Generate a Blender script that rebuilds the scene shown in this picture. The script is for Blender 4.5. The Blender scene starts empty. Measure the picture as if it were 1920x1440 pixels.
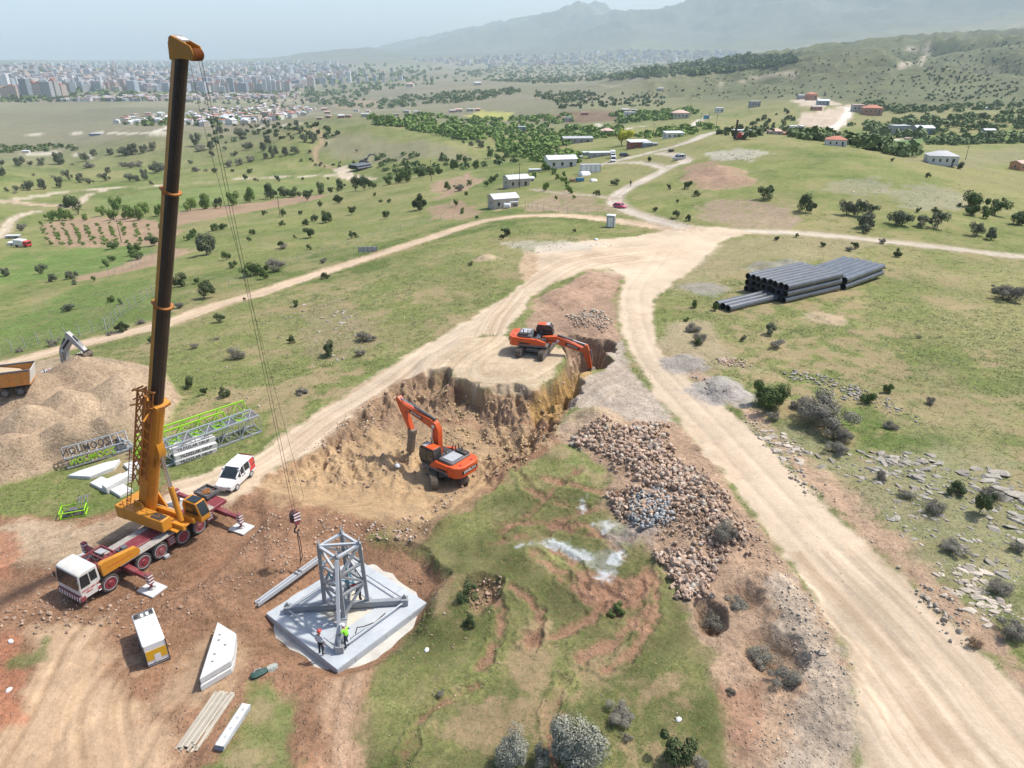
import bpy, bmesh, math, random
import numpy as np
from mathutils import Vector, Matrix

# ---------------------------------------------------------------- camera, sky, sun, exposure
SC = bpy.context.scene
COL = SC.collection
FPX, PITCH, CZ = 1340.0, math.radians(25.0), 34.0          # focal length in px of a 1920 wide frame
cam_d = bpy.data.cameras.new("camera")
cam_d.sensor_width = 36.0
cam_d.lens = 36.0 * FPX / 1920.0
cam_d.clip_start, cam_d.clip_end = 0.5, 90000.0
cam = bpy.data.objects.new("camera", cam_d)
cam.location = (0, 0, CZ)
cam.rotation_euler = (math.pi / 2 - PITCH, 0, 0)
COL.objects.link(cam)
SC.camera = cam

SUN_EL, SUN_AZ = math.radians(57.0), math.radians(68.0)    # azimuth measured from +y (view direction) towards +x
world = bpy.data.worlds.new("World")
SC.world = world
world.use_nodes = True
wn = world.node_tree.nodes
sky = wn.new("ShaderNodeTexSky")
sky.sky_type = 'NISHITA'
sky.sun_disc = False
sky.sun_elevation = SUN_EL
sky.sun_rotation = SUN_AZ
sky.altitude = 900
sky.air_density = 1.0
sky.dust_density = 5.0
sky.ozone_density = 2.0
bg = wn["Background"]
bg.inputs[1].default_value = 0.15
world.node_tree.links.new(sky.outputs[0], bg.inputs[0])
sun_d = bpy.data.lights.new("sun", 'SUN')
sun_d.energy = 4.0
sun_d.angle = math.radians(2.4)
sun_d.color = (1.0, 0.955, 0.88)
sun = bpy.data.objects.new("sun", sun_d)
sdir = Vector((math.sin(SUN_AZ) * math.cos(SUN_EL), math.cos(SUN_AZ) * math.cos(SUN_EL), math.sin(SUN_EL)))
sun.rotation_euler = sdir.to_track_quat('Z', 'Y').to_euler()
sun.location = (60, 30, 120)
COL.objects.link(sun)
SC.view_settings.view_transform = 'Standard'
SC.view_settings.look = 'None'
SC.view_settings.exposure = 0.46
SC.view_settings.gamma = 1.0
SC.view_settings.use_curve_mapping = False
SC.render.engine = 'CYCLES'
SC.cycles.use_denoising = True
SC.cycles.max_bounces = 6
SC.cycles.diffuse_bounces = 2
SC.cycles.glossy_bounces = 2
SC.cycles.transmission_bounces = 3
SC.cycles.transparent_max_bounces = 6
SC.cycles.volume_bounces = 3

R = random.Random(7)
RN = np.random.default_rng(11)
rad = math.radians

# ---------------------------------------------------------------- noise
def _hash(ix, iy, s):
    h = (ix.astype(np.int64) * 374761393 + iy.astype(np.int64) * 668265263 + s * 1442695041) & 0xFFFFFFFF
    h = ((h ^ (h >> 13)) * 1274126177) & 0xFFFFFFFF
    return ((h ^ (h >> 16)) & 0xFFFF) / 65535.0
def vnoise(x, y, s=0):
    ix, iy = np.floor(x), np.floor(y)
    fx, fy = x - ix, y - iy
    fx, fy = fx * fx * (3 - 2 * fx), fy * fy * (3 - 2 * fy)
    a, b, c, d = _hash(ix, iy, s), _hash(ix + 1, iy, s), _hash(ix, iy + 1, s), _hash(ix + 1, iy + 1, s)
    return (a + (b - a) * fx) * (1 - fy) + (c + (d - c) * fx) * fy
def fbm(x, y, sc, o=4, s=0, g=0.5):                        # about -1..1, feature size sc
    t, a, n = 0.0, 1.0, 0.0
    for i in range(o):
        t = t + a * (vnoise(x / sc + 17.3 * i, y / sc - 9.1 * i, s + i) * 2 - 1)
        n += a; a *= g; sc = sc * 0.5
    return t / n * 1.6
def sstep(a, b, x):
    t = np.clip((x - a) / (b - a), 0, 1)
    return t * t * (3 - 2 * t)

# ---------------------------------------------------------------- rays of the photograph's camera
cP, sP = math.cos(PITCH), math.sin(PITCH)
def ray(px, py):
    u, v = (px - 960) / FPX, (py - 720) / FPX
    return np.array([u, cP - v * sP, -sP - v * cP])
def on_plane(px, py, z):
    d = ray(px, py); t = (z - CZ) / d[2]
    return d * t + np.array([0, 0, CZ])
def on_range(px, py, r):
    d = ray(px, py); t = r / math.hypot(d[0], d[1])
    return d * t + np.array([0, 0, CZ])
def depth(p): return p[1] * cP - (p[2] - CZ) * sP

# ---------------------------------------------------------------- terrain: surveyed heights
ZP = """0 1440 .3;300 1440 .2;600 1440 .3;960 1440 .5;1300 1440 .4;1600 1440 .8;1920 1440 1.5;-300 1440 .5;2300 1440 2;0 1200 .2;300 1200 0;900 1200 .4;1200 1200 .5
1500 1100 1;1920 1150 2.2;0 1000 .3;300 1000 0;600 1000 0;900 1000 .3;1200 950 .8;1450 900 1.5;1800 900 2.5;1920 900 2.5;150 900 0;450 900 .3;850 850 .5;1100 800 1.2
1350 760 1.6;1700 750 2;1920 750 1.5;0 780 -1.5;350 760 -.8;600 760 .3;900 700 1.5;1200 650 1.5;1500 650 1.8;1900 620 1;0 690 -5;200 640 -4.5;400 600 -3;600 620 -1
800 600 .3;1000 560 1.5;1200 530 1.5;1500 530 1.5;1900 530 .5;0 600 -10;200 560 -9;400 540 -6;650 495 -4;850 440 -2;1000 430 0;1150 430 .3;1350 440 1;1600 450 1
1900 480 0;0 500 -18;250 480 -16;450 450 -13;650 420 -11;800 390 -8;950 395 -3;1050 400 -1;1200 400 0;1430 370 2;1700 390 2;1900 400 0;0 440 -25;200 420 -25;400 390 -24
600 370 -22;750 340 -18;860 350 -11;950 350 -7;1100 340 -4;1250 320 -1;1400 310 3;1600 320 4;1800 330 1;1915 340 -2;0 380 -33;200 350 -36;400 340 -36;600 330 -35
700 335 -30;900 300 -22;1000 300 -12;1120 290 -7;1200 270 -5;1300 260 0;1400 262 4;1560 275 4;1700 300 3;100 300 -46;300 290 -45;450 270 -42;600 285 -37;720 280 -31"""
RP = """560 240 640;700 247 600;820 272 470;300 250 760;50 270 900;50 250 1100;100 210 1700;100 185 2300;100 160 3200;100 140 4400;100 121 7500;100 113 12000;100 118 18000
300 225 1350;450 215 1500;600 205 1750;350 190 2100;500 180 2500;500 160 3300;500 140 4600;500 119 7600;500 112 12000;500 118 18000;-300 160 3200;-300 120 8000;-300 300 500
900 240 700;900 215 950;900 190 1350;900 165 2000;900 150 2900;900 135 4200;900 118 6000;760 210 1200;760 185 1900;760 160 2900;760 135 4600;760 112 7200
1100 230 760;1100 200 1000;1100 180 1400;1150 158 2100;1250 200 1050;1250 185 1300;1330 150 1900;1330 136 3800;1330 118 5600;1500 170 1400;1500 118 2050;1500 105 5000;1700 190 1250
1700 140 1700;1700 92 2450;1900 180 1250;1900 120 1900;1900 78 2600;2300 80 2600;2300 180 1300;1650 75 5200;1900 60 5200
1400 235 620;1540 190 800;1480 215 700;1620 212 790;1580 245 560;1700 262 520;1800 250 570;1900 280 470;1800 215 760;1900 225 700;1200 250 480;1320 240 480;2300 300 450
560 102 8800;600 95 8800;640 98 8800;700 93 8900;760 80 11000;850 65 11500;950 46 11500;1040 31 11500;1100 13 11000;1150 9 11000;1230 15 11000;1300 0 10500;1400 -25 10500;1600 -60 10500;1920 -90 10500;2300 -90 10500
760 101 9200;950 88 8800;1100 75 8400;1300 70 8000;1500 45 8000;1700 40 7800;1920 20 7800;850 108 7400;1000 105 7000;1200 96 6800
560 112 13000;700 106 15000;850 100 17000;1040 85 17000;1300 60 17000;1600 40 17000;1920 30 17000;640 106 11500"""
ctrl = []
for t in ZP.replace("\n", ";").split(";"):
    a = [float(v) for v in t.split()]; ctrl.append(on_plane(a[0], a[1], a[2]))
for t in RP.replace("\n", ";").split(";"):
    a = [float(v) for v in t.split()]; ctrl.append(on_range(a[0], a[1], a[2]))
ctrl = np.array(ctrl)
def tl(x, y):
    r = np.hypot(x, y)
    return np.arctan2(x, y) * 2.2, np.log(r), r
def _phi(d2): return 0.5 * d2 * np.log(d2 + 1e-12)
_ct, _cl, _cr = tl(ctrl[:, 0], ctrl[:, 1])
_cv = ctrl[:, 2] / (_cr + 60)
n_ = len(_ct)
_A = np.zeros((n_ + 3, n_ + 3))
_A[:n_, :n_] = _phi((_ct[:, None] - _ct) ** 2 + (_cl[:, None] - _cl) ** 2) + np.eye(n_) * 2e-3
_A[:n_, n_], _A[:n_, n_ + 1], _A[:n_, n_ + 2] = 1, _ct, _cl
_A[n_:, :n_] = _A[:n_, n_:].T
_W = np.linalg.solve(_A, np.concatenate([_cv, [0, 0, 0]]))
def z_survey(x, y):
    t, l, r = tl(x, y)
    o = np.zeros_like(t) + _W[n_] + _W[n_ + 1] * t + _W[n_ + 2] * l
    for i in range(n_):
        o += _W[i] * _phi((t - _ct[i]) ** 2 + (l - _cl[i]) ** 2)
    return o * (r + 60)

# polar sheet: fine near the site, out to the mountains
TH0, TH1, NT = rad(-50), rad(50), 880
th = np.linspace(TH0, TH1, NT)
rows = np.concatenate([np.arange(1700, 880, -2.5), np.arange(880, 600, -1.25), np.arange(600, 132, -2.5)])
rr = [CZ / math.tan(PITCH + math.atan((p - 720) / FPX)) for p in rows if PITCH + math.atan((p - 720) / FPX) < rad(66)]
r_ = rr[-1]
while r_ < 14600:
    r_ *= 1.014; rr.append(r_)
rr = np.array(rr); NR = len(rr)
GX = np.sin(th)[:, None] * rr[None, :]
GY = np.cos(th)[:, None] * rr[None, :]
GR = np.broadcast_to(rr[None, :], GX.shape)
_st, _sr = np.arange(0, NT, 12), np.arange(0, NR, 6)           # the spline on a thinned grid, then bilinear
_st = np.append(_st, NT - 1); _sr = np.append(_sr, NR - 1)
_zs = z_survey(GX[np.ix_(_st, _sr)], GY[np.ix_(_st, _sr)])
_tmp = np.stack([np.interp(np.arange(NT), _st, _zs[:, j]) for j in range(len(_sr))], 1)
_lr = np.log(rr)
GZ = np.stack([np.interp(_lr, _lr[_sr], _tmp[i]) for i in range(NT)], 0)
# natural relief
GZ += fbm(GX, GY, 14, 4, 3) * 0.16 * sstep(20, 45, GR)
GZ += fbm(GX, GY, 90, 3, 5) * 1.3 * sstep(140, 420, GR)
_far = sstep(2600, 6000, GR)
_rid = 1 - np.abs(fbm(GX, GY, 2100, 6, 9, 0.6))
GZ += _far * (_rid - 0.68) * 0.55 * np.clip(GZ + 130, 0, 900)
_rid2 = 1 - np.abs(fbm(GX + 0.3 * GY, GY, 480, 5, 21, 0.5))
_mid = sstep(1150, 1700, GR) * (1 - _far) * sstep(0.06, 0.2, np.arctan2(GX, GY))
GZ += _mid * (_rid2 - 0.72) * 125

def _idx(x, y):
    t = (np.arctan2(x, y) - TH0) / (TH1 - TH0) * (NT - 1)
    j = np.interp(np.hypot(x, y), rr, np.arange(NR))
    return np.clip(t, 0, NT - 1.001), np.clip(j, 0, NR - 1.001)
def sample(G, x, y):
    t, j = _idx(np.asarray(x, float), np.asarray(y, float))
    i0, j0 = t.astype(int), j.astype(int)
    ft, fj = t - i0, j - j0
    return (G[i0, j0] * (1 - ft) + G[i0 + 1, j0] * ft) * (1 - fj) + (G[i0, j0 + 1] * (1 - ft) + G[i0 + 1, j0 + 1] * ft) * fj
def gz(x, y): return float(sample(GZ, np.array([x]), np.array([y]))[0])
_rs = np.concatenate([np.arange(16, 200, .15), np.geomspace(200, 14400, 3000)])
def at(px, py):
    """the point of the ground that the photograph shows at a pixel"""
    d = ray(px, py); h = math.hypot(d[0], d[1])
    x, y, z = d[0] / h * _rs, d[1] / h * _rs, CZ + d[2] / h * _rs
    hit = np.nonzero(z < sample(GZ, x, y))[0]
    k = hit[0] if len(hit) else len(_rs) - 1
    return np.array([x[k], y[k], sample(GZ, x[k:k + 1], y[k:k + 1])[0]])
def pts(s):
    return [tuple(float(v) for v in q.split(",")) for q in s.split()]
def W(s):                                                     # "px,py px,py ..." -> world xy
    return np.array([at(*q)[:2] for q in pts(s)])

# ---------------------------------------------------------------- signed distances to outlines and lines
def box_of(poly, m):
    a, b = poly.min(0) - m, poly.max(0) + m
    return (GX > a[0]) & (GX < b[0]) & (GY > a[1]) & (GY < b[1])
def sdist(poly, x, y):
    """positive inside"""
    d2 = np.full(x.shape, 1e18); ins = np.zeros(x.shape, bool)
    n = len(poly)
    for i in range(n):
        a, b = poly[i], poly[(i + 1) % n]
        e = b - a
        t = np.clip(((x - a[0]) * e[0] + (y - a[1]) * e[1]) / (e @ e + 1e-12), 0, 1)
        d2 = np.minimum(d2, (x - a[0] - e[0] * t) ** 2 + (y - a[1] - e[1] * t) ** 2)
        c = ((a[1] > y) != (b[1] > y)) & (x < (b[0] - a[0]) * (y - a[1]) / (b[1] - a[1] + 1e-12) + a[0])
        ins ^= c
    return np.where(ins, 1, -1) * np.sqrt(d2)
def smooth_line(w, n=8):
    """Catmull-Rom through the points"""
    w = np.asarray(w); p = np.vstack([2 * w[0] - w[1], w, 2 * w[-1] - w[-2]]); out = []
    for i in range(1, len(p) - 2):
        for k in range(n):
            t = k / n
            out.append(0.5 * ((2 * p[i]) + (-p[i - 1] + p[i + 1]) * t + (2 * p[i - 1] - 5 * p[i] + 4 * p[i + 1] - p[i + 2]) * t * t + (-p[i - 1] + 3 * p[i] - 3 * p[i + 1] + p[i + 2]) * t ** 3))
    out.append(p[-2]); return np.array(out)
def ldist(line, x, y):
    """distance to a line, signed offset across it, and length along it"""
    d2 = np.full(x.shape, 1e18); s = np.zeros(x.shape); off = np.zeros(x.shape); acc = 0.0
    for a, b in zip(line[:-1], line[1:]):
        e = b - a; L = math.hypot(*e) + 1e-9
        t = np.clip(((x - a[0]) * e[0] + (y - a[1]) * e[1]) / (L * L), 0, 1)
        dx, dy = x - a[0] - e[0] * t, y - a[1] - e[1] * t
        q = dx * dx + dy * dy; m = q < d2
        d2 = np.where(m, q, d2); s = np.where(m, acc + t * L, s)
        off = np.where(m, (e[0] * dy - e[1] * dx) / L, off); acc += L
    return np.sqrt(d2), off, s

# ---------------------------------------------------------------- terrain: what was dug, heaped and driven
GZ0 = GZ.copy()
def raise_blob(px, py, rad_m, h, power=1.6, s=0, rough=0.12):
    c = at(px, py)
    m = (np.abs(GX - c[0]) < rad_m * 1.6) & (np.abs(GY - c[1]) < rad_m * 1.6)
    x, y = GX[m], GY[m]
    d = np.hypot(x - c[0], y - c[1]) / rad_m * (1 + 0.22 * fbm(x, y, rad_m * 0.8, 3, 40 + s))
    GZ[m] += h * np.clip(1 - d, 0, 1) ** (1 / power) * (1 + rough * fbm(x, y, rad_m * 0.3, 3, 60 + s)) * sstep(1.02, 0.8, d)
def carve(poly, floor, wnear, wfar, y0=0, y1=1, namp=0.5, fl_noise=0.1, s=0, wvar=0.0):
    m = box_of(poly, 6)
    x, y = GX[m], GY[m]
    d = sdist(poly, x, y) + namp * fbm(x, y, 2.6, 4, 70 + s)
    w = wnear + (wfar - wnear) * sstep(y0, y1, y)
    w = w * (1 + wvar * sstep(0, .8, fbm(x, y, 6.5, 3, 75 + s)))
    b = .68 * np.clip(d / w, 0, 1) ** .75 + .32 * sstep(.3, 4.2, d / w)
    f = floor(x, y) if callable(floor) else floor
    GZ[m] = GZ[m] * (1 - b) + (f + fl_noise * fbm(x, y, 3, 4, 90 + s)) * b
    o = np.zeros(GX.shape); o[m] = b
    return o

PIT = W("600,838 640,797 700,747 745,717 800,702 830,704 852,724 905,738 1005,738 1034,722 1072,690 1060,664 1045,650 1062,628 1110,631 1165,641 1110,706 1062,766 1046,800 1048,830 1000,862 955,890 900,935 840,995 790,1035 700,1010 600,985 520,930 480,905")
TRENCH = at(1095, 668)
SLABPIT = W("468,1168 520,1092 600,1040 690,1006 760,1014 808,1040 852,1092 828,1118 815,1142 720,1238 634,1290 550,1235")
raise_blob(960, 690, 13, 1.1, 2.2, 1, .03)               # plateau under the far excavator
raise_blob(870, 1070, 6.5, 0.9, 1.5, 2)                    # turf bank right of the slab
raise_blob(560, 990, 5, 0.7, 1.3, 3)
raise_blob(480, 1075, 4.5, 0.55, 1.3, 4); raise_blob(400, 1110, 4, 0.5, 1.3, 5); raise_blob(345, 1160, 3, .35, 1.3, 6)
def pit_floor(x, y):
    d = np.hypot(x - TRENCH[0], y - TRENCH[1])
    return -0.9 - 3.6 * sstep(15, 6, d) + 0.9 * sstep(52, 44, y)
mPIT = carve(PIT, pit_floor, 5.0, 1.1, 50, 60, 1.1, 0.32, 1, wvar=2.2)
_sm = (GX > -24) & (GX < -2) & (GY > 28) & (GY < 48)
mSLAB = carve(SLABPIT, -0.62, 2.2, 0.9, 36, 41, 0.35, 0.03, 2)
HOLE1 = W("1298,1130 1330,1120 1365,1140 1368,1180 1345,1200 1310,1190"); mH1 = carve(HOLE1, -1.0, .6, .6, namp=.25, s=3)
HOLE2 = W("1385,1190 1440,1180 1500,1210 1520,1250 1480,1290 1420,1270 1390,1230"); mH2 = carve(HOLE2, -0.2, .9, .9, namp=.3, s=4)
HOLE3 = W("1350,1105 1400,1095 1440,1120 1420,1150 1370,1145"); mH3 = carve(HOLE3, -0.1, .8, .8, namp=.3, s=5)
TCUT = W("860,1090 900,1075 945,1085 940,1120 905,1165 875,1160"); mT = carve(TCUT, -.35, .7, .7, namp=.25, s=6)

TRACK = W("-140,722 0,686 150,646 300,610 400,575 480,552 560,525 640,500 700,480 780,455 840,435 900,416 980,405 1060,404 1150,413 1230,424 1300,431"); LEFT_FENCE = W("0,668 60,650 110,640 160,628 200,618")
# gravel depot left of the crane: a tipped pile made of truck loads
PILE = W("-160,990 0,915 100,885 235,852 330,790 348,745 330,715 290,692 215,676 150,672 60,690 0,735 -160,800")
m = box_of(PILE, 6); x, y = GX[m], GY[m]
d = sdist(PILE, x, y) + 0.5 * fbm(x, y, 5, 3, 101)
base_h = np.minimum(np.clip(d, 0, 99) / 1.5, 1.3)
extra = np.zeros_like(x)
for (qx, qy, rm, h) in ((155, 708, 7, 2.0), (70, 735, 6, 1.7), (230, 735, 6.5, 1.7), (130, 765, 5.5, 1.7), (220, 800, 5.0, 1.7), (60, 790, 5, 1.6), (120, 815, 4.6, 1.5), (20, 840, 5, 1.5), (180, 845, 4, 1.0), (-60, 870, 6, 1.5), (280, 760, 5, 1.2)):
    c = on_plane(qx, qy, gz(*at(qx, qy)[:2]) + 3.0)
    q = np.hypot(x - c[0], y - c[1]) / (rm * .82) * (1 + .12 * fbm(x, y, 3, 2, int(qx) + 200))
    extra = np.maximum(extra, 1.8 * h * np.clip(1.13 - np.sqrt(q * q + .017), 0, 2))
dh = base_h + extra * sstep(0.5, 3.5, d)
GZ[m] += np.where(d > 0, dh, 0)
mPILE = np.zeros(GX.shape); mPILE[m] = sstep(-.1, .5, d)

# smaller heaps: (px, py, radius m, height m, kind)
HEAPS = [(1112, 790, 3.3, 1.5, 'tan'), (1345, 722, 3.0, 0.9, 'grey'), (1368, 738, 2.4, .8, 'grey'), (1285, 680, 2.6, .8, 'grey'), (1435, 500, 3.2, .9, 'dark'), (1480, 494, 3.0, .9, 'dark'), (1325, 540, 3.6, .25, 'dark'),
         (910, 483, 2.2, .8, 'tan'), (1340, 325, 9, 2.2, 'red'), (1360, 340, 8, 1.6, 'red'), (1100, 612, 4, 1.0, 'red'), (1060, 560, 5, 1.2, 'red'), (1110, 530, 4, .9, 'red'), (1550, 597, 2.6, .3, 'tan')]
for i, (a, b, rm, h, k) in enumerate(HEAPS): raise_blob(a, b, rm, h, 1.0, 10 + i, .1)
raise_blob(1200, 830, 6, .8, 1.2, 31); raise_blob(1270, 930, 6, .9, 1.2, 32); raise_blob(1290, 1010, 5, .8, 1.2, 33); raise_blob(1345, 690, 3, .5, 1.3, 34)
for i, (a, b) in enumerate(((1475, 1130), (1500, 1180), (1560, 1330), (1540, 1250), (1440, 1090), (1380, 1000), (1330, 930))): raise_blob(a, b, 2.6, .55, 1.3, 40 + i, .3)

# ---------------------------------------------------------------- terrain: colours of the ground
ALB = np.zeros(GX.shape + (3,)); GRASS = np.ones(GX.shape); BMP = np.full(GX.shape, 0.5); CLS = np.zeros(GX.shape, np.int8)
RUV = np.zeros(GX.shape + (3,))
TH = np.arctan2(GX, GY)
n30, n6, n15 = fbm(GX, GY, 34, 4, 301), fbm(GX, GY, 7, 4, 302), fbm(GX, GY, 1.6, 3, 303)
def C(*c): return np.array(c)
lush, green, dry, bare = C(.100, .140, .036), C(.168, .190, .062), C(.245, .225, .100), C(.30, .22, .13)
w = np.clip(.5 + .55 * n30 + .35 * n6 + .15 * n15 + .35 * sstep(.05, .3, TH) * sstep(60, 100, GR), 0, 1)
ALB[:] = lush + (green - lush) * sstep(0, .45, w)[..., None]
ALB[:] = ALB + (dry - ALB) * (.85 * sstep(.45, 1.0, w))[..., None]
b_ = sstep(.55, .95, .5 + .5 * n6 + .45 * n15 - .2 * n30) * .75
ALB[:] = ALB + (bare - ALB) * (b_ * sstep(230, 60, GR))[..., None]; GRASS -= b_ * .9
# far country
fld = fbm(GX, GY, 380, 3, 310)
cell = vnoise(np.floor(GX / 210 + .25 * GY / 210 + .3 * fbm(GX, GY, 700, 2, 77)), np.floor(GY / 260 - .2 * GX / 260), 78)
farc = C(.185, .170, .120) + (cell - .5)[..., None] * C(.07, .045, .045) + fld[..., None] * C(.02, .025, .008)
ALB[:] = ALB + (farc - ALB) * (sstep(520, 900, GR) * (1 - .7 * sstep(.02, .25, TH) * sstep(1900, 1000, GR)))[..., None]
olive = C(.075, .086, .046)
mo = sstep(.12, .3, TH) * sstep(800, 1200, GR) * sstep(4200, 3000, GR)
ALB[:] = ALB + (olive * (1 + .35 * n30[..., None] + .35 * fld[..., None]) - ALB) * mo[..., None] * .9
mt = sstep(5200, 8000, GR)
ALB[:] = ALB + (C(.065, .070, .052) * (1 + .55 * fbm(GX, GY, 900, 5, 333)[..., None]) - ALB) * mt[..., None] * .92

def jit(x, y, sc, amp, s): return amp * (fbm(x, y, sc, 4, s) + .5 * fbm(x, y, sc * .3, 2, s + 5))
def paint_d(m, d, col, soft, grass=None, bump=None, cls=None, op=1.0, var=.12, s=0, broken=0.0):
    """lay a colour where the distance d is positive"""
    k = sstep(-soft, soft, d) * op
    if broken: k = k * (1 - broken * sstep(.0, .5, fbm(GX[m], GY[m], 1.1, 3, 550 + s)))
    c = np.asarray(col)[None, :] * (1 + var * fbm(GX[m], GY[m], 3.5, 4, 500 + s)[:, None])
    ALB[m] = ALB[m] * (1 - k[:, None]) + c * k[:, None]
    if grass is not None: GRASS[m] = GRASS[m] * (1 - k) + grass * k
    if bump is not None: BMP[m] = BMP[m] * (1 - k) + bump * k
    if cls is not None:
        q = CLS[m]; q[k > .5] = cls; CLS[m] = q
def paint(poly, col, soft=.4, edge=.6, esc=2.5, s=0, **kw):
    if isinstance(poly, str): poly = W(poly)
    m = box_of(poly, edge * 2.5 + soft)
    x, y = GX[m], GY[m]
    d = sdist(poly, x, y) + jit(x, y, esc, edge, 400 + s)
    paint_d(m, d, col, soft, s=s, **kw)
    return poly
def road(line, hw, col, soft=.35, edge=.35, s=0, dip=.08, cls=2, streak=True, **kw):
    if isinstance(line, str): line = W(line)
    line = smooth_line(line)
    m = box_of(line, hw + edge * 3 + 2)
    x, y = GX[m], GY[m]
    q, off, al = ldist(line, x, y)
    d = hw - q + jit(x, y, 2.2, edge, 440 + s)
    # worn verge, then the wheel-polished surface
    paint_d(m, d + 1.1 * edge + .5, np.asarray(col) * C(.78, .72, .66), .8, grass=.1, bump=.5, op=.6, s=s)
    paint_d(m, d, col, soft, grass=0, bump=.22, cls=cls, s=s, **kw)
    k = sstep(-soft, soft, d)
    GZ[m] -= dip * k
    GZ[m] += .16 * np.exp(-((d + .35) / .3) ** 2) * (.5 + .5 * fbm(x, y, 1.5, 3, 450 + s))
    if streak:
        RUV[m] = RUV[m] * (1 - k[:, None]) + np.stack([off, al, k], 1) * k[:, None]

# --- fields and slopes
soil, redsoil = C(.31, .215, .14), C(.36, .215, .145)
paint("75,418 150,408 240,405 310,420 345,432 310,458 190,466 90,458", soil, .8, 1.5, 6, 1, grass=.25)
paint("130,520 200,508 290,466 370,468 310,492 230,512 150,528", soil, .6, 1.2, 5, 2, grass=.2)
paint("300,402 400,388 480,380 570,366 630,362 560,382 440,403 330,425", soil * .95, .8, 1.5, 6, 3, grass=.2)
paint("-60,525 0,490 30,472 250,460 300,470 200,505 130,520 0,535", C(.13, .19, .05), 2, 2, 8, 4, grass=1)
paint("160,378 320,356 480,345 640,343 500,368 330,386 220,396", C(.155, .20, .062), 3, 3, 10, 5, grass=1)
paint("-60,640 0,600 200,520 300,530 280,600 100,640 0,672", C(.125, .178, .048), 2, 3, 9, 6, grass=1)
paint("800,388 870,375 905,395 870,412 812,412", C(.30, .205, .14), 1.2, 2, 6, 7, grass=.15, broken=.5)
paint("805,345 880,325 905,338 870,358 822,372", C(.31, .21, .145), 1.2, 2, 6, 8, grass=.15, broken=.5)
paint("985,398 1000,375 1060,358 1110,372 1160,400 1060,396", C(.28, .21, .14), 1.2, 2, 5, 9, grass=.3, broken=.5)
paint("1300,382 1390,372 1480,384 1500,410 1470,428 1390,430 1330,412", C(.285, .215, .15), 1.4, 2.6, 5, 10, grass=.12, bump=.9, broken=.5)
paint("1285,312 1340,300 1400,342 1350,348 1285,332", C(.29, .20, .135), 1.2, 2.2, 5, 11, grass=.1, bump=1, broken=.4)
paint("1325,288 1400,278 1440,288 1410,302 1340,302", C(.40, .37, .31), 1.2, 2.5, 5, 12, grass=.3, op=.8)
paint("1000,216 1200,205 1215,224 1060,231", C(.16, .10, .075), 3, 5, 20, 13)
paint("875,216 900,207 965,211 960,224 885,223", C(.34, .33, .10), 4, 6, 20, 14)
paint("1590,259 1740,252 1745,261 1610,271", C(.10, .19, .06), 2, 2, 9, 15)
paint("1730,258 1920,246 1990,262 1920,268 1740,265", C(.14, .20, .06), 2, 3, 9, 16)
paint("1500,214 1555,205 1600,195 1596,224 1565,241 1498,236", C(.42, .34, .26), 2, 4, 9, 17, grass=0)
paint("1480,188 1530,182 1580,195 1540,205 1500,198", C(.42, .35, .27), 2, 4, 9, 18, grass=0)
paint("1700,300 1830,288 1920,268 1920,300 1800,318", C(.215, .20, .105), 3, 4, 12, 19)
paint("590,250 700,245 860,275 880,300 760,300 640,300 600,285", C(.215, .20, .12), 6, 8, 30, 20)
paint("620,196 680,186 740,190 700,202 640,205", C(.26, .20, .14), 8, 12, 60, 21)
paint("1640,360 1760,350 1830,370 1790,400 1690,390", C(.29, .265, .20), 1.5, 4, 6, 22, op=.55, grass=.6)
paint("1540,345 1640,335 1680,355 1600,372", C(.30, .27, .205), 1.5, 4, 6, 23, op=.5, grass=.6)
paint("560,600 640,560 690,600 720,640 640,680 580,660", C(.25, .20, .12), 1.5, 3, 5, 24, op=.7, grass=.6)
paint("1240,430 1340,455 1500,442 1640,455 1600,480 1420,490 1330,520 1260,560", C(.28, .235, .135), 1.5, 2, 5, 25, op=.75, grass=.4)
paint("1760,690 1840,760 1920,740 1920,820 1830,840 1700,800 1620,720", C(.27, .225, .12), 2, 3, 6, 26, op=.5, grass=.8)
# --- site soils
brown, tan, paler = C(.262, .150, .090), C(.43, .30, .19), C(.53, .43, .315)
DIRT = W("-260,1010 60,965 150,978 240,952 330,905 480,900 600,838 640,797 700,745 800,700 852,724 905,738 1010,738 1062,766 1045,800 1050,830 1000,862 958,890 930,915 890,950 845,987 805,1030 850,1090 800,1136 745,1200 708,1250 690,1300 705,1500 545,1500 565,1330 480,1285 440,1385 330,1500 -300,1500")
paint(DIRT, brown, .5, .5, 2, 30, grass=.03, bump=1.0, var=.28)
paint("-200,1010 60,972 160,985 230,968 320,925 360,960 270,990 190,1015 120,1050 40,1060 -200,1075", C(.42, .325, .22), .8, .6, 2.5, 31, grass=0, bump=.7, op=.85)
paint("70,1190 190,1165 235,1270 300,1370 340,1450 330,1500 -60,1500 40,1330", tan, 1.0, .8, 2.5, 32, grass=0, bump=.45)
paint("330,1240 430,1200 470,1230 440,1290 370,1330 300,1330", tan * .9, .9, .6, 2.5, 33, grass=0, bump=.5, op=.8)
paint("-200,1180 25,1190 60,1260 40,1350 -200,1440", C(.37, .165, .095), .6, .5, 2, 34, grass=0, op=.85)
paint("-200,1010 30,1000 45,1040 10,1085 -200,1100", C(.36, .17, .10), .5, .5, 2, 35, grass=0, op=.8)
paint("90,1195 60,1230 30,1225 10,1250 40,1262 90,1235", C(.12, .15, .05), .4, .4, 2, 36, grass=.9, op=.7)
paint("640,1265 710,1250 690,1300 705,1500 620,1500 600,1330", C(.37, .245, .16), .5, .4, 2, 37, grass=.05, bump=.8)
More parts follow.
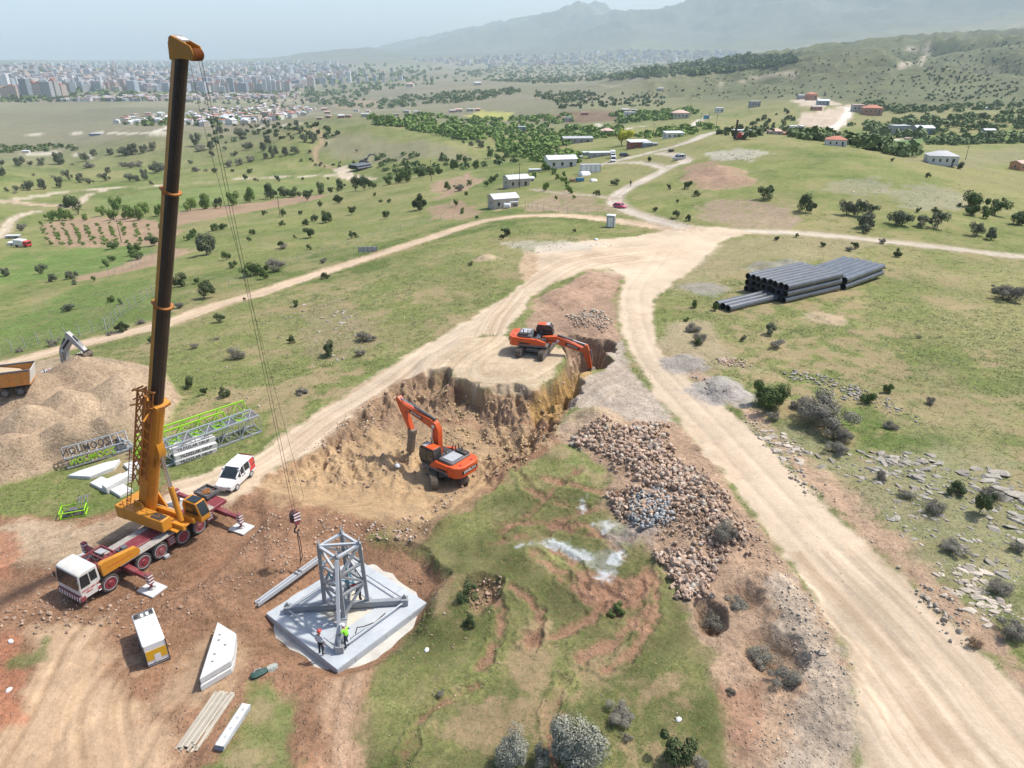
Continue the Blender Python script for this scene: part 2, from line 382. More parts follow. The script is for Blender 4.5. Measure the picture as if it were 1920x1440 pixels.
paint("480,910 600,845 700,770 830,800 940,860 900,930 800,990 640,960 540,940", C(.385, .265, .15), .8, .8, 2.5, 38, grass=0, bump=.7)
paint("700,790 800,790 1000,800 1030,840 930,860 800,850", C(.335, .232, .138), .6, .6, 2, 39, grass=0, bump=1)
paint("560,845 630,792 690,740 750,705 805,694 850,730 905,742 1010,742 1045,760 1000,800 830,790 700,800 620,845", C(.285, .19, .118), .6, .6, 2, 40, grass=0, bump=1.0)
paint("1010,742 1050,718 1090,690 1110,705 1062,766 1040,800 985,770", C(.37, .235, .095), .4, .4, 1.5, 41, grass=0, bump=1)
paint("1047,650 1062,628 1110,631 1165,641 1140,675 1088,690", C(.27, .185, .125), .3, .3, 1.5, 42, grass=0, bump=1)
paint("985,602 1035,548 1105,508 1172,512 1150,560 1155,610 1168,642 1062,627 1010,632", C(.345, .235, .165), .5, .5, 2, 43, grass=.15, bump=1)
paint("1165,641 1185,690 1225,740 1262,792 1160,800 1058,768 1110,705", C(.39, .325, .26), .6, .6, 2, 44, grass=0, bump=.9)
paint("1262,790 1335,862 1405,957 1475,1052 1550,1152 1595,1252 1612,1352 1605,1500 1345,1500 1370,1330 1330,1250 1302,1185 1275,1120 1225,1050 1180,1000 1130,955 1150,890 1090,850 1050,825 1060,795", C(.355, .245, .165), .5, .5, 2, 45, grass=.02, bump=1)
paint("1440,1060 1500,1110 1560,1180 1590,1260 1608,1352 1600,1500 1430,1500 1480,1380 1500,1290 1450,1170", C(.42, .345, .265), .7, .8, 2, 46, grass=0, bump=1, op=.8)
paint("1340,1290 1430,1280 1440,1400 1380,1440 1360,1400", C(.31, .185, .12), .5, .5, 2, 47, grass=0, bump=1, op=.9)
paint("1285,700 1340,735 1400,790 1460,850 1530,920 1610,1000 1690,1070 1770,1150 1860,1240 1960,1340 1990,1300 1880,1200 1780,1100 1690,1010 1620,930 1530,860 1470,820 1420,770 1370,735 1310,690", C(.40, .275, .185), .6, .7, 2.2, 48, grass=.05, bump=.9)
paint("1400,790 1500,800 1650,860 1760,830 1920,870 1960,1180 1870,1170 1760,1070 1640,960 1500,860", C(.255, .235, .135), 1.5, 1.2, 3, 49, grass=.6, op=.75)
paint("1225,640 1270,600 1330,600 1360,660 1420,690 1330,700 1270,690", C(.33, .265, .17), 1, .8, 3, 50, grass=.4, op=.85)
paint("700,1010 850,960 960,900 1050,850 1130,960 1230,1070 1310,1200 1340,1300 1360,1440 1350,1500 700,1500 690,1300 800,1140 850,1090 800,1030", C(.142, .138, .052), .8, .6, 2.5, 51, grass=1, op=.85, var=.6)
# bare and trampled bits of the turf right of the slab
for i, q in enumerate(("960,1200 1030,1170 1040,1260 985,1300 940,1280", "1050,1240 1120,1215 1200,1230 1160,1290 1080,1310", "840,1330 930,1300 1000,1360 960,1420 850,1400", "1000,1310 1060,1300 1060,1370 1010,1380",
                       "820,1110 850,1095 850,1130 815,1150", "1150,1400 1250,1380 1300,1440 1160,1460", "1190,1290 1260,1270 1270,1310 1210,1330")):
    paint(q, C(.30, .205, .125), .8, 1.2, 1.6, 60 + i, grass=.25, op=.7)
def scrape(line, hw, col, s, op=.9, dip=.10): # machine tracks in the turf
    line = smooth_line(W(line)); m = box_of(line, hw + 2); x, y = GX[m], GY[m]
    q, off, al = ldist(line, x, y)
    d = hw - q + jit(x, y, 1.2, .28, 470 + s)
    paint_d(m, d, col, .25, grass=.05, bump=1, op=op, s=s, broken=.85)
    k = sstep(-.2, .2, d); GZ[m] -= dip * k
    GZ[m] += .14 * np.exp(-((d + .25) / .2) ** 2) * (.3 + .7 * vnoise(x * 1.4, y * 1.4, 480 + s))
rs = C(.27, .155, .098)
for i, (l, hw) in enumerate((("920,1022 1000,1003 1080,965 1130,950", .55), ("972,885 1000,925 1050,948 1100,955", .5), ("1000,1040 1050,1075 1120,1108 1190,1112 1225,1080", .6), ("1150,1100 1110,1160 1040,1192 990,1200", .55),
                             ("1216,1060 1206,1130 1175,1185 1090,1232", .6), ("930,985 1010,982 1095,1000 1180,1012", .5), ("1060,1090 1110,1120 1150,1150", .7), ("985,905 1030,900 1110,920 1150,930", .55), ("920,1110 940,1160 930,1200 900,1260", .35), ("1130,1110 1180,1140 1200,1100", .8), ("940,1000 1000,960 1060,900 1090,880", .4), ("1010,1010 1080,1060 1100,1110", .45), ("1230,1090 1225,1150 1180,1230 1130,1260", .4), ("960,1100 1010,1150 1000,1220", .4), ("1080,985 1120,1000 1170,1045", .4), ("760,1440 780,1370 830,1320 900,1290", .35), ("1040,1440 1030,1350 1060,1280", .35))):
    scrape(l, hw * .75, rs * (.85 + .3 * ((i * 7) % 5) / 4), i)
paint("1090,1070 1190,1080 1210,1120 1130,1150 1080,1110", rs, .5, .6, 1.6, 75, grass=.05, op=.8, bump=1)
# white spill and slurry
for i, q in enumerate(("970,1026 1005,1014 1040,1012 1075,1022 1120,1037 1165,1036 1162,1058 1140,1085 1118,1068 1092,1052 1050,1030 1010,1026", "1120,985 1150,975 1165,985 1130,1002", "1140,1080 1130,1090 1125,1075 1150,1070", "1090,930 1098,950 1092,960 1086,938")):
    paint(q, C(.50, .53, .54), .3, .4, .9, 80 + i, grass=0, bump=.4, op=.85, var=.3, broken=.7)
paint("1130,985 1200,960 1250,975 1230,1010 1150,1030", C(.38, .37, .35), .8, .6, 1.5, 86, grass=.3, op=.45)
# --- roads
RC = C(.50, .398, .288)
road(TRACK, 2.3, C(.50, .385, .27), s=1)
road("1320,430 1400,434 1500,438 1600,446 1700,457 1800,468 1920,482 2100,502", 1.6, C(.47, .41, .325), s=2, cls=3)
road("1310,432 1250,418 1200,403 1166,389 1153,373 1170,357 1200,342 1230,327 1250,317 1265,309 1285,305 1280,297 1262,290 1235,287", 1.9, C(.46, .405, .33), s=3, cls=4)
road("1250,317 1222,308 1190,305 1150,306", 1.7, C(.44, .39, .31), s=4, cls=4)
road("1120,310 1170,298 1220,286 1270,273 1310,259 1345,247", 2.6, C(.44, .40, .335), s=5, cls=4)
road("1153,373 1110,366 1050,362 1000,355", 1.2, C(.38, .32, .24), s=6, cls=4, op=.8)
road("-120,388 0,378 60,370 130,358 200,353 270,351 330,345 420,338 480,333 560,331 640,330 700,337", 2.8, C(.46, .40, .30), s=7, cls=5, edge=.8)
road("-100,376 0,376 60,383 112,386", 3.0, C(.46, .35, .255), s=8, cls=5, edge=.8)
road("0,445 12,428 28,408 70,396 120,390 150,380 165,366 200,356", 1.7, C(.45, .385, .285), s=9, cls=5, edge=.5)
road("580,236 604,262 590,284 596,304 626,316", 1.6, C(.33, .25, .16), s=10, cls=5, op=.8, edge=.8)
road("-60,254 80,251 180,250 260,250 318,252", 4, C(.47, .43, .35), s=11, cls=5, edge=1.5)
road("288,250 300,244 318,238", 4, C(.50, .46, .38), s=12, cls=5, edge=1.5)
road("0,291 60,289 120,288 168,294", 2.5, C(.45, .41, .33), s=13, cls=5, edge=1)
road("1585,200 1590,212 1575,232 1555,247 1540,251", 3.2, C(.58, .54, .47), s=14, cls=5, edge=1)
road("1296,238 1310,226 1325,221", 2.6, C(.5, .47, .4), s=15, cls=5, edge=1)
road("1600,267 1680,262 1740,258", 2, C(.46, .43, .35), s=16, cls=5, edge=1)
road("480,238 560,232 620,228 690,222", 3, C(.42, .38, .3), s=17, cls=5, edge=1.5)
road("1120,232 1150,245 1180,240 1220,236", 2.5, C(.45, .42, .35), s=18, cls=5, edge=1)
road("320,200 420,188 620,186 760,182", 3.5, C(.36, .31, .25), s=19, cls=5, edge=2)
road("1230,175 1320,168 1400,150 1490,140", 4, C(.34, .30, .22), s=20, cls=5, edge=2, op=.7)
road("1690,125 1730,112 1740,98 1700,92", 5, C(.42, .37, .29), s=21, cls=5, edge=2, op=.7)
road("930,395 980,385 1010,385 1060,398", .9, C(.36, .29, .2), s=22, cls=5, op=.6)
paint("622,318 650,309 662,326 700,336 640,337", C(.47, .39, .29), .6, 1.5, 6, 88, grass=0, bump=.3)
JUNC = W("1005,482 1000,462 1100,452 1180,444 1260,430 1300,424 1360,428 1420,437 1370,446 1345,460 1320,486 1290,512 1240,535 1195,530 1130,497 1060,512 1030,530 990,530")
paint(JUNC, RC * 1.02, .4, .5, 2.5, 90, grass=0, bump=.25, cls=1)
HAUL = W("1006,478 985,530 930,570 860,612 760,667 650,742 550,802 480,852 400,884 320,905 300,960 380,960 470,925 520,880 600,838 640,797 700,747 745,717 790,698 835,690 860,655 905,625 940,632 975,590 1000,555 1040,530 1100,505 1180,500 1120,470")
paint(HAUL, RC, .45, .5, 2.5, 91, grass=0, bump=.3, cls=1)
PLAT = W("800,704 822,672 870,632 950,630 1010,640 1050,655 1075,668 1066,688 1030,715 1004,731 905,730 856,716 838,698 815,696")
paint(PLAT, C(.50, .395, .275), .35, .3, 2, 92, grass=0, bump=.5, cls=1, op=.95)
RIGHT = W("1150,500 1172,520 1162,550 1160,590 1172,640 1196,690 1227,735 1272,790 1332,860 1402,955 1472,1050 1547,1150 1592,1250 1612,1352 1602,1500 2200,1560 2060,1420 1925,1310 1852,1240 1762,1150 1682,1070 1602,1000 1522,920 1452,850 1392,790 1332,735 1272,690 1236,650 1222,600 1228,560 1262,532 1300,502 1320,480 1240,470")
paint(RIGHT, RC, .4, .4, 2.5, 93, grass=0, bump=.25, cls=1)
for ln, hw in (("1230,490 1190,540 1188,590 1205,650 1245,710 1330,800 1430,910 1530,1020 1640,1130 1750,1250 1850,1370 1950,1480", 9), ("1230,470 1080,490 990,540 900,600 800,660 700,730 600,790 500,865 400,915 330,940", 8), ("985,560 955,600 930,640 880,670 860,700 900,725 1000,720 1040,700", 5)):
    line = smooth_line(W(ln)); m = box_of(line, hw) & (CLS == 1); x, y = GX[m], GY[m]
    q, off, al = ldist(line, x, y); k = sstep(hw, hw * .6, q)
    RUV[m] = np.stack([off, al, np.maximum(k, .01)], 1); GZ[m] -= .07 * np.exp(-((np.abs(off) - 1.0) / .35) ** 2) * k
paint("1290,440 1350,460 1310,500 1260,520 1190,525 1100,500 1060,480 1180,470", RC * 1.12, 1.2, .6, 3, 94, op=.6)
for i, q in enumerate(("1300,800 1350,830 1400,900 1370,890", "1560,1100 1620,1140 1700,1230 1640,1210", "1700,1300 1790,1370 1800,1440 1720,1400", "700,720 760,690 800,670 740,720", "1180,560 1200,600 1195,650 1180,600", "1100,470 1200,480 1180,500 1090,490", "560,815 640,770 620,800 540,850")): paint(q, RC * C(.8, .76, .72), 1.2, .8, 2, 130 + i, op=.55)
paint("985,470 1010,480 1005,512 985,530 972,500", C(.42, .31, .20), .4, .4, 2, 95, grass=0, bump=.8)
paint("940,455 1040,452 1140,458 1100,470 1000,475", C(.44, .41, .35), .8, 1.2, 1.6, 96, op=.55, grass=.2)
# heaps
HC = {'tan': C(.44, .33, .225), 'grey': C(.33, .30, .27), 'dark': C(.27, .25, .22), 'red': C(.36, .24, .165)}
for i, (a, b, rm, h, k) in enumerate(HEAPS):
    c = at(a, b); t = np.linspace(0, 6.283, 14)[:-1]
    paint(np.stack([c[0] + rm * 1.02 * np.cos(t), c[1] + rm * 1.02 * np.sin(t)], 1), HC[k], .6, .8, 2.2, 100 + i, grass=0, bump=1, op=.8, broken=.4 if k == 'dark' else 0)
k = mPILE
ALB[:] = ALB * (1 - k[..., None]) + (C(.365, .272, .18) * (1 + .22 * fbm(GX, GY, 5, 4, 601) + .08 * n15)[..., None] + C(.03, 0.012, .01) * fbm(GX, GY, 12, 2, 602)[..., None]) * k[..., None]
GRASS *= 1 - k; BMP = BMP * (1 - k) + 1.0 * k; CLS[k > .5] = 6
_k = sstep(.0, .12, mPIT) * GRASS; ALB[:] = ALB * (1 - _k[..., None]) + C(.30, .20, .12) * _k[..., None]; GRASS *= 1 - sstep(.0, .12, mPIT)
CLS[(mPIT > .02) & (CLS == 0)] = 7; CLS[(mSLAB > .02)] = 7
for mm in (mH1, mH2, mH3, mT):
    ALB[:] = ALB * (1 - mm[..., None]) + C(.25, .165, .105) * mm[..., None]; GRASS *= 1 - mm
CLS[(GR > 6200) & (CLS == 0)] = 8
# turned soil is lumpy, the pit faces are torn and furrowed, wheel ruts run through the work floor
lump = (1 - GRASS) * BMP * sstep(190, 110, GR) * (1 - mPILE) * (CLS != 1)
GZ += lump * (.13 * fbm(GX, GY, 1.9, 4, 701, .6) + .05 * np.abs(fbm(GX, GY, .7, 2, 702)))
torn = mPIT * (1 - mPIT) * 4 * sstep(50, 58, GY)
GZ += torn * (.8 * fbm(GX * 1.5 + GY * .2, GY * .6, 1.5, 4, 703, .6) + .35 * fbm(GX, GY, .6, 2, 713))
GZ += mPILE * .035 * fbm(GX, GY, .9, 3, 704)
GRASS = np.clip(GRASS, 0, 1)

# strata in the cut faces, wheel marks over the work floor and the loading area
band = fbm(GZ * 3 + GX * .12, GX * .35 + GY * .1, 1.2, 3, 720) * torn
ALB *= (1 + .3 * np.clip(band, -1, 1))[..., None]
for ln, hw, kk in (("560,955 700,930 860,925 960,890", 3.5, .8), ("560,900 700,905 860,940 800,1000", 3, .7), ("640,975 760,985 830,950 900,900", 2.5, .7), ("40,1440 110,1310 170,1190 260,1110 360,1060", 4, .9), ("200,1440 190,1330 240,1250 330,1230 430,1210", 3.5, .8), ("0,1050 100,1020 200,985 320,935", 3, .8), ("650,1440 655,1350 680,1270", 1.8, .9), ("300,1440 340,1360 400,1290", 2.5, .6), ("1180,560 1120,540 1060,560 1010,600", 3, .6), ("1190,700 1130,730 1080,770", 4, .8)):
    line = smooth_line(W(ln)); m = box_of(line, hw + 1) & (CLS != 1); x, y = GX[m], GY[m]; q, off, al = ldist(line, x, y); k = sstep(hw, hw * .5, q) * kk * (1 - GRASS[m])
    RUV[m] = np.where((k > .02)[:, None], np.stack([off * 1.3, al, k], 1), RUV[m]); GZ[m] -= .09 * (np.exp(-((off - 1.1) / .3) ** 2) + np.exp(-((off + 1.1) / .3) ** 2)) * k
# levelled ground where machines stand
for (cx, cy, rm, zt) in ((-26.9, 43.0, 7.5, 0.0), (-22.5, 46.0, 3.5, 0.0), (-6.0, 55.4, 4, -.9), (2.8, 76.0, 4.2, None), (-11.1, 37.3, 6.2, -.62)):
    d = np.hypot(GX - cx, GY - cy); k = sstep(rm, rm * .72, d)
    zt = gz(cx, cy) if zt is None else zt
    GZ = GZ * (1 - k) + (zt + .3 * (GZ - gz(cx, cy)) * 0 + .02 * fbm(GX, GY, 1, 2, 9)) * k

# ---------------------------------------------------------------- materials
MATS = {}
def principled(name):
    m = bpy.data.materials.new(name); m.use_nodes = True
    return m, m.node_tree.nodes, m.node_tree.links, m.node_tree.nodes["Principled BSDF"]
def mat(name, col, rough=.6, metal=0.0, var=.12, scale=3.0, bump=0.0, dirt=0.0, dirtcol=(.30, .21, .13), spec=.4, stretch=None):
    """painted or raw surface with uneven tone, grime and fine relief"""
    if name in MATS: return MATS[name]
    m, N, L, p = principled(name)
    tc = N.new("ShaderNodeTexCoord"); mp = N.new("ShaderNodeMapping"); L.new(tc.outputs["Object"], mp.inputs[0])
    if stretch: mp.inputs["Scale"].default_value = stretch
    nz = N.new("ShaderNodeTexNoise"); nz.inputs["Scale"].default_value = scale; nz.inputs["Detail"].default_value = 6; nz.inputs["Roughness"].default_value = .65
    L.new(mp.outputs[0], nz.inputs[0])
    mr = N.new("ShaderNodeMapRange"); mr.inputs[1].default_value = .25; mr.inputs[2].default_value = .75; mr.inputs[3].default_value = 1 - var; mr.inputs[4].default_value = 1 + var
    L.new(nz.outputs[0], mr.inputs[0])
    mx = N.new("ShaderNodeMix"); mx.data_type = 'RGBA'; mx.blend_type = 'MULTIPLY'; mx.inputs[0].default_value = 1
    mx.inputs[6].default_value = (*col, 1); L.new(mr.outputs[0], mx.inputs[7])
    out = mx.outputs[2]
    if dirt:
        n2 = N.new("ShaderNodeTexNoise"); n2.inputs["Scale"].default_value = scale * .37; n2.inputs["Detail"].default_value = 8; n2.inputs["Roughness"].default_value = .7
        L.new(tc.outputs["Object"], n2.inputs[0])
        r2 = N.new("ShaderNodeMapRange"); r2.inputs[1].default_value = .45; r2.inputs[2].default_value = .72; r2.inputs[3].default_value = 0; r2.inputs[4].default_value = dirt
        L.new(n2.outputs[0], r2.inputs[0])
        m2 = N.new("ShaderNodeMix"); m2.data_type = 'RGBA'; L.new(r2.outputs[0], m2.inputs[0]); L.new(out, m2.inputs[6]); m2.inputs[7].default_value = (*dirtcol, 1)
        out = m2.outputs[2]
    L.new(out, p.inputs["Base Color"])
    p.inputs["Roughness"].default_value = rough; p.inputs["Metallic"].default_value = metal; p.inputs["Specular IOR Level"].default_value = spec
    if bump:
        b = N.new("ShaderNodeBump"); b.inputs["Strength"].default_value = bump; b.inputs["Distance"].default_value = .05; L.new(nz.outputs[0], b.inputs["Height"]); L.new(b.outputs[0], p.inputs["Normal"])
    MATS[name] = m
    return m

def ground_material():
    m, N, L, p = principled("ground_soil_and_turf")
    def A(n):
        a = N.new("ShaderNodeAttribute"); a.attribute_name = n; return a
    alb, aux, ruv = A("albedo"), A("aux"), A("ruv")
    sx = N.new("ShaderNodeSeparateXYZ"); L.new(aux.outputs["Vector"], sx.inputs[0])      # x grass, y bump
    tc = N.new("ShaderNodeTexCoord")
    def noise(sc, det, vec=None, rough=.6):
        n = N.new("ShaderNodeTexNoise"); n.inputs["Scale"].default_value = sc; n.inputs["Detail"].default_value = det; n.inputs["Roughness"].default_value = rough
        L.new(vec or tc.outputs["Object"], n.inputs[0]); return n.outputs[0]
    def rng(v, a, b, c, d):
        r = N.new("ShaderNodeMapRange"); r.inputs[1].default_value, r.inputs[2].default_value, r.inputs[3].default_value, r.inputs[4].default_value = a, b, c, d
        L.new(v, r.inputs[0]); return r.outputs[0]
    def mth(op, a, b=None):
        q = N.new("ShaderNodeMath"); q.operation = op
        for i, v in enumerate((a, b)):
            if v is None: continue
            if isinstance(v, (int, float)): q.inputs[i].default_value = v
            else: L.new(v, q.inputs[i])
        return q.outputs[0]
    def mix(f, a, b, blend='MIX'):
        q = N.new("ShaderNodeMix"); q.data_type = 'RGBA'; q.blend_type = blend
        for i, v in ((0, f), (6, a), (7, b)):
            if isinstance(v, (int, float)): q.inputs[i].default_value = v
            elif isinstance(v, tuple): q.inputs[i].default_value = v
            else: L.new(v, q.inputs[i])
        return q.outputs[2]
    fine = noise(4.2, 6, rough=.78); mid = noise(.9, 5, rough=.65); big = noise(.05, 4)
    amp = mth('MAXIMUM', rng(sx.outputs[1], .2, 1, .25, 1), sx.outputs[0])
    c = mix(amp, alb.outputs["Color"], mix(1, alb.outputs["Color"], rng(fine, .3, .7, .62, 1.38), 'MULTIPLY'))
    c = mix(amp, c, mix(1, c, rng(mid, .3, .7, .78, 1.22), 'MULTIPLY'))
    c = mix(1, c, rng(big, .3, .7, .9, 1.1), 'MULTIPLY')
    # turf: darker and fresher tufts
    tuft = rng(noise(2.6, 4, rough=.7), .5, .66, 0, 1)
    c = mix(mth('MULTIPLY', mth('MULTIPLY', tuft, sx.outputs[0]), .7), c, (.072, .110, .028, 1))
    blot = rng(noise(.33, 5, rough=.6), .52, .7, 0, 1)
    c = mix(mth('MULTIPLY', mth('MULTIPLY', blot, sx.outputs[0]), .5), c, (.27, .215, .115, 1))
    bl2 = rng(noise(.09, 6, rough=.68), .5, .64, 0, 1)
    c = mix(mth('MULTIPLY', mth('MULTIPLY', bl2, sx.outputs[0]), .45), c, (.25, .225, .105, 1))
    # pebbles and crumbs on bare soil
    vo = N.new("ShaderNodeTexVoronoi"); vo.inputs["Scale"].default_value = 3.4; L.new(tc.outputs["Object"], vo.inputs[0])
    peb = rng(vo.outputs[0], .12, .26, 1, 0)
    bare_ = mth('MULTIPLY', mth('SUBTRACT', 1.0, sx.outputs[0]), sx.outputs[1])
    hv = N.new("ShaderNodeSeparateXYZ"); L.new(vo.outputs[1], hv.inputs[0])
    c = mix(mth('MULTIPLY', mth('MULTIPLY', peb, bare_), rng(hv.outputs[0], .5, .75, 0, .5)), c, (.55, .46, .36, 1))
    # wheel streaks along the roads
    rs_ = N.new("ShaderNodeSeparateXYZ"); L.new(ruv.outputs["Vector"], rs_.inputs[0])
    cb = N.new("ShaderNodeCombineXYZ"); L.new(mth('MULTIPLY', rs_.outputs[0], 1.3), cb.inputs[0]); L.new(mth('MULTIPLY', rs_.outputs[1], .022), cb.inputs[1])
    st = noise(1.0, 6, cb.outputs[0], .62)
    c = mix(mth('MULTIPLY', rs_.outputs[2], rng(st, .44, .66, 0, .85)), c, mix(1, c, (.76, .70, .62, 1), 'MULTIPLY'))
    c = mix(mth('MULTIPLY', rs_.outputs[2], rng(st, .5, .3, 0, .7)), c, mix(1, c, (1.16, 1.18, 1.20, 1), 'MULTIPLY'))
    L.new(c, p.inputs["Base Color"])
    p.inputs["Roughness"].default_value = .95; p.inputs["Specular IOR Level"].default_value = .12
    hgt = mth('ADD', mth('MULTIPLY', fine, .5), mth('MULTIPLY', mid, 1.0))
    hgt = mth('ADD', hgt, mth('MULTIPLY', mth('MULTIPLY', peb, bare_), .5))
    b = N.new("ShaderNodeBump"); b.inputs["Distance"].default_value = .22
    L.new(rng(sx.outputs[1], 0, 1, .12, .95), b.inputs["Strength"]); L.new(hgt, b.inputs["Height"]); L.new(b.outputs[0], p.inputs["Normal"])
    return m
M_GROUND = ground_material()

# ---------------------------------------------------------------- terrain meshes (one sheet, split by what each stretch is)
_dxt = np.gradient(np.stack([GX, GY, GZ], -1), axis=0); _dxr = np.gradient(np.stack([GX, GY, GZ], -1), axis=1)
NRM = np.cross(_dxr, _dxt); NRM /= np.linalg.norm(NRM, axis=-1, keepdims=True) + 1e-12
NRM *= np.sign(NRM[..., 2:3])
def tag(o, label=None, cat=None, group=None, kind=None):
    if label: o["label"] = label
    if cat: o["category"] = cat
    if group: o["group"] = group
    if kind: o["kind"] = kind
    return o
_fi = np.arange((NT - 1) * (NR - 1)); _i, _j = _fi // (NR - 1), _fi % (NR - 1)
QUAD = np.stack([_i * NR + _j, (_i + 1) * NR + _j, (_i + 1) * NR + _j + 1, _i * NR + _j + 1], 1)
FC = np.maximum.reduce([CLS[:-1, :-1], CLS[1:, 1:]]).ravel()
def sheet(name, cid, label=None, cat=None, kind="structure"):
    q = QUAD[FC == cid]
    if not len(q): return None
    used, inv = np.unique(q, return_inverse=True)
    co = np.stack([GX.ravel()[used], GY.ravel()[used], GZ.ravel()[used]], 1)
    me = bpy.data.meshes.new(name)
    me.vertices.add(len(used)); me.vertices.foreach_set("co", co.ravel())
    me.loops.add(q.size); me.loops.foreach_set("vertex_index", inv.ravel()[::1].astype(np.int32))
    me.polygons.add(len(q)); me.polygons.foreach_set("loop_start", np.arange(0, q.size, 4, dtype=np.int32))
    me.update(calc_edges=True)
    me.polygons.foreach_set("use_smooth", np.ones(len(q), bool))
    a = me.attributes.new("albedo", 'FLOAT_COLOR', 'POINT')
    a.data.foreach_set("color", np.concatenate([np.clip(ALB.reshape(-1, 3)[used], .01, .85), np.ones((len(used), 1))], 1).ravel().astype(np.float32))
    a = me.attributes.new("aux", 'FLOAT_VECTOR', 'POINT')
    a.data.foreach_set("vector", np.stack([GRASS.ravel()[used], BMP.ravel()[used], np.zeros(len(used))], 1).ravel().astype(np.float32))
    a = me.attributes.new("ruv", 'FLOAT_VECTOR', 'POINT')
    a.data.foreach_set("vector", RUV.reshape(-1, 3)[used].ravel().astype(np.float32))
    me.normals_split_custom_set_from_vertices(NRM.reshape(-1, 3)[used].tolist())
    me.materials.append(M_GROUND)
    o = bpy.data.objects.new(name, me); COL.objects.link(o)
    return tag(o, label, cat, kind=kind)
sheet("ground", 0, "green and dry grass slopes around the building site")
sheet("haul_road", 1, "wide pale dirt haul roads meeting at the junction")
sheet("dirt_track", 2, "narrow beige dirt track crossing the slope above the site")
sheet("gravel_track", 3, "narrow pale gravel track running right past the pipes")
sheet("lane", 4, "pale gravel lane climbing past the parked cars")
sheet("valley_roads", 5, "thin pale roads crossing the far valley")
sheet("gravel_heap", 6, "large lumpy tan gravel heap beside the crane", "gravel heap", kind="thing")
sheet("excavation", 7, "dug out tan and brown work floor and pit faces")
sheet("mountains", 8, "hazy blue mountain range and far plain")

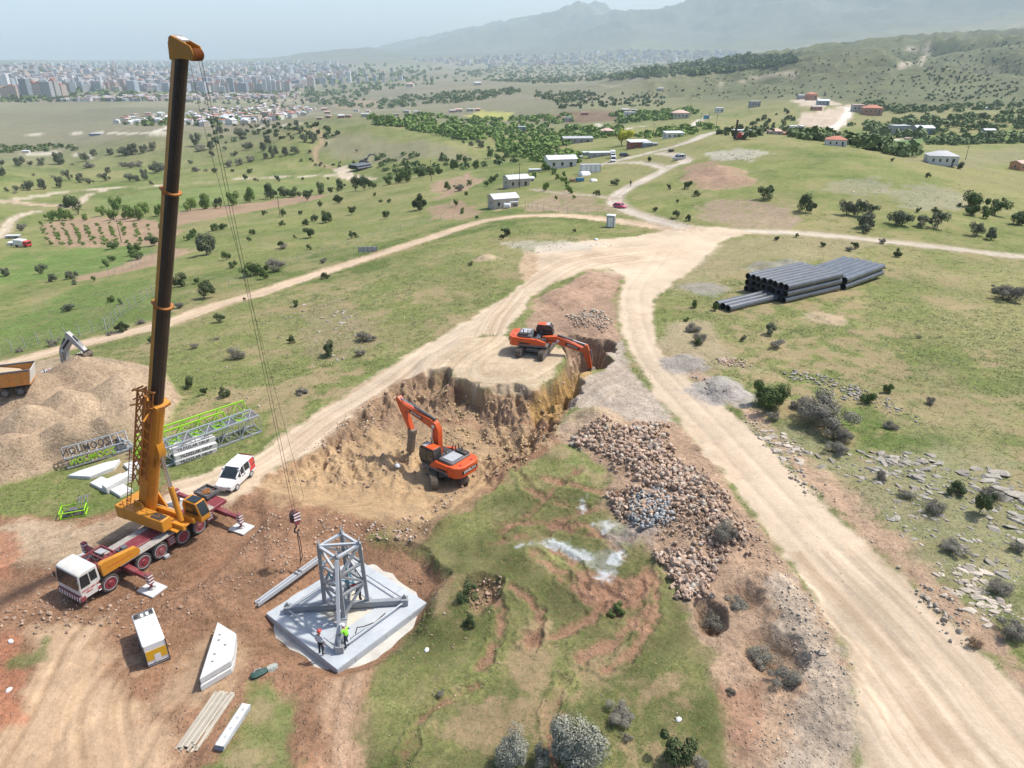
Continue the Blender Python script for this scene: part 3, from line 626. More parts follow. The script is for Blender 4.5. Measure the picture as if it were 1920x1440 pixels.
# ---------------------------------------------------------------- mesh helpers
class MB:
    """collects shapes; build() links them as one mesh object"""
    def __init__(s, M=None):
        s.v, s.f, s.mi, s.M, s.cur = [], [], [], M or Matrix.Identity(4), 0
    def add(s, vs, fs):
        b = len(s.v)
        s.v += [tuple(s.M @ Vector(p)) for p in vs]
        s.f += [tuple(i + b for i in f) for f in fs]
        s.mi += [s.cur] * len(fs)
        return s
    def hexa(s, a):                                           # 8 corners: bottom 4, top 4
        return s.add(a, [(3, 2, 1, 0), (4, 5, 6, 7), (0, 1, 5, 4), (1, 2, 6, 5), (2, 3, 7, 6), (3, 0, 4, 7)])
    def box(s, x0, x1, y0, y1, z0, z1, c=0.0):
        if c <= 0:
            return s.hexa([(x0, y0, z0), (x1, y0, z0), (x1, y1, z0), (x0, y1, z0), (x0, y0, z1), (x1, y0, z1), (x1, y1, z1), (x0, y1, z1)])
        q = lambda d: [(x0 + d, y0), (x1 - d, y0), (x1, y0 + d), (x1, y1 - d), (x1 - d, y1), (x0 + d, y1), (x0, y1 - d), (x0, y0 + d)]
        o, i = q(c), [(min(max(x, x0 + c), x1 - c), min(max(y, y0 + c), y1 - c)) for x, y in q(c * 1.7)]
        vs = [(x, y, z0) for x, y in i] + [(x, y, z0 + c) for x, y in o] + [(x, y, z1 - c) for x, y in o] + [(x, y, z1) for x, y in i]
        fs = [tuple(range(7, -1, -1)), tuple(range(24, 32))]
        for k in range(3):
            for j in range(8): fs.append((k * 8 + j, k * 8 + (j + 1) % 8, k * 8 + 8 + (j + 1) % 8, k * 8 + 8 + j))
        return s.add(vs, fs)
    def prism(s, poly, y0, y1, ax='y', c=0.0):
        """outline in the x-z plane (ax y) or x-y plane (ax z), pushed along the axis"""
        n = len(poly)
        P = (lambda p, t: (p[0], t, p[1])) if ax == 'y' else ((lambda p, t: (p[0], p[1], t)) if ax == 'z' else (lambda p, t: (t, p[0], p[1])))
        fs = [tuple(range(n)), tuple(range(2 * n - 1, n - 1, -1))] + [(i + n, (i + 1) % n + n, (i + 1) % n, i) for i in range(n)]
        ar = sum(poly[i][0] * poly[(i + 1) % n][1] - poly[(i + 1) % n][0] * poly[i][1] for i in range(n))
        if (ar < 0) == (ax == 'y'): fs = [tuple(reversed(f)) for f in fs]
        return s.add([P(p, y0) for p in poly] + [P(p, y1) for p in poly], fs)
    def tube(s, a, b, r, n=8, r2=None, cap=True):
        a, b = Vector(a), Vector(b); d = (b - a)
        if d.length < 1e-6: return s
        d.normalize(); u = d.orthogonal().normalized(); w = d.cross(u); r2 = r if r2 is None else r2
        cs = [(math.cos(6.283185 * i / n), math.sin(6.283185 * i / n)) for i in range(n)]
        vs = [a + (u * c + w * q) * r for c, q in cs] + [b + (u * c + w * q) * r2 for c, q in cs]
        fs = [(i, (i + 1) % n, n + (i + 1) % n, n + i) for i in range(n)]
        if cap: fs += [tuple(range(n - 1, -1, -1)), tuple(range(n, 2 * n))]
        return s.add(vs, fs)
    def path(s, ps, r, n=6):
        for a, b in zip(ps[:-1], ps[1:]): s.tube(a, b, r, n)
        return s
    def bar(s, a, b, w, h, up=(0, 0, 1)):
        """rectangular bar from a to b"""
        a, b = Vector(a), Vector(b); d = (b - a).normalized(); sd = d.cross(Vector(up))
        if sd.length < 1e-4: sd = d.cross(Vector((1, 0, 0)))
        sd.normalize(); u = sd.cross(d); sd *= w / 2; u *= h / 2
        return s.hexa([a - sd - u, b - sd - u, b + sd - u, a + sd - u, a - sd + u, b - sd + u, b + sd + u, a + sd + u])
    def loft(s, rings, cap=True):
        n = len(rings[0]); vs = [p for r in rings for p in r]; fs = []
        for k in range(len(rings) - 1):
            for i in range(n): fs.append((k * n + i, k * n + (i + 1) % n, (k + 1) * n + (i + 1) % n, (k + 1) * n + i))
        if cap: fs += [tuple(range(n - 1, -1, -1)), tuple(range((len(rings) - 1) * n, len(rings) * n))]
        return s.add(vs, fs)
    def lathe(s, prof, n=16, ax='z', c=(0, 0, 0)):
        """(radius, height) profile turned about an axis"""
        rings = []
        for r, h in prof:
            ring = []
            for i in range(n):
                t = 6.283185 * i / n; p = (r * math.cos(t), r * math.sin(t), h)
                if ax == 'y': p = (p[0], p[2], -p[1])
                elif ax == 'x': p = (p[2], p[0], p[1])
                ring.append((p[0] + c[0], p[1] + c[1], p[2] + c[2]))
            rings.append(ring)
        return s.loft(rings)
    def mesh(s, name, mats, smooth=False):
        me = bpy.data.meshes.new(name); me.from_pydata(s.v, [], s.f)
        for m in (mats if isinstance(mats, (list, tuple)) else [mats]): me.materials.append(m)
        if any(s.mi): me.polygons.foreach_set("material_index", s.mi)
        bm = bmesh.new(); bm.from_mesh(me); bmesh.ops.recalc_face_normals(bm, faces=bm.faces); bm.to_mesh(me); bm.free()
        if smooth:
            me.polygons.foreach_set("use_smooth", [True] * len(me.polygons))
            me.set_sharp_from_angle(angle=rad(38))
        return me
    def build(s, name, mats, parent=None, smooth=True, bevel=0.0):
        o = bpy.data.objects.new(name, s.mesh(name, mats, smooth)); COL.objects.link(o)
        if parent: o.parent = parent
        if bevel:
            b = o.modifiers.new("edge", 'BEVEL'); b.width = bevel; b.segments = 2; b.limit_method = 'ANGLE'; b.angle_limit = rad(40); b.harden_normals = False
        return o
def empty(name, loc, rz=0.0, label=None, cat=None, group=None):
    o = bpy.data.objects.new(name, None); COL.objects.link(o); o.location = loc; o.rotation_euler = (0, 0, rz); o.empty_display_size = .3
    return tag(o, label, cat, group)
ORD = "leftmost second third fourth fifth sixth seventh eighth ninth tenth eleventh twelfth thirteenth fourteenth fifteenth sixteenth seventeenth eighteenth nineteenth twentieth".split() + ["twenty-" + w for w in "first second third fourth fifth sixth seventh eighth ninth".split()] + ["thirtieth"]
def nth(i, n, label):
    if n < 2: return label
    return ("leftmost, " if i == 0 else "rightmost, " if i == n - 1 else ORD[i] + " from left, ") + label
def lettering(name, text, size, M, m, parent, depth=.01, sx=1.0):
    """writing as a thin raised mesh, built in the x-y plane of matrix M"""
    cu = bpy.data.curves.new(name, 'FONT'); cu.body = text; cu.size = size; cu.extrude = depth; cu.offset = size * .012; cu.align_x = 'CENTER'; cu.align_y = 'CENTER'; cu.resolution_u = 2
    t = bpy.data.objects.new(name, cu); COL.objects.link(t)
    dg = bpy.context.evaluated_depsgraph_get(); me = bpy.data.meshes.new_from_object(t.evaluated_get(dg))
    bpy.data.objects.remove(t); me.transform(M @ Matrix.Diagonal((sx, 1, 1, 1))); me.materials.clear(); me.materials.append(m)
    o = bpy.data.objects.new(name, me); COL.objects.link(o); o.parent = parent
    return o
def marks(n, w, h, M, m, parent, slant=.3):
    """a row of worn painted strokes where the writing can no longer be read"""
    q = MB(M); rg = random.Random(n); p = w / n
    for i in range(n):
        x = -w / 2 + p * i; b = p * rg.uniform(.35, .7); z = h * rg.uniform(.7, 1)
        q.hexa([(x, -z / 2, -.003), (x + b, -z / 2, -.003), (x + b, -z / 2, .005), (x, -z / 2, .005), (x + slant * h, z / 2, -.003), (x + b + slant * h, z / 2, -.003), (x + b + slant * h, z / 2, .005), (x + slant * h, z / 2, .005)])
    return tag(q.build("worn_lettering", m, parent, False), kind="stuff")
def frame_m(o, x, y):
    """matrix with origin o, x axis along x, y axis near y"""
    x = Vector(x).normalized(); z = x.cross(Vector(y)).normalized(); y = z.cross(x)
    return Matrix(((x[0], y[0], z[0], o[0]), (x[1], y[1], z[1], o[1]), (x[2], y[2], z[2], o[2]), (0, 0, 0, 1)))
def vplane(px, py, c, ang):
    """where a pixel's ray meets the upright plane through c that runs along ang: (distance along, height)"""
    d = ray(px, py); nx, ny = -math.sin(ang), math.cos(ang)
    t = (c[0] * nx + c[1] * ny) / (d[0] * nx + d[1] * ny); p = d * t
    return (p[0] - c[0]) * math.cos(ang) + (p[1] - c[1]) * math.sin(ang), CZ + p[2]

M_ = dict(
    rubber=mat("tyre_rubber", (.035, .034, .033), .85, var=.3, scale=8, dirt=.7, dirtcol=(.20, .145, .10)),
    steel=mat("raw_steel", (.30, .30, .30), .45, .6, dirt=.4),
    galv=mat("galvanised_steel", (.40, .42, .44), .5, .35, var=.18, scale=4, dirt=.25, dirtcol=(.28, .27, .26)),
    dark=mat("black_parts", (.025, .025, .027), .6, var=.3, dirt=.3),
    glass=mat("tinted_glass", (.018, .024, .028), .08, var=.1, spec=.7),
    yellow=mat("crane_yellow", (.55, .23, .02), .5, var=.16, scale=1.2, dirt=.65, dirtcol=(.30, .15, .045)),
    greasy=mat("greasy_boom", (.050, .034, .022), .5, var=.45, scale=2.5, dirt=.5, dirtcol=(.10, .065, .035), stretch=(6, 6, .25)),
    maroon=mat("maroon_paint", (.20, .034, .045), .5, var=.15, dirt=.6, dirtcol=(.28, .17, .14)),
    cream=mat("cream_white_paint", (.62, .60, .55), .5, var=.08, dirt=.3),
    deck=mat("worn_deck", (.36, .335, .30), .7, var=.2, scale=5, dirt=.5, dirtcol=(.24, .18, .14)),
    orange=mat("excavator_orange", (.60, .085, .016), .45, var=.14, scale=1.5, dirt=.6, dirtcol=(.36, .15, .07)),
    track=mat("track_steel", (.13, .105, .082), .8, .2, var=.35, scale=9, dirt=.8, dirtcol=(.27, .20, .14), bump=.5),
    grey=mat("machine_grey", (.11, .115, .125), .55, var=.15, dirt=.4),
    lgrey=mat("light_grey_paint", (.38, .39, .40), .5, var=.1, dirt=.3),
    white=mat("white_paint", (.74, .74, .73), .4, var=.05, dirt=.12, dirtcol=(.45, .38, .30)),
    red=mat("red_paint", (.52, .05, .045), .4, var=.08, dirt=.2),
    rust=mat("rusty_orange_steel", (.40, .155, .035), .65, var=.3, scale=6, dirt=.5, dirtcol=(.16, .075, .035)),
    lime=mat("lime_green_paint", (.30, .62, .02), .45, var=.08, dirt=.15),
    conc=mat("pale_concrete", (.56, .56, .54), .85, var=.10, scale=2.5, bump=.15, dirt=.3, dirtcol=(.40, .36, .30)),
    wetconc=mat("grey_concrete", (.40, .43, .45), .75, var=.16, scale=.8, bump=.12, dirt=.45, dirtcol=(.52, .52, .50)),
    black=mat("black_paint", (.02, .02, .02), .5, var=.1), chrome=mat("polished_rod", (.55, .55, .56), .2, .9, var=.05))

# ---------------------------------------------------------------- mobile crane
def build_crane():
    A = rad(-118.6); C0 = np.array([-26.92, 43.03]); zg = 0.02
    # the ground was levelled where it stands
    root = empty("mobile_crane", (C0[0], C0[1], zg), A, "yellow five axle mobile crane with raised telescopic boom on maroon carrier", "mobile crane")
    ax = (4.0, 1.42, 0.0, -1.95, -3.43)
    T = MB
    ch = T().prism([(5.9, .75), (5.9, 1.15), (4.6, 1.25), (4.4, 1.45), (-6.1, 1.45), (-6.1, .85), (-4.4, .7), (4.6, .6)], -.62, .62)
    for a in ax: ch.tube((a, -1.0, .66), (a, 1.0, .66), .11, 8)
    ch.build("chassis", M_['maroon'], root, bevel=.02)
    d = T().box(-5.0, 3.1, .62, 1.33, 1.42, 1.52, .02).box(-5.0, 3.1, -1.33, -.62, 1.42, 1.52, .02)
    for x in (-4.2, -2.6, -1.0, .7, 2.2): d.box(x, x + .7, .75, 1.2, 1.52, 1.56, .01)
    d.build("walkway", M_['deck'], root)
    m = T().box(-1.2, 3.0, -.6, .6, 1.45, 1.62, .03).box(2.9, 4.2, -1.2, 1.2, 1.45, 1.72, .03)
    m.box(-6.2, -4.6, -1.3, 1.3, 1.2, 1.5, .03); m.build("deck_plate", M_['maroon'], root)
    fr = T()
    for a, b in (((2.6, -1.25, 1.98), (4.35, -1.25, 1.98)), ((2.6, .35, 1.98), (4.35, .35, 1.98)), ((4.3, -1.25, 1.98), (4.3, 1.2, 1.98)), ((2.65, -1.25, 1.98), (2.65, .35, 1.98)), ((3.5, -1.25, 1.9), (3.5, .35, 1.9))): fr.bar(a, b, .09, .16)
    for x in (2.65, 4.3):
        for y in (-1.25, .35): fr.bar((x, y, 1.5), (x, y, 2.0), .09, .09)
    fr.build("hose_tray", M_['maroon'], root)
    T().box(2.75, 3.3, -1.15, -.5, 1.86, 1.96, .02).build("tray_lid", M_['lgrey'], root)
    h = T(); rr_ = random.Random(3)
    for k in range(5): h.path([(3.5 + .28 * math.cos(t + k) + rr_.uniform(-.1, .1), -.5 + (.3 + .05 * k) * math.sin(t), 1.8 + .05 * k) for t in np.linspace(0, 6.3, 12)], .025, 5)
    h.build("hose_coil", M_['dark'], root)
    h = T().tube((2.4, .15, 1.6), (2.4, .15, 2.0), .12, 10).tube((2.2, .35, 1.6), (2.2, .35, 1.85), .09, 8).box(1.7, 2.1, -.1, .3, 1.62, 1.95, .03); h.build("winch", M_['grey'], root)
    b = T().prism([(4.35, 1.5), (4.35, 2.45), (4.1, 2.55), (1.7, 2.2), (1.45, 1.85), (1.6, 1.5)], 1.0, 1.34); ob = b.build("side_ballast_beam", M_['yellow'], root, bevel=.02)
    marks(22, 1.9, .07, frame_m((3.0, 1.352, 1.95), (-1, 0, -.06), (0, 0, 1)), M_['red'], ob)
    for sd in (1, -1):
        for k, a in enumerate(ax):
            w = T().lathe([(.38, -.19), (.60, -.20), (.665, -.14), (.68, 0), (.665, .14), (.60, .20), (.38, .19)], 24, 'y', (a, sd * 1.1, .67)).build("wheel", M_['rubber'], root)
            T().lathe([(.42, 0), (.40, .02 * sd), (.34, -.01 * sd + .012 * sd), (.2, .012 * sd), (.16, .06 * sd), (.02, .06 * sd)], 20, 'y', (a, sd * 1.292, .67)).build("rim", M_['maroon'], w)
            T().lathe([(.455, -.01), (.455, .02), (.50, .02), (.50, -.01)], 24, 'y', (a, sd * 1.295, .67)).build("sidewall_ring", M_['lgrey'], w)
        for a0, a1 in ((4.75, 3.3), (2.1, .75), (.72, -.7), (-1.25, -2.65), (-2.75, -4.15)): T().prism([(a0, 1.25), (a0 - .12, 1.4), (a1 + .12, 1.4), (a1, 1.25), (a1 + .2, 1.36), (a0 - .2, 1.36)], sd * .75, sd * 1.3).build("mudguard", M_['dark'], root)
        for x in (-.98, -4.45):
            st = T().box(x - .3, x + .3, sd * .95, sd * 1.28, .55, 1.42, .02).build("step_box", M_['maroon'], root)
            for z in (.72, .94, 1.16): T().box(x - .22, x + .22, min(sd * 1.29, sd * 1.33), max(sd * 1.29, sd * 1.33), z, z + .07).build("step", M_['lgrey'], st)
        for x in (2.62, -5.35):
            o = T().box(x - .2, x + .2, min(sd * .3, sd * 2.3), max(sd * .3, sd * 2.3), .78, 1.2, .03).build("outrigger", M_['maroon'], root)
            T().box(x - .15, x + .15, min(sd * 2.28, sd * 3.5), max(sd * 2.28, sd * 3.5), .83, 1.14, .03).build("beam_extension", M_['maroon'], o)
            j = T().box(x - .17, x + .17, sd * 3.6 - .17, sd * 3.6 + .17, .55, 1.4, .02).tube((x, sd * 3.6, .2), (x, sd * 3.6, .6), .09, 10); j.build("jack", M_['maroon'], o)
            s_ = T()
            for k in range(3): s_.box(x - .176, x + .176, sd * 3.6 - .176, sd * 3.6 + .176, .68 + k * .25, .79 + k * .25)
            s_.build("warning_stripe", M_['white'], o)
            T().lathe([(.26, .14), (.26, .18), (.12, .26)], 12, 'z', (x, sd * 3.6, 0)).build("jack_foot", M_['steel'], o)
    # driver's cab
    prof = [(5.95, .62), (6.02, 1.35), (5.85, 2.55), (5.55, 2.68), (4.55, 2.66), (4.5, 1.5), (4.85, .62)]
    cab = T().prism(prof, -1.24, 1.24).build("driver_cab", M_['cream'], root, bevel=.06)
    T().hexa([(6.04, -1.1, 1.42), (6.04, 1.1, 1.42), (6.0, 1.1, 1.42), (6.0, -1.1, 1.42), (5.885, -1.1, 2.45), (5.885, 1.1, 2.45), (5.84, 1.1, 2.45), (5.84, -1.1, 2.45)]).build("windscreen", M_['glass'], cab)
    for sd in (1, -1):
        y0, y1 = sorted((sd * 1.235, sd * 1.262))
        T().prism([(5.86, 1.55), (5.78, 2.42), (5.22, 2.42), (5.22, 1.55)], y0, y1).build("door_window", M_['glass'], cab)
        T().prism([(5.14, 1.7), (5.14, 2.42), (4.68, 2.42), (4.68, 1.7)], y0, y1).build("side_window", M_['glass'], cab)
        T().bar((6.05, sd * 1.3, 1.75), (6.05, sd * 1.3, 2.15), .14, .06, (1, 0, 0)).build("mirror", M_['dark'], cab)
    [marks(k_, w_, .12, frame_m((5.4, 1.262, z_), (-1, 0, 0), (0, 0, 1)), M_['red'], cab) for k_, w_, z_ in ((11, 1.0, 1.28), (5, .45, 1.08))]
    bp = T().box(5.7, 6.12, -1.27, 1.27, .5, .95, .05).build("bumper", M_['maroon'], root)
    for k in range(9):
        y = -1.15 + k * .275
        T().hexa([(6.125, y, .53), (6.125, y + .12, .53), (6.11, y + .12, .53), (6.11, y, .53), (6.125, y + .1, .92), (6.125, y + .22, .92), (6.11, y + .22, .92), (6.11, y + .1, .92)]).build("warning_stripe", M_['white'], bp)
    for k in range(4):
        z = .62 + k * .2
        T().hexa([(4.62, 1.268, z), (4.84, 1.268, z), (4.84, 1.25, z), (4.62, 1.25, z), (4.62, 1.268, z + .1), (4.84, 1.268, z + .1), (4.84, 1.25, z + .1), (4.62, 1.25, z + .1)]).build("warning_stripe", M_['red'] if k % 2 else M_['white'], cab)
    tb = T().box(-6.5, -5.2, -1.2, .3, 1.78, 1.84).box(-6.5, -5.2, -1.2, -1.14, 1.84, 2.05).box(-6.5, -5.2, .24, .3, 1.84, 2.05).box(-6.5, -6.44, -1.14, .24, 1.84, 2.05).box(-5.26, -5.2, -1.14, .24, 1.84, 2.05)
    tb.box(-6.3, -5.4, -1.0, .1, 1.5, 1.78); tbo = tb.build("tool_tray", M_['grey'], root)
    g = T()
    for k in range(26):
        x, y = -5.85 + rr_.gauss(0, .22), -.5 + rr_.gauss(0, .25); g.bar((x, y, 1.9 + rr_.uniform(0, .08)), (x + rr_.uniform(-.3, .3), y + rr_.uniform(-.3, .3), 1.92), .06, .05)
    tag(g.build("shackles", M_['rust'], tbo), kind="stuff")
    # swinging upper part: built in its own frame, turned on the slewing ring
    ctr = np.array([-25.72, 44.62]); lc = Matrix.Rotation(-A, 4, 'Z') @ Vector((ctr[0] - C0[0], ctr[1] - C0[1], 0))
    FA = rad(-25.0); U = Matrix.Translation((lc.x, lc.y, 0)) @ Matrix.Rotation(FA - A, 4, 'Z')
    T(U).lathe([(1.05, 1.5), (1.05, 1.72), (.95, 1.78)], 28).build("slewing_ring", M_['grey'], root)
    u = T(U).box(-3.1, 1.9, -.62, -.34, 1.8, 2.25, .02).box(-3.1, 1.9, .34, .62, 1.8, 2.25, .02).box(-2.2, 1.6, -1.0, 1.0, 1.76, 1.9, .02)
    for sd in (-1, 1): u.prism([(-3.0, 2.2), (-1.2, 2.2), (-1.9, 3.35), (-2.6, 3.35)], sd * .78 - .06, sd * .78 + .06)
    u.build("upper_frame", M_['yellow'], root, bevel=.015)
    cw = T(U).box(-4.05, -3.05, -1.5, 1.5, 1.85, 2.95, .06).build("counterweight", M_['yellow'], root)
    for y in (-1.2, -.6, .6, 1.2): T(U).box(-3.7, -3.45, y - .1, y + .1, 2.95, 3.05).build("lifting_eye", M_['rust'], cw)
    e = T(U).box(-3.0, .95, -1.55, -.7, 1.95, 2.95, .05).build("engine_cover", M_['yellow'], root)
    for x in (-2.6, -1.4, -.2): T(U).box(x, x + .9, -1.565, -1.54, 2.1, 2.8).build("cover_door", M_['yellow'], e)
    T(U).box(-.3, .8, -1.45, -.85, 2.95, 2.99).build("grille", M_['dark'], e)
    T(U).tube((-1.6, -1.0, 2.95), (-1.6, -1.0, 3.25), .07, 8).build("exhaust", M_['rust'], e)
    w = T(U).lathe([(.5, -.34), (.5, -.30), (.34, -.3), (.34, .3), (.5, .3), (.5, .34)], 18, 'y', (-2.7, 0, 2.55)).build("winch_drum", M_['dark'], root)
    hr = T(U)
    for a, b in (((-3.0, -1.45, 3.55), (.8, -1.45, 3.55)), ((-3.0, -1.45, 3.25), (.8, -1.45, 3.25))): hr.tube(a, b, .02, 5)
    for x in (-3.0, -1.8, -.5, .8): hr.tube((x, -1.45, 2.95), (x, -1.45, 3.55), .02, 5)
    hr.build("handrail", M_['rust'], root)
    cb = T(U).prism([(.6, 1.75), (2.25, 1.75), (2.35, 2.3), (2.0, 3.35), (.75, 3.42), (.55, 3.0)], .72, 1.62).build("operator_cab", M_['yellow'], root, bevel=.04)
    T(U).hexa([(2.37, .8, 2.32), (2.37, 1.54, 2.32), (2.3, 1.54, 2.32), (2.3, .8, 2.32), (2.03, .8, 3.3), (2.03, 1.54, 3.3), (1.96, 1.54, 3.3), (1.96, .8, 3.3)]).build("windscreen", M_['glass'], cb)
    for y0, y1 in ((.70, .725), (1.615, 1.64)): T(U).prism([(2.15, 2.35), (1.9, 3.25), (.95, 3.28), (.85, 2.35)], y0, y1).build("side_window", M_['glass'], cb)
    T(U).box(.95, 1.9, .82, 1.52, 3.415, 3.44).build("roof_window", M_['glass'], cb)
    # boom: from the foot pin to the head
    def loc(pw): return Matrix.Rotation(-A, 4, 'Z') @ Vector((pw[0] - C0[0], pw[1] - C0[1], pw[2] - zg))
    P0 = loc((ctr[0] - 2.25 * math.cos(FA), ctr[1] - 2.25 * math.sin(FA), 2.75))
    tipw = ray(340, 84) * 37.2 + np.array([0, 0, CZ]); P1 = loc(tipw)
    ux = (P1 - P0).normalized(); BL = (P1 - P0).length
    side = ux.cross(Vector((0, 0, 1))).normalized()            # to the right of the boom
    B = frame_m(P0, ux, side)                                 # local x along the boom, y to its right, z ... under side
    if (B.to_3x3() @ Vector((0, 0, 1))).z > 0: up = 1
    else: up = -1
    def toworld(v):
        q = Matrix.Rotation(A, 4, 'Z') @ v; return np.array([q.x + C0[0], q.y + C0[1], q.z + zg])
    def pyof(t):
        w_ = toworld(P0 + ux * t); D = depth(w_); return 720 + FPX * (-((w_[2] - CZ) * cP + w_[1] * sP)) / D
    def tof(py):
        a, b = 0.0, BL
        for _ in range(40):
            m_ = (a + b) / 2
            if pyof(m_) > py: a = m_
            else: b = m_
        return a
    t1, t2, t3 = tof(752), tof(571), tof(358)
    def sect(w, h):                                            # rounded on the under side
        return [(-w * .24, h * .5), (w * .24, h * .5), (w / 2, h * .04), (w / 2, -h * .18), (w * .34, -h * .42), (w * .12, -h * .5), (-w * .12, -h * .5), (-w * .34, -h * .42), (-w / 2, -h * .18), (-w / 2, h * .04)]
    def boomsec(name, ta, tb, w, h, mats, split):
        q = T(B)
        for k in range(10):
            a_, b_ = sect(w, h)[k], sect(w, h)[(k + 1) % 10]
            q.cur = split[k]
            q.add([(ta, a_[0], a_[1] * up), (ta, b_[0], b_[1] * up), (tb, b_[0], b_[1] * up), (tb, a_[0], a_[1] * up)], [(0, 1, 2, 3)])
        q.cur = 0
        q.add([(tb, a_[0], a_[1] * up) for a_ in sect(w, h)], [tuple(range(10))])
        return q.build(name, mats, root, smooth=False)
    yl, gr = M_['yellow'], M_['greasy']
    sp = [1, 1, 0, 0, 0, 0, 0, 0, 0, 1]
    bs = boomsec("boom_base_section", -.6, t1, 1.05, 1.32, [yl], [0] * 10)
    q = T(B).box(-.2, t1 * .97, .528, .56, -.35, .35).box(t1 * .45, t1 * .52, -.56, .56, -.72 * up if up < 0 else -.72, .72 * up if up > 0 else .72)
    q.box(t1 - .25, t1 + .05, -.62, .62, -.74, .74).build("boom_stiffener", yl, bs)
    s1 = boomsec("telescope_section", t1, t2, .82, 1.08, [gr, yl], sp); s2 = boomsec("telescope_section", t2 - .02, t3, .73, .97, [gr, yl], sp); s3 = boomsec("telescope_section", t3 - .02, BL - .3, .64, .86, [gr, yl], sp)
    for t_, w_, h_, pr in ((t1, 1.22, 1.5, s1), (t2, .93, 1.2, s2), (t3, .84, 1.08, s3)):
        cl = T(B)
        for k in range(10):
            a_, b_ = sect(w_, h_)[k], sect(w_, h_)[(k + 1) % 10]
            cl.bar((t_, a_[0], a_[1] * up), (t_, b_[0], b_[1] * up), .2, .09, (1, 0, 0))
        cl.box(t_ - .12, t_ + .12, w_ / 2, w_ / 2 + .16, -.1, .12).build("boom_collar", M_['rust'], pr)
    for t_ in (t3 + (BL - t3) * .7, t3 - (t3 - t2) * .35, t2 - (t2 - t1) * .3):
        marks(6, 1.7, .22, frame_m(B @ Vector((t_, 0, .0)) + (B.to_3x3() @ Vector((0, 0, (.56 if t_ < t2 else .51 if t_ < t3 else .45) * up))), ux, side), M_['black'], bs)
    hz = -up                                                   # towards the load side
    hd = T(B); kk = .74
    O = lambda pl: [(BL + (a - BL) * kk, b * kk) for a, b in pl]
    for sd in (-1, 1): hd.prism(O([(BL - 1.2, .48 * -hz), (BL - .1, .75 * -hz), (BL + .45, .55 * -hz), (BL + .35, 1.2 * hz), (BL - .1, 1.6 * hz), (BL - .55, 1.5 * hz), (BL - .75, .5 * hz)]), sd * .34 - .03, sd * .34 + .03)
    hd.prism(O([(BL - 1.0, .45 * -hz), (BL - .1, .70 * -hz), (BL + .40, .52 * -hz), (BL + .1, .2 * hz), (BL - .8, .3 * hz)]), -.32, .32)
    head = hd.build("boom_head", yl, root, bevel=.02)
    for k in range(6): T(B).lathe([(.1, -.035), (.27, -.04), (.31, -.025), (.28, 0), (.31, .025), (.27, .04), (.1, .035)], 18, 'y', (BL - .15, -.27 + k * .108, .95 * hz)).build("sheave", M_['rust'], head)
    T(B).lathe([(.08, -.25), (.22, -.25), (.22, .25), (.08, .25)], 16, 'y', (BL + .08, 0, .42 * -hz)).build("top_sheave", M_['rust'], head)
    T(B).box(BL + .26, BL + .34, -.24, .24, -.2, .25).build("warning_plate", M_['white'], head)
    # lift ram
    lb = U @ Vector((1.05, 0, 2.1)); lt = P0 + ux * (t1 * .55) + (B.to_3x3() @ Vector((0, 0, hz * .82)))
    ld = lt - lb
    r1 = T().tube(lb, lb + ld * .52, .21, 14).build("lift_cylinder", yl, root)
    T().tube(lb + ld * .5, lt, .14, 14).build("piston_rod", M_['chrome'], r1)
    T().box(-.001, .001, -.001, .001, 0, .001)
    bk = T(B).prism([(t1 * .42, .6 * hz), (t1 * .5, .98 * hz), (t1 * .58, .98 * hz), (t1 * .66, .6 * hz)], -.3, .3).build("ram_bracket", yl, root)
    # folded lattice jib along the flank
    jb = None
    jo = .98
    j = empty("folded_jib", (0, 0, 0)); j.parent = root
    cor = [(.62, -.30), (.62, .30), (1.28, .30), (1.28, -.30)]
    ja, je = t1 * .30, t1 * 1.13
    rj = random.Random(5)
    for cy, cz in cor: T(B).tube((ja, cy, cz), (je, cy * 1.0, cz * (1.2 if cz > 0 else 1.1)), .075, 6).build("chord", M_['rust'], j)
    nb = 9
    for k in range(nb):
        a_, b_ = ja + (je - ja) * k / nb, ja + (je - ja) * (k + 1) / nb
        for i in range(4):
            p, r_ = cor[i], cor[(i + 1) % 4]
            T(B).tube((a_, p[0], p[1]), (b_, r_[0], r_[1]), .045, 5).build("brace", M_['rust'], j)
    for k in (2, 5, 9): T(B).box(ja + (je - ja) * k / nb - .06, ja + (je - ja) * k / nb + .06, 0.5, 1.3, -.34, -.28).build("jib_bracket", M_['rust'], j)
    T(B).bar((je, .6, .5), (je + .2, 1.5, -.5), .12, .12).build("jib_foot", M_['rust'], j)
    T(B).bar((je - .6, 1.5, -.4), (je + .3, 1.5, .45), .1, .1).build("jib_foot", M_['rust'], j)
    for k in range(6): T(B).bar((je - 1.6 + k * .35, rj.uniform(.5, .8), rj.uniform(-.6, .6)), (je - 1.9 + k * .4, rj.uniform(1.1, 1.7), rj.uniform(-.7, .7)), .09, .09).build("jib_linkage", M_['rust'] if k % 2 else M_['yellow'], j)
    T(B).box(je - 2.6, je - .9, .56, .9, -.25, .3, .03).build("jib_guide", M_['rust'], j)
    lad = T(B)
    for y in (1.15, 1.5): lad.tube((.3, y, .5 * up), (t1 * .62, y, .5 * up), .03, 5)
    for k in range(20):
        t_ = .3 + (t1 * .62 - .3) * k / 19; lad.tube((t_, 1.15, .5 * up), (t_ + (.35 if k < 19 else 0), 1.5, .5 * up), .02, 4)
    lad.build("pendant_lattice", M_['maroon'], j)
    # ropes and hook block
    hook = loc((-15.05, 41.0, 4.3))
    hs = P1 + ux * (-.15) + (B.to_3x3() @ Vector((0, 0, 1.22 * hz)))
    hs2 = P1 + ux * (-.6) + (B.to_3x3() @ Vector((0, 0, .62 * hz)))
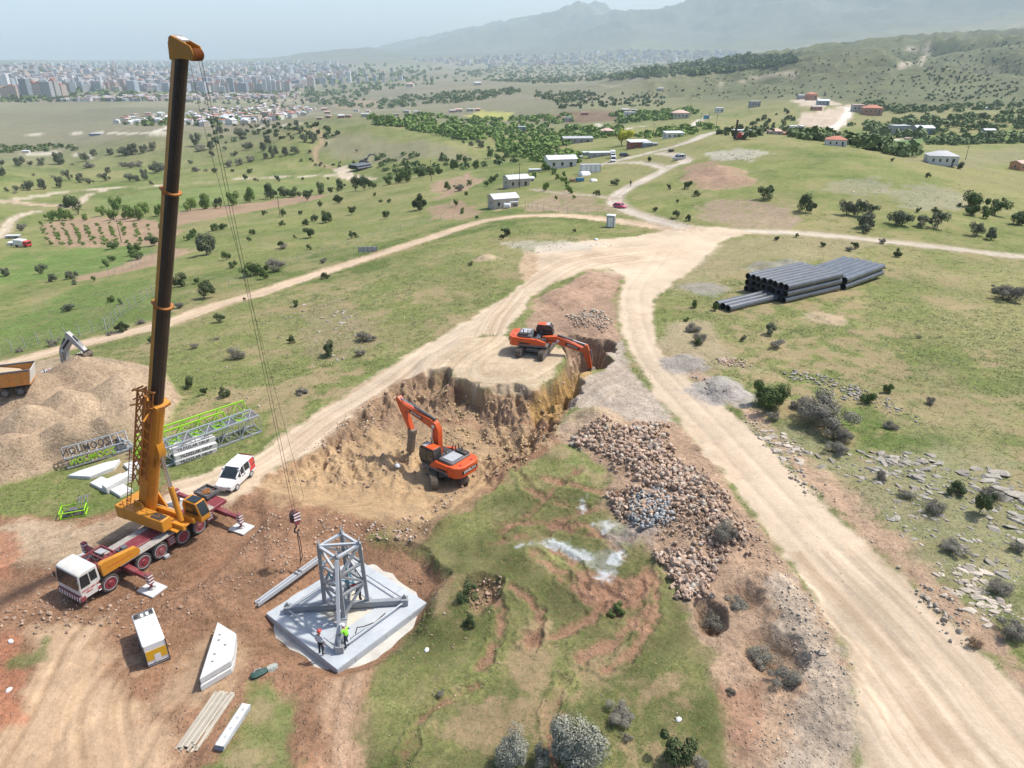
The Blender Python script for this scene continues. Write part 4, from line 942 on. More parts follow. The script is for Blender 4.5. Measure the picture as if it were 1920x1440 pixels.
    for k, (a_, dx) in enumerate(((hs + side * .12, .12), (hs - side * .1, -.12))): T().tube(a_, hook + side * dx + Vector((0, 0, .9)), .013, 5).build("hoist_rope", M_['dark'], root)
    T().path([hs2, hs2 + (hook - hs) * .08 + Vector((0, 0, -.4)), hook + Vector((-.6, .5, 1.8)), hook + Vector((-.1, 0, .9))], .010, 5).build("guide_rope", M_['dark'], root)
    hb = empty("hook_block", (0, 0, 0)); hb.parent = root
    Hm = Matrix.Translation(hook)
    for sd in (-1, 1): T(Hm).prism([(-.28, .75), (-.1, .95), (.1, .95), (.28, .75), (.3, .1), (.12, -.15), (-.12, -.15), (-.3, .1)], sd * .2 - .03, sd * .2 + .03).build("cheek_plate", M_['maroon'], hb, bevel=.01)
    for k in range(3):
        for sd in (-1, 1): T(Hm).hexa([(-.3, sd * .236, .1 + k * .27), (-.3, sd * .232, .1 + k * .27), (.3, sd * .232, .3 + k * .22), (.3, sd * .236, .3 + k * .22), (-.3, sd * .236, .2 + k * .27), (-.3, sd * .232, .2 + k * .27), (.3, sd * .232, .4 + k * .22), (.3, sd * .236, .4 + k * .22)]).build("warning_stripe", M_['white'], hb)
    T(Hm).lathe([(.08, -.14), (.34, -.14), (.30, 0), (.34, .14), (.08, .14)], 16, 'y', (0, 0, .5)).build("sheave", M_['dark'], hb)
    T(Hm).path([(0, 0, -.1), (0, 0, -.45)] + [(.22 * math.sin(t), 0, -.65 + .22 * math.cos(t)) for t in np.linspace(0, 4.4, 10)], .055, 7).build("hook", M_['dark'], hb)
    T(Hm).path([(0, 0, -.85), (.12, .1, -1.6), (.05, .05, -2.4), (.2, .1, -3.2)], .035, 5).path([(0, 0, -.85), (-.15, .0, -1.7), (.0, .15, -2.9), (.25, .05, -3.5)], .03, 5).build("sling_chain", M_['dark'], hb)
    # support mats under the jacks
    for x in (2.62, -5.35):
        for sd in (1, -1):
            p = toworld(Vector((x, sd * 3.6, 0)))
            mo = MB().box(-.62, .62, -.78, .78, 0, .13, .02).build("support_mat", M_['conc'])
            mo.location = (p[0], p[1], zg); mo.rotation_euler = (0, 0, A + .05 * sd)
            nm = {(2.62, 1): "pale square mat under the jack beside the front wheel", (-5.35, 1): "pale square mat under the rear jack nearest the van", (2.62, -1): "pale mat under the far front jack behind the cab", (-5.35, -1): "pale mat under the far rear jack behind the carrier"}[(x, sd)]
            tag(mo, nm, "support mat", "mats under the crane jacks")
    blk = MB().box(-.2, .2, -.12, .12, 0, .25, .03).build("wheel_chock", M_['lgrey']); p = toworld(Vector((-.2, 1.5, 0))); blk.location = (p[0], p[1], zg); blk.rotation_euler = (0, 0, A)
    tag(blk, "small grey wheel chock beside the crane's third wheel", "wheel chock")
build_crane()

# ---------------------------------------------------------------- excavators
def ribbon(pt, th):
    """outline of a bent box girder around a centre line"""
    L, Rr = [], []
    n = len(pt)
    for i in range(n):
        a, b = pt[max(i - 1, 0)], pt[min(i + 1, n - 1)]
        dx, dz = b[0] - a[0], b[1] - a[1]; l = math.hypot(dx, dz) + 1e-9
        L.append((pt[i][0] - dz / l * th[i] / 2, pt[i][1] + dx / l * th[i] / 2)); Rr.append((pt[i][0] + dz / l * th[i] / 2, pt[i][1] - dx / l * th[i] / 2))
    return L + Rr[::-1]
def bez(a, b, c, n=7):
    return [((1 - t) ** 2 * a[0] + 2 * t * (1 - t) * b[0] + t * t * c[0], (1 - t) ** 2 * a[1] + 2 * t * (1 - t) * b[1] + t * t * c[1]) for t in np.linspace(0, 1, n)]
def excavator(loc, ha, ta, foot, elbow, tip, send, tool, label, paint='orange', name="DEVELON", tool_end=None, k=1.0):
    T = MB; P = M_[paint]
    root = empty("excavator", loc, ha, label, "excavator")
    TM = Matrix.Rotation(ta - ha, 4, 'Z')
    uc = T(TM).box(-1.3, 1.3, -.8, .8, .45, .9, .05).lathe([(.75, .85), (.75, 1.12)], 20); uc.build("undercarriage", M_['grey'], root)
    for sd in (-1, 1):
        n = 14; out = []
        for i in range(n + 1):
            t = math.pi / 2 - math.pi * i / n; out.append((2.05 + .47 * math.cos(t), .47 + .47 * math.sin(t)))
        out += [(-x, z) for x, z in out[::-1]]
        q = T(TM).prism(out, sd * 1.32 - .3, sd * 1.32 + .3)
        per = out + [out[0]]; seg = []
        for a, b in zip(per[:-1], per[1:]):
            l = math.hypot(b[0] - a[0], b[1] - a[1]); m_ = max(1, int(l / .19))
            for j in range(m_): seg.append((a[0] + (b[0] - a[0]) * (j + .5) / m_, a[1] + (b[1] - a[1]) * (j + .5) / m_, math.atan2(b[1] - a[1], b[0] - a[0])))
        for x, z, an in seg:
            c_, s_ = math.cos(an), math.sin(an)
            e = [(x + c_ * u - s_ * v, z + s_ * u + c_ * v) for u, v in ((-.05, -.02), (.05, -.02), (.03, .055), (-.03, .055))]
            q.prism(e, sd * 1.32 - .3, sd * 1.32 + .3)
        tr = q.build("track", M_['track'], root, smooth=False)
        r_ = T(TM)
        for x in (-2.05, 2.05): r_.lathe([(.1, -.32), (.36, -.32), (.36, .32), (.1, .32)], 14, 'y', (x, sd * 1.32, .47))
        r_.box(-1.6, 1.6, sd * 1.32 - .315, sd * 1.32 + .315, .3, .68, .04); r_.build("track_frame", M_['grey'], tr)
    T().prism([(-1.75, -1.52), (1.45, -1.52), (1.6, -1.3), (1.6, 1.3), (1.45, 1.52), (-1.75, 1.52)], 1.14, 1.36, 'z').build("revolving_deck", M_['grey'], root, bevel=.02)
    cw = T().prism([(-1.72, -1.53), (-2.45, -1.5), (-2.85, -1.15), (-2.98, -.6), (-2.98, .6), (-2.85, 1.15), (-2.45, 1.5), (-1.72, 1.53)], 1.12, 2.16, 'z').build("counterweight", P, root, bevel=.07)
    T().box(-2.995, -2.97, -.95, .95, 1.48, 1.82).build("name_band", M_['black'], cw)
    if name: lettering("lettering", name, .32, frame_m((-3.0, 0, 1.65), (0, -1, 0), (0, 0, 1)), M_['white'], cw, .006, 1.1)
    for y in (-.7, .7): T().lathe([(.12, 2.14), (.1, 2.22), (.03, 2.22)], 8, 'z', (-2.5, y, 0)).build("lifting_eye", M_['red'], cw)
    for sd in (-1, 1):
        y0, y1 = sorted((sd * 1.2, sd * 1.525))
        s_ = T().prism([(-1.7, 1.36), (1.35 if sd < 0 else .55, 1.36), (1.35 if sd < 0 else .3, 1.75), (.3 if sd < 0 else -.1, 2.06), (-1.7, 2.10)], y0, y1).build("side_panel", P, root, bevel=.03)
        q0, q1 = sorted((sd * 1.518, sd * 1.532))
        T().prism([(-1.6, 1.42), (-.5, 1.42), (-.3, 1.55), (-1.6, 1.66)], q0, q1).build("side_decal", M_['black'], s_)
    hd = T().box(-2.0, -.35, -1.2, 1.2, 1.36, 2.34, .05).build("engine_hood", M_['grey'], root)
    T().box(-1.75, -.6, -.45, .95, 2.34, 2.40, .01).build("hood_panel", M_['lgrey'], hd)
    T().box(-1.9, -.7, -1.15, -.6, 2.34, 2.52, .03).build("filter_box", M_['dark'], hd)
    for i, (x, y) in enumerate(((-.55, -.8), (-.75, -1.0), (-.4, -.55), (-1.3, -.85))): T().tube((x, y, 2.3), (x, y, 2.85 + .12 * (i % 2)), .05, 7).build("exhaust_pipe", M_['dark'], hd)
    T().box(-.3, 1.3, -1.15, -.5, 1.36, 1.95, .04).box(-.2, .35, -.4, .4, 1.36, 1.8, .05).build("tool_locker", M_['dark'], root)
    pp = T()
    rq = random.Random(4)
    for i in range(8): pp.path([(-.2 + rq.uniform(0, .4), -.9 + i * .22, 1.7), (.1 + rq.uniform(0, .3), -.8 + i * .2, 2.05), (.5, -.6 + i * .15, 1.8)], .035, 5)
    tag(pp.build("hoses", M_['lgrey'], root), kind="stuff")
    for a, b in (((-.3, 1.5, 2.05), (-.3, 1.5, 2.6)), ((1.3, -1.45, 1.8), (1.3, -1.45, 2.5)), ((.3, -1.45, 1.9), (.3, -1.45, 2.5)), ((1.3, -1.45, 2.5), (.3, -1.45, 2.5))): T().tube(a, b, .025, 6).build("handrail", M_['dark'], root)
    cab = T().prism([(-.05, 1.36), (1.62, 1.36), (1.85, 2.0), (1.7, 2.95), (1.45, 3.08), (0, 3.08), (-.1, 2.6)], .52, 1.5).build("cab", M_['dark'], root, bevel=.05)
    T().box(.05, 1.5, .56, 1.46, 3.06, 3.14, .03).build("cab_roof", P, cab)
    T().box(1.0, 1.46, .6, 1.42, 3.135, 3.155).build("roof_hatch", M_['lgrey'], cab)
    for i in range(3): T().box(1.45, 1.56, .66 + i * .26, .84 + i * .26, 3.1, 3.2, .02).build("work_lamp", M_['dark'], cab)
    T().hexa([(1.87, .6, 2.02), (1.87, 1.42, 2.02), (1.83, 1.42, 2.02), (1.83, .6, 2.02), (1.72, .6, 2.9), (1.72, 1.42, 2.9), (1.68, 1.42, 2.9), (1.68, .6, 2.9)]).build("windscreen", M_['glass'], cab)
    for y0, y1 in ((.5, .524), (1.496, 1.52)): T().prism([(1.72, 2.0), (1.6, 2.88), (.85, 2.9), (.85, 1.75), (1.55, 1.75)], y0, y1).prism([(.78, 1.9), (.78, 2.9), (.1, 2.88), (.05, 1.95)], y0, y1).build("cab_glass", M_['glass'], cab)
    # front equipment: joints in the machine's lift plane (distance forward, height above ground)
    lp = lambda a, b, t: (a[0] + (b[0] - a[0]) * t, a[1] + (b[1] - a[1]) * t)
    cl = [foot, lp(foot, elbow, .4), lp(foot, elbow, .72)] + bez(lp(foot, elbow, .86), elbow, lp(elbow, tip, .14), 3) + [lp(elbow, tip, .35), lp(elbow, tip, .7), tip]; th = [.42, .62, .78, .86, .88, .84, .72, .58, .46]
    bo = T().prism(ribbon(cl, th), -.28, .28).build("boom", P, root, bevel=.02)
    d = Vector((tip[0] - cl[4][0], 0, tip[1] - cl[4][1])).normalized()
    for sd in (-1, 1):
        pm = Vector(((cl[6][0] * .5 + cl[7][0] * .5), sd * .292, (cl[6][1] * .5 + cl[7][1] * .5))); dd = Vector((cl[7][0] - cl[6][0], 0, cl[7][1] - cl[6][1])).normalized()
        L_ = T(); up = Vector((-dd.z, 0, dd.x)); h_ = .13; l_ = .85
        c8 = [pm - dd * l_ - up * h_, pm + dd * l_ - up * h_, pm + dd * l_ + up * h_, pm - dd * l_ + up * h_]
        off = Vector((0, sd * .012, 0)); T().add([p - off for p in c8] + [p for p in c8], [(0, 1, 2, 3), (4, 5, 6, 7), (0, 1, 5, 4), (1, 2, 6, 5), (2, 3, 7, 6), (3, 0, 4, 7)]).build("name_band", M_['black'], bo)
        if name: lettering("lettering", name, .24, frame_m(pm + Vector((0, sd * .006, 0)), dd * -sd, up), M_['white'], bo, .004, 1.2)
        pb = Vector((cl[4][0], sd * .292, cl[4][1])); T().box(pb.x - .14, pb.x + .14, pb.y - .008, pb.y + .008, pb.z - .14, pb.z + .14).build("white_decal", M_['white'], bo)
        lo = T().tube((1.35, sd * .42, 1.35), ((1.35 + cl[4][0]) / 2, sd * .42, (1.35 + cl[4][1] - .2) / 2), .13, 10).build("boom_cylinder", P, root)
        T().tube(((1.35 + cl[4][0]) / 2, sd * .42, (1.35 + cl[4][1] - .2) / 2), (cl[4][0], sd * .42, cl[4][1] - .15), .07, 8).build("piston_rod", M_['chrome'], lo)
    sdv = Vector((send[0] - tip[0], 0, send[1] - tip[1])).normalized(); perp = Vector((-sdv.z, 0, sdv.x))
    if perp.x * d.x + perp.z * d.z < 0: perp = -perp         # away from the boom
    kn = (tip[0] - sdv.x * .75 + perp.x * .18, tip[1] - sdv.z * .75 + perp.z * .18)
    st = T().prism(ribbon([kn, (tip[0], tip[1]), (tip[0] * .6 + send[0] * .4, tip[1] * .6 + send[1] * .4), send], [.35, .78, .6, .36]), -.24, .24).build("stick", P, root, bevel=.02)
    m0 = (cl[4][0] - .1, cl[4][1] + .62); mm = (m0[0] * .45 + kn[0] * .55, m0[1] * .45 + kn[1] * .55)
    ac = T().tube((m0[0], 0, m0[1]), (mm[0], 0, mm[1]), .125, 10).build("arm_cylinder", M_['grey'], root)
    T().tube((mm[0], 0, mm[1]), (kn[0], 0, kn[1]), .065, 8).build("piston_rod", M_['chrome'], ac)
    b0 = (tip[0] + perp.x * .5, tip[1] + perp.z * .5); b1 = (send[0] - sdv.x * .5 + perp.x * .42, send[1] - sdv.z * .5 + perp.z * .42)
    bc = T().tube((b0[0], 0, b0[1]), ((b0[0] + b1[0]) / 2, 0, (b0[1] + b1[1]) / 2), .1, 10).build("bucket_cylinder", M_['grey'], root)
    T().tube(((b0[0] + b1[0]) / 2, 0, (b0[1] + b1[1]) / 2), (b1[0], 0, b1[1]), .055, 8).build("piston_rod", M_['chrome'], bc)
    if tool == 'breaker':
        te = tool_end; dv = Vector((te[0] - send[0], 0, te[1] - send[1])); L = dv.length; Z = frame_m((send[0], 0, send[1]), dv, (0, 1, 0))
        bk = T(Z).box(-.25, .35, -.32, .32, -.34, .34, .04).box(.3, L * .82, -.27, .27, -.3, .3, .05).build("rock_breaker", mat("worn_breaker_steel", (.20, .165, .125), .8, .1, var=.3, scale=5, dirt=.6), root)
        T(Z).tube((L * .82, 0, 0), (L * .95, 0, 0), .09, 10).tube((L * .95, 0, 0), (L + .05, 0, 0), .09, 10, .02).build("chisel", M_['steel'], bk)
    else:
        an = tool_end or 0.0
        Z = Matrix.Translation((send[0], 0, send[1])) @ Matrix.Rotation(an, 4, 'Y')
        arc = [(.15, .12), (.55, .05), (.85, -.35), (.8, -.85), (.45, -1.2), (-.05, -1.25)]
        inn = [(-.05, -1.18), (.4, -1.12), (.72, -.82), (.76, -.36), (.5, 0), (.15, .04)]
        b_ = T(Z).prism(arc + inn, -.62, .62)
        for sd in (-1, 1): b_.prism(arc + [(-.2, -.9), (-.05, -.2)], sd * .62 - .025, sd * .62 + .025)
        bk = b_.build("bucket", M_['track'], root)
        for i in range(5): T(Z).hexa([(-.3, -.55 + i * .25, -1.27), (-.02, -.58 + i * .25, -1.27), (-.02, -.45 + i * .25, -1.27), (-.3, -.48 + i * .25, -1.27), (-.3, -.55 + i * .25, -1.23), (-.02, -.58 + i * .25, -1.18), (-.02, -.45 + i * .25, -1.18), (-.3, -.48 + i * .25, -1.23)]).build("tooth", M_['steel'], bk)
    return root
c1, a1 = (-6.0, 55.5), rad(141); z1 = gz(*c1)
def J(px, py, c, a, z):
    f, h = vplane(px, py, c, a); return (f, h - z)
excavator((c1[0], c1[1], z1), a1, rad(103), (.75, 1.75), J(818, 797, c1, a1, z1), J(754, 757, c1, a1, z1), J(773, 808, c1, a1, z1), 'breaker',
          "orange excavator with rock breaker standing on the dug out work floor", tool_end=(J(770, 853, c1, a1, z1)[0] + .1, .1))
c2, a2 = (2.75, 76.1), rad(-13); z2 = gz(*c2)
excavator((c2[0], c2[1], z2), a2, rad(70), (.75, 1.75), J(1046, 637, c2, a2, z2), J(1099, 658, c2, a2, z2), J(1107, 690, c2, a2, z2), 'bucket',
          "orange excavator on the plateau digging down into the pit", tool_end=rad(25))
p3 = at(120, 694); c3 = (p3[0] * 1.055 - .5, p3[1] * 1.055); z3 = float(sample(GZ0, np.array([c3[0]]), np.array([c3[1]]))[0]); a3 = rad(-15)
M_['ewhite'] = mat("dusty_white_excavator", (.42, .42, .41), .55, var=.15, dirt=.5)
excavator((c3[0], c3[1], z3), a3, rad(10), (.75, 1.75), J(120, 655, c3, a3, z3), J(134, 634, c3, a3, z3), J(160, 658, c3, a3, z3), 'bucket',
          "dusty white excavator mostly hidden behind the gravel heap", paint='ewhite', name=None, tool_end=rad(60))

# ---------------------------------------------------------------- road vehicles
def vehicle(name, loc, rz, body, mats, label, cat, L=4.3, Wd=1.75, H=1.5, kind='car', group=None, wr=.31, rear=None):
    """body lofted from cross sections; glass set into the greenhouse"""
    T = MB
    root = empty(name, loc, rz, label, cat, group)
    h = L / 2; w = Wd / 2
    if kind == 'van':   st = [(-h, .35, 1.0, .92), (-h + .08, .28, 1.05, .98), (h - 1.35, .26, 1.05, 1), (h - .95, .26, 1.02, 1), (h - .2, .3, .86, .95), (h, .38, .72, .84)]; roof = [(-h + .06, .93), (-h + .16, .985), (-.2, 1.0), (h - 1.75, .97), (h - .92, .62 * 1.05)]
    else:               st = [(-h, .38, .8, .86), (-h + .15, .28, .92, .96), (-.3, .24, .93, 1), (h - 1.2, .24, .9, 1), (h - .25, .28, .72, .94), (h, .38, .6, .8)]; roof = [(-h + .3, .66), (-h + .75, .96), (0.05, 1.0), (.5, .97), (h - 1.15, .64)]
    rings = []
    for x, zb, zt, k in st: rings.append([(x, -w * k * .93, zb), (x, -w * k, zb + .2), (x, -w * k * .985, zt), (x, w * k * .985, zt), (x, w * k, zb + .2), (x, w * k * .93, zb)])
    bd = T().loft(rings).build("body", body, root, bevel=.04)
    zb_ = st[2][2] - .03
    g = []
    for x, k in roof:
        zt = max(zb_ + .02, H * k) if kind != 'van' else max(zb_ + .02, H * k)
        ins = .80 if kind != 'van' else .88
        f_ = (zt - zb_) / (H - zb_); ww = w * (.97 - (.97 - ins) * f_)
        g.append([(x, -w * .97, zb_), (x, -ww, zt), (x, ww, zt), (x, w * .97, zb_)])
    gl = T().loft(g).build("greenhouse", M_['glass'], root)
    rf = T(); top = [(x, max(zb_ + .02, H * k)) for x, k in roof]
    ins = .80 if kind != 'van' else .88
    i0, i1 = 1, 3
    rf.loft([[(x, -w * (ins + .03), z - .02), (x, -w * ins, z + .03), (x, w * ins, z + .03), (x, w * (ins + .03), z - .02)] for x, z in top[i0:i1 + 1]]).build("roof", body, root, bevel=.02)
    for sd in (-1, 1):
        pil = [0, 1, 2, 3] if kind == 'van' else [1, 2, 3]
        for (xa, xb) in ((roof[0][0], roof[1][0]), (roof[3][0], roof[4][0])):
            za = [z for x, z in top if x == xa][0]; zc = [z for x, z in top if x == xb][0]
            T().bar((xa, sd * w * (.97 if za < zc else ins + .01), za), (xb, sd * w * (ins + .01 if za < zc else .97), zc), .1, .09).build("pillar", body, root)
        for x in ([-.55, .35] if kind != 'van' else [-h + .95, -.15, .45]):
            T().bar((x, sd * w * .985, zb_), (x, sd * w * (ins + .02), H - .03), .05, .12 if kind != 'van' else .2).build("pillar", body, root)
        if kind == 'van':
            T().hexa([(-h + .1, sd * (w * .90), .62), (-h + .8, sd * (w * .90), .62), (-h + .95, sd * (w * 1.012), .62), (-h + .1, sd * (w * 1.005), .62), (-h + .14, sd * (w * .80), H * .96), (-h + .8, sd * (w * .80), H * .97), (-h + .8, sd * (w * .905), H * .97), (-h + .14, sd * (w * .905), H * .96)]).build("rear_side_panel", rear or body, root)
        T().box(h - .14, h + .005, sd * w * .72 - .14, sd * w * .72 + .14, .62, .78, .03).build("headlight", M_['lgrey'], root)
        T().box(-h - .01, -h + .06, sd * w * .8 - .09, sd * w * .8 + .09, .7, 1.0, .02).build("tail_light", M_['red'], root)
        for x in (h - .82, -h + .85):
            wh = T().lathe([(wr * .55, -.1), (wr * .94, -.1), (wr, 0), (wr * .94, .1), (wr * .55, .1)], 18, 'y', (x, sd * (w - .09), wr)).build("wheel", M_['rubber'], root)
            T().lathe([(wr * .62, 0), (wr * .55, .02 * sd), (.05, .03 * sd), (.01, .03 * sd)], 14, 'y', (x, sd * (w + .012), wr)).build("rim", M_['lgrey'], wh)
        T().box(h - 1.5, h - 1.35, sd * (w + .02) - .08, sd * (w + .02) + .08, 1.0, 1.14, .03).build("mirror", M_['dark'], root)
    T().box(h - .12, h + .03, -w * .86, w * .86, .28, .52, .05).build("bumper", M_['dark'], root)
    T().box(-h - .03, -h + .12, -w * .86, w * .86, .28, .5, .05).build("bumper", M_['dark'], root)
    T().box(h + .0, h + .035, -.26, .26, .38, .48).build("number_plate", M_['white'], root)
    if rear: T().box(-h - .012, -h + .03, -w * .8, w * .8, .55, 1.72, .02).build("tailgate", rear, root)
    return root
fw, rw = on_plane(444, 921, .35), on_plane(475, 891, .35)
va = math.atan2(fw[1] - rw[1], fw[0] - rw[0]); mid_ = (fw + rw) / 2
vl = (-math.sin(va), math.cos(va))
vc = (mid_[0] - vl[0] * .82, mid_[1] - vl[1] * .82)
vz = min(gz(vc[0] + dx, vc[1] + dy) for dx in (-1.2, 0, 1.2) for dy in (-1.2, 0, 1.2))
VAN = vehicle("van", (vc[0], vc[1], gz(*vc)), va, M_['white'], None, "white van with red tail panels parked on the haul road", "van", 3.85, 1.62, 1.7, 'van', rear=M_['red'])
for x in (.12, -.2): MB().box(x - .08, x + .08, .80, .845, .86, .93, .01).build("door_handle", M_['black'], VAN)

def dump_truck():
    p = at(20, 728); T = MB
    c = on_plane(30, 700, gz(p[0], p[1]) + 2.0)
    rz = rad(20); root = empty("dump_truck", (c[0] - 1.5, c[1] - .2, gz(c[0] - 1.5, c[1])), rz, "orange tipper truck at the far side of the gravel heap", "dump truck")
    pl = [(2.6, 1.25), (2.95, 2.75), (-2.9, 2.75), (-2.7, 1.25)]
    b = T().box(-2.8, 2.7, -1.2, 1.2, 1.2, 1.32)
    for sd in (-1, 1): b.prism(pl, sd * 1.2 - .05, sd * 1.2 + .05)
    bo = b.build("tipper_body", mat("tipper_orange", (.60, .25, .055), .5, var=.12, dirt=.45), root)
    T().hexa([(2.62, -1.15, 1.28), (2.62, 1.15, 1.28), (2.68, 1.15, 1.28), (2.68, -1.15, 1.28), (2.95, -1.15, 2.75), (2.95, 1.15, 2.75), (3.02, 1.15, 2.75), (3.02, -1.15, 2.75)]).build("tailgate", M_['cream'], bo)
    for sd in (-1, 1):
        T().box(-2.9, 2.95, sd * 1.2 - .09, sd * 1.2 + .09, 2.7, 2.85).build("top_rail", M_['grey'], bo)
        for x in (-2.2, -1.1, 0, 1.1, 2.2): T().box(x - .05, x + .05, sd * 1.27 - .05, sd * 1.27 + .05, 1.3, 2.7).build("body_rib", MATS["tipper_orange"], bo)
    T().prism([(-2.6, 1.4), (2.4, 1.4), (1.5, 2.3), (-.5, 2.75), (-2.2, 2.5)], -1.0, 1.0).build("gravel_load", mat("gravel_load", (.43, .33, .22), .95, var=.3, scale=8, bump=.6), bo)
    T().box(-4.6, 2.4, -.45, .45, .75, 1.15).build("chassis", M_['dark'], root)
    cb = T().prism([(-5.1, .6), (-3.2, .6), (-3.2, 2.7), (-4.9, 2.7), (-5.15, 1.7)], -1.2, 1.2).build("cab", M_['cream'], root, bevel=.06)
    T().hexa([(-5.17, -1.05, 1.75), (-5.17, 1.05, 1.75), (-5.1, 1.05, 1.75), (-5.1, -1.05, 1.75), (-4.95, -1.05, 2.6), (-4.95, 1.05, 2.6), (-4.88, 1.05, 2.6), (-4.88, -1.05, 2.6)]).build("windscreen", M_['glass'], cb)
    for x in (-4.2, .2, 1.6):
        for sd in (-1, 1):
            w = T().lathe([(.25, -.15), (.5, -.15), (.52, 0), (.5, .15), (.25, .15)], 16, 'y', (x, sd * 1.0, .52)).build("wheel", M_['rubber'], root)
            T().lathe([(.3, 0), (.26, .03 * sd), (.05, .05 * sd)], 12, 'y', (x, sd * 1.155, .52)).build("rim", M_['grey'], w)
dump_truck()

# ---------------------------------------------------------------- tower crane footing
SZ = -.62 + .56                                                # top of the slab
def build_footing():
    T = MB
    cx, cy, rz = -11.13, 37.32, rad(50.5)
    h = 3.78
    sl = empty("foundation_slab", (cx, cy, -.64), rz, "square grey concrete foundation slab under the lattice tower", "foundation slab")
    bm = T()
    # ring of wet concrete round a slightly lower dry middle
    bm.box(-h, h, -h, h, 0, .50)
    bm.build("slab", M_['wetconc'], sl, bevel=.02)
    for a, b, c, d in ((-h + .01, h - .01, -h + .01, -1.45), (-h + .01, h - .01, 1.45, h - .01), (-h + .01, -1.45, -1.43, 1.43), (1.45, h - .01, -1.43, 1.43)):
        T().box(a, b, c, d, .504, .575).build("wearing_coat", M_['wetconc'], sl, bevel=.012)
    T().box(-1.44, 1.44, -1.44, 1.44, .504, .525).build("dry_middle", mat("dry_beige_concrete", (.55, .50, .41), .9, var=.12, scale=1.2), sl)
    for i, x in enumerate((-2.4, 0.1, 2.2)):
        for s_ in (0, 1):
            q = T()
            if s_ == 0: q.box(x, x + .02, -h - .006, -h + .01, .02, .48)
            else: q.box(-h - .006, -h + .01, x, x + .02, .02, .48)
            q.build("formwork_joint", M_['grey'], sl)
    # blinding apron
    t = np.linspace(0, 6.283, 40)[:-1]; rg = random.Random(8); v = []
    for a in t:
        k = 1 / max(abs(math.cos(a)), abs(math.sin(a))); r_ = (h + .62 + .18 * math.sin(3 * a + 1) + rg.uniform(-.14, .14)) * min(k, 1.39)
        v.append((r_ * math.cos(a), r_ * math.sin(a)))
    ap = T(Matrix.Translation((cx, cy, 0)) @ Matrix.Rotation(rz, 4, 'Z')).prism(v, -.75, -.585, 'z').build("concrete_blinding", mat("blinding_concrete", (.50, .475, .42), .9, var=.2, scale=1.0, dirt=.3), None)
    tag(ap, "pale thin concrete layer round the foundation slab", kind="structure")
    # tower base frame
    z0 = .575; G = M_['galv']
    tw = empty("lattice_tower", (cx, cy, -.64), rz + rad(45), "grey steel lattice tower base with cross beams on the slab", "tower frame")
    gm = mat("tower_grey_paint", (.27, .285, .30), .5, .15, var=.1, scale=2, dirt=.25)
    gl = mat("tower_light_grey_paint", (.46, .48, .50), .45, .15, var=.08, scale=2, dirt=.2)
    r_ = 3.98
    for k in range(4):
        a = k * math.pi / 2; Z = Matrix.Rotation(a, 4, 'Z')
        bmm = T(Z).box(.2 if k % 2 else -.0, r_, -.16, .16, z0 + .06, z0 + .48, .015).build("cross_beam", gm, tw)
        T(Z).box(r_ - .35, r_ + .12, -.26, .26, z0, z0 + .52, .02).build("beam_shoe", gm, tw)
        T(Z).prism([(r_ - .3, z0 + .52), (r_ + .05, z0 + .52), (r_ - .1, z0 + .85)], -.05, .05).build("lifting_lug", gm, tw)
        # tie between neighbouring shoes
        T().tube(Z @ Vector((r_ - .1, .1, z0 + .3)), Z @ Vector((.1, r_ - .1, z0 + .3)), .06, 8).build("tie_rod", gl, tw)
    # mast: four legs at the beam crossing, plan turned with the beams' diagonals
    q, ht, tp = 1.42, 4.85, .90
    def leg(k, f):                                             # f 0..1 up the mast; the corners sit over the beams
        a = k * math.pi / 2; rr0 = q * (1 - f) + q * tp * f
        return Vector((rr0 * math.cos(a), rr0 * math.sin(a), z0 + .48 + ht * f))
    for k in range(4):
        T().bar(leg(k, 0), leg(k, 1.0), .24, .24, leg(k, 0) - leg((k + 2) % 4, 0)).build("mast_leg", gm, tw, bevel=.015)
        T().box(leg(k, 0).x - .25, leg(k, 0).x + .25, leg(k, 0).y - .25, leg(k, 0).y + .25, z0 + .48, z0 + .56).build("base_plate", gm, tw)
        e = leg(k, 1.0)
        for dd in (-.09, .09): T().bar(e + Vector((dd, 0, 0)), e + Vector((dd, 0, .32)), .05, .2).build("fishplate", gm, tw)
        n = (k + 1) % 4
        lv = [0.02, .35, .67, .97]
        for i in range(1, 4): T().bar(leg(k, lv[i]), leg(n, lv[i]), .17, .17).build("horizontal_brace", gl if i == 3 else gm, tw)
        for i in range(3):
            a_, b_ = (leg(k, lv[i]), leg(n, lv[i + 1])) if (i + k) % 2 == 0 else (leg(n, lv[i]), leg(k, lv[i + 1]))
            T().bar(a_, b_, .15, .15).build("diagonal_brace", gm, tw)
    T().bar(leg(1, .985), leg(3, .985), .16, .14).build("cross_brace", gl, tw)
    # raking strut on the camera-side shoe and its twin opposite
    for k in (0, 1, 2, 3):
        a = k * math.pi / 2; o = Vector((math.cos(a), math.sin(a), 0))
        wv = Matrix.Rotation(rz + rad(45), 4, 'Z') @ o
        if abs(wv.x) < .4: T().bar(o * (r_ - .1) + Vector((0, 0, z0 + .45)), leg(k, .96) + o * .12, .20, .24, o).build("raking_strut", gl if wv.y < 0 else gm, tw, bevel=.01)
    T().path([leg(1, .9) + Vector((.3, .2, -.2)), leg(1, .88) * .6, leg(3, .86) * .5, leg(0, .85) * .7], .05, 6).build("blue_strap", mat("blue_strap", (.02, .16, .24), .7), tw)
    cb = T().path([(-3.0, -.9, z0 + .5), (-2.7, -1.0, z0 + .75), (-2.3, -1.3, z0 + .4), (-1.6, -2.0, z0 + .05), (-.8, -2.6, z0 + .04)], .035, 6).build("cable", M_['dark'], None)
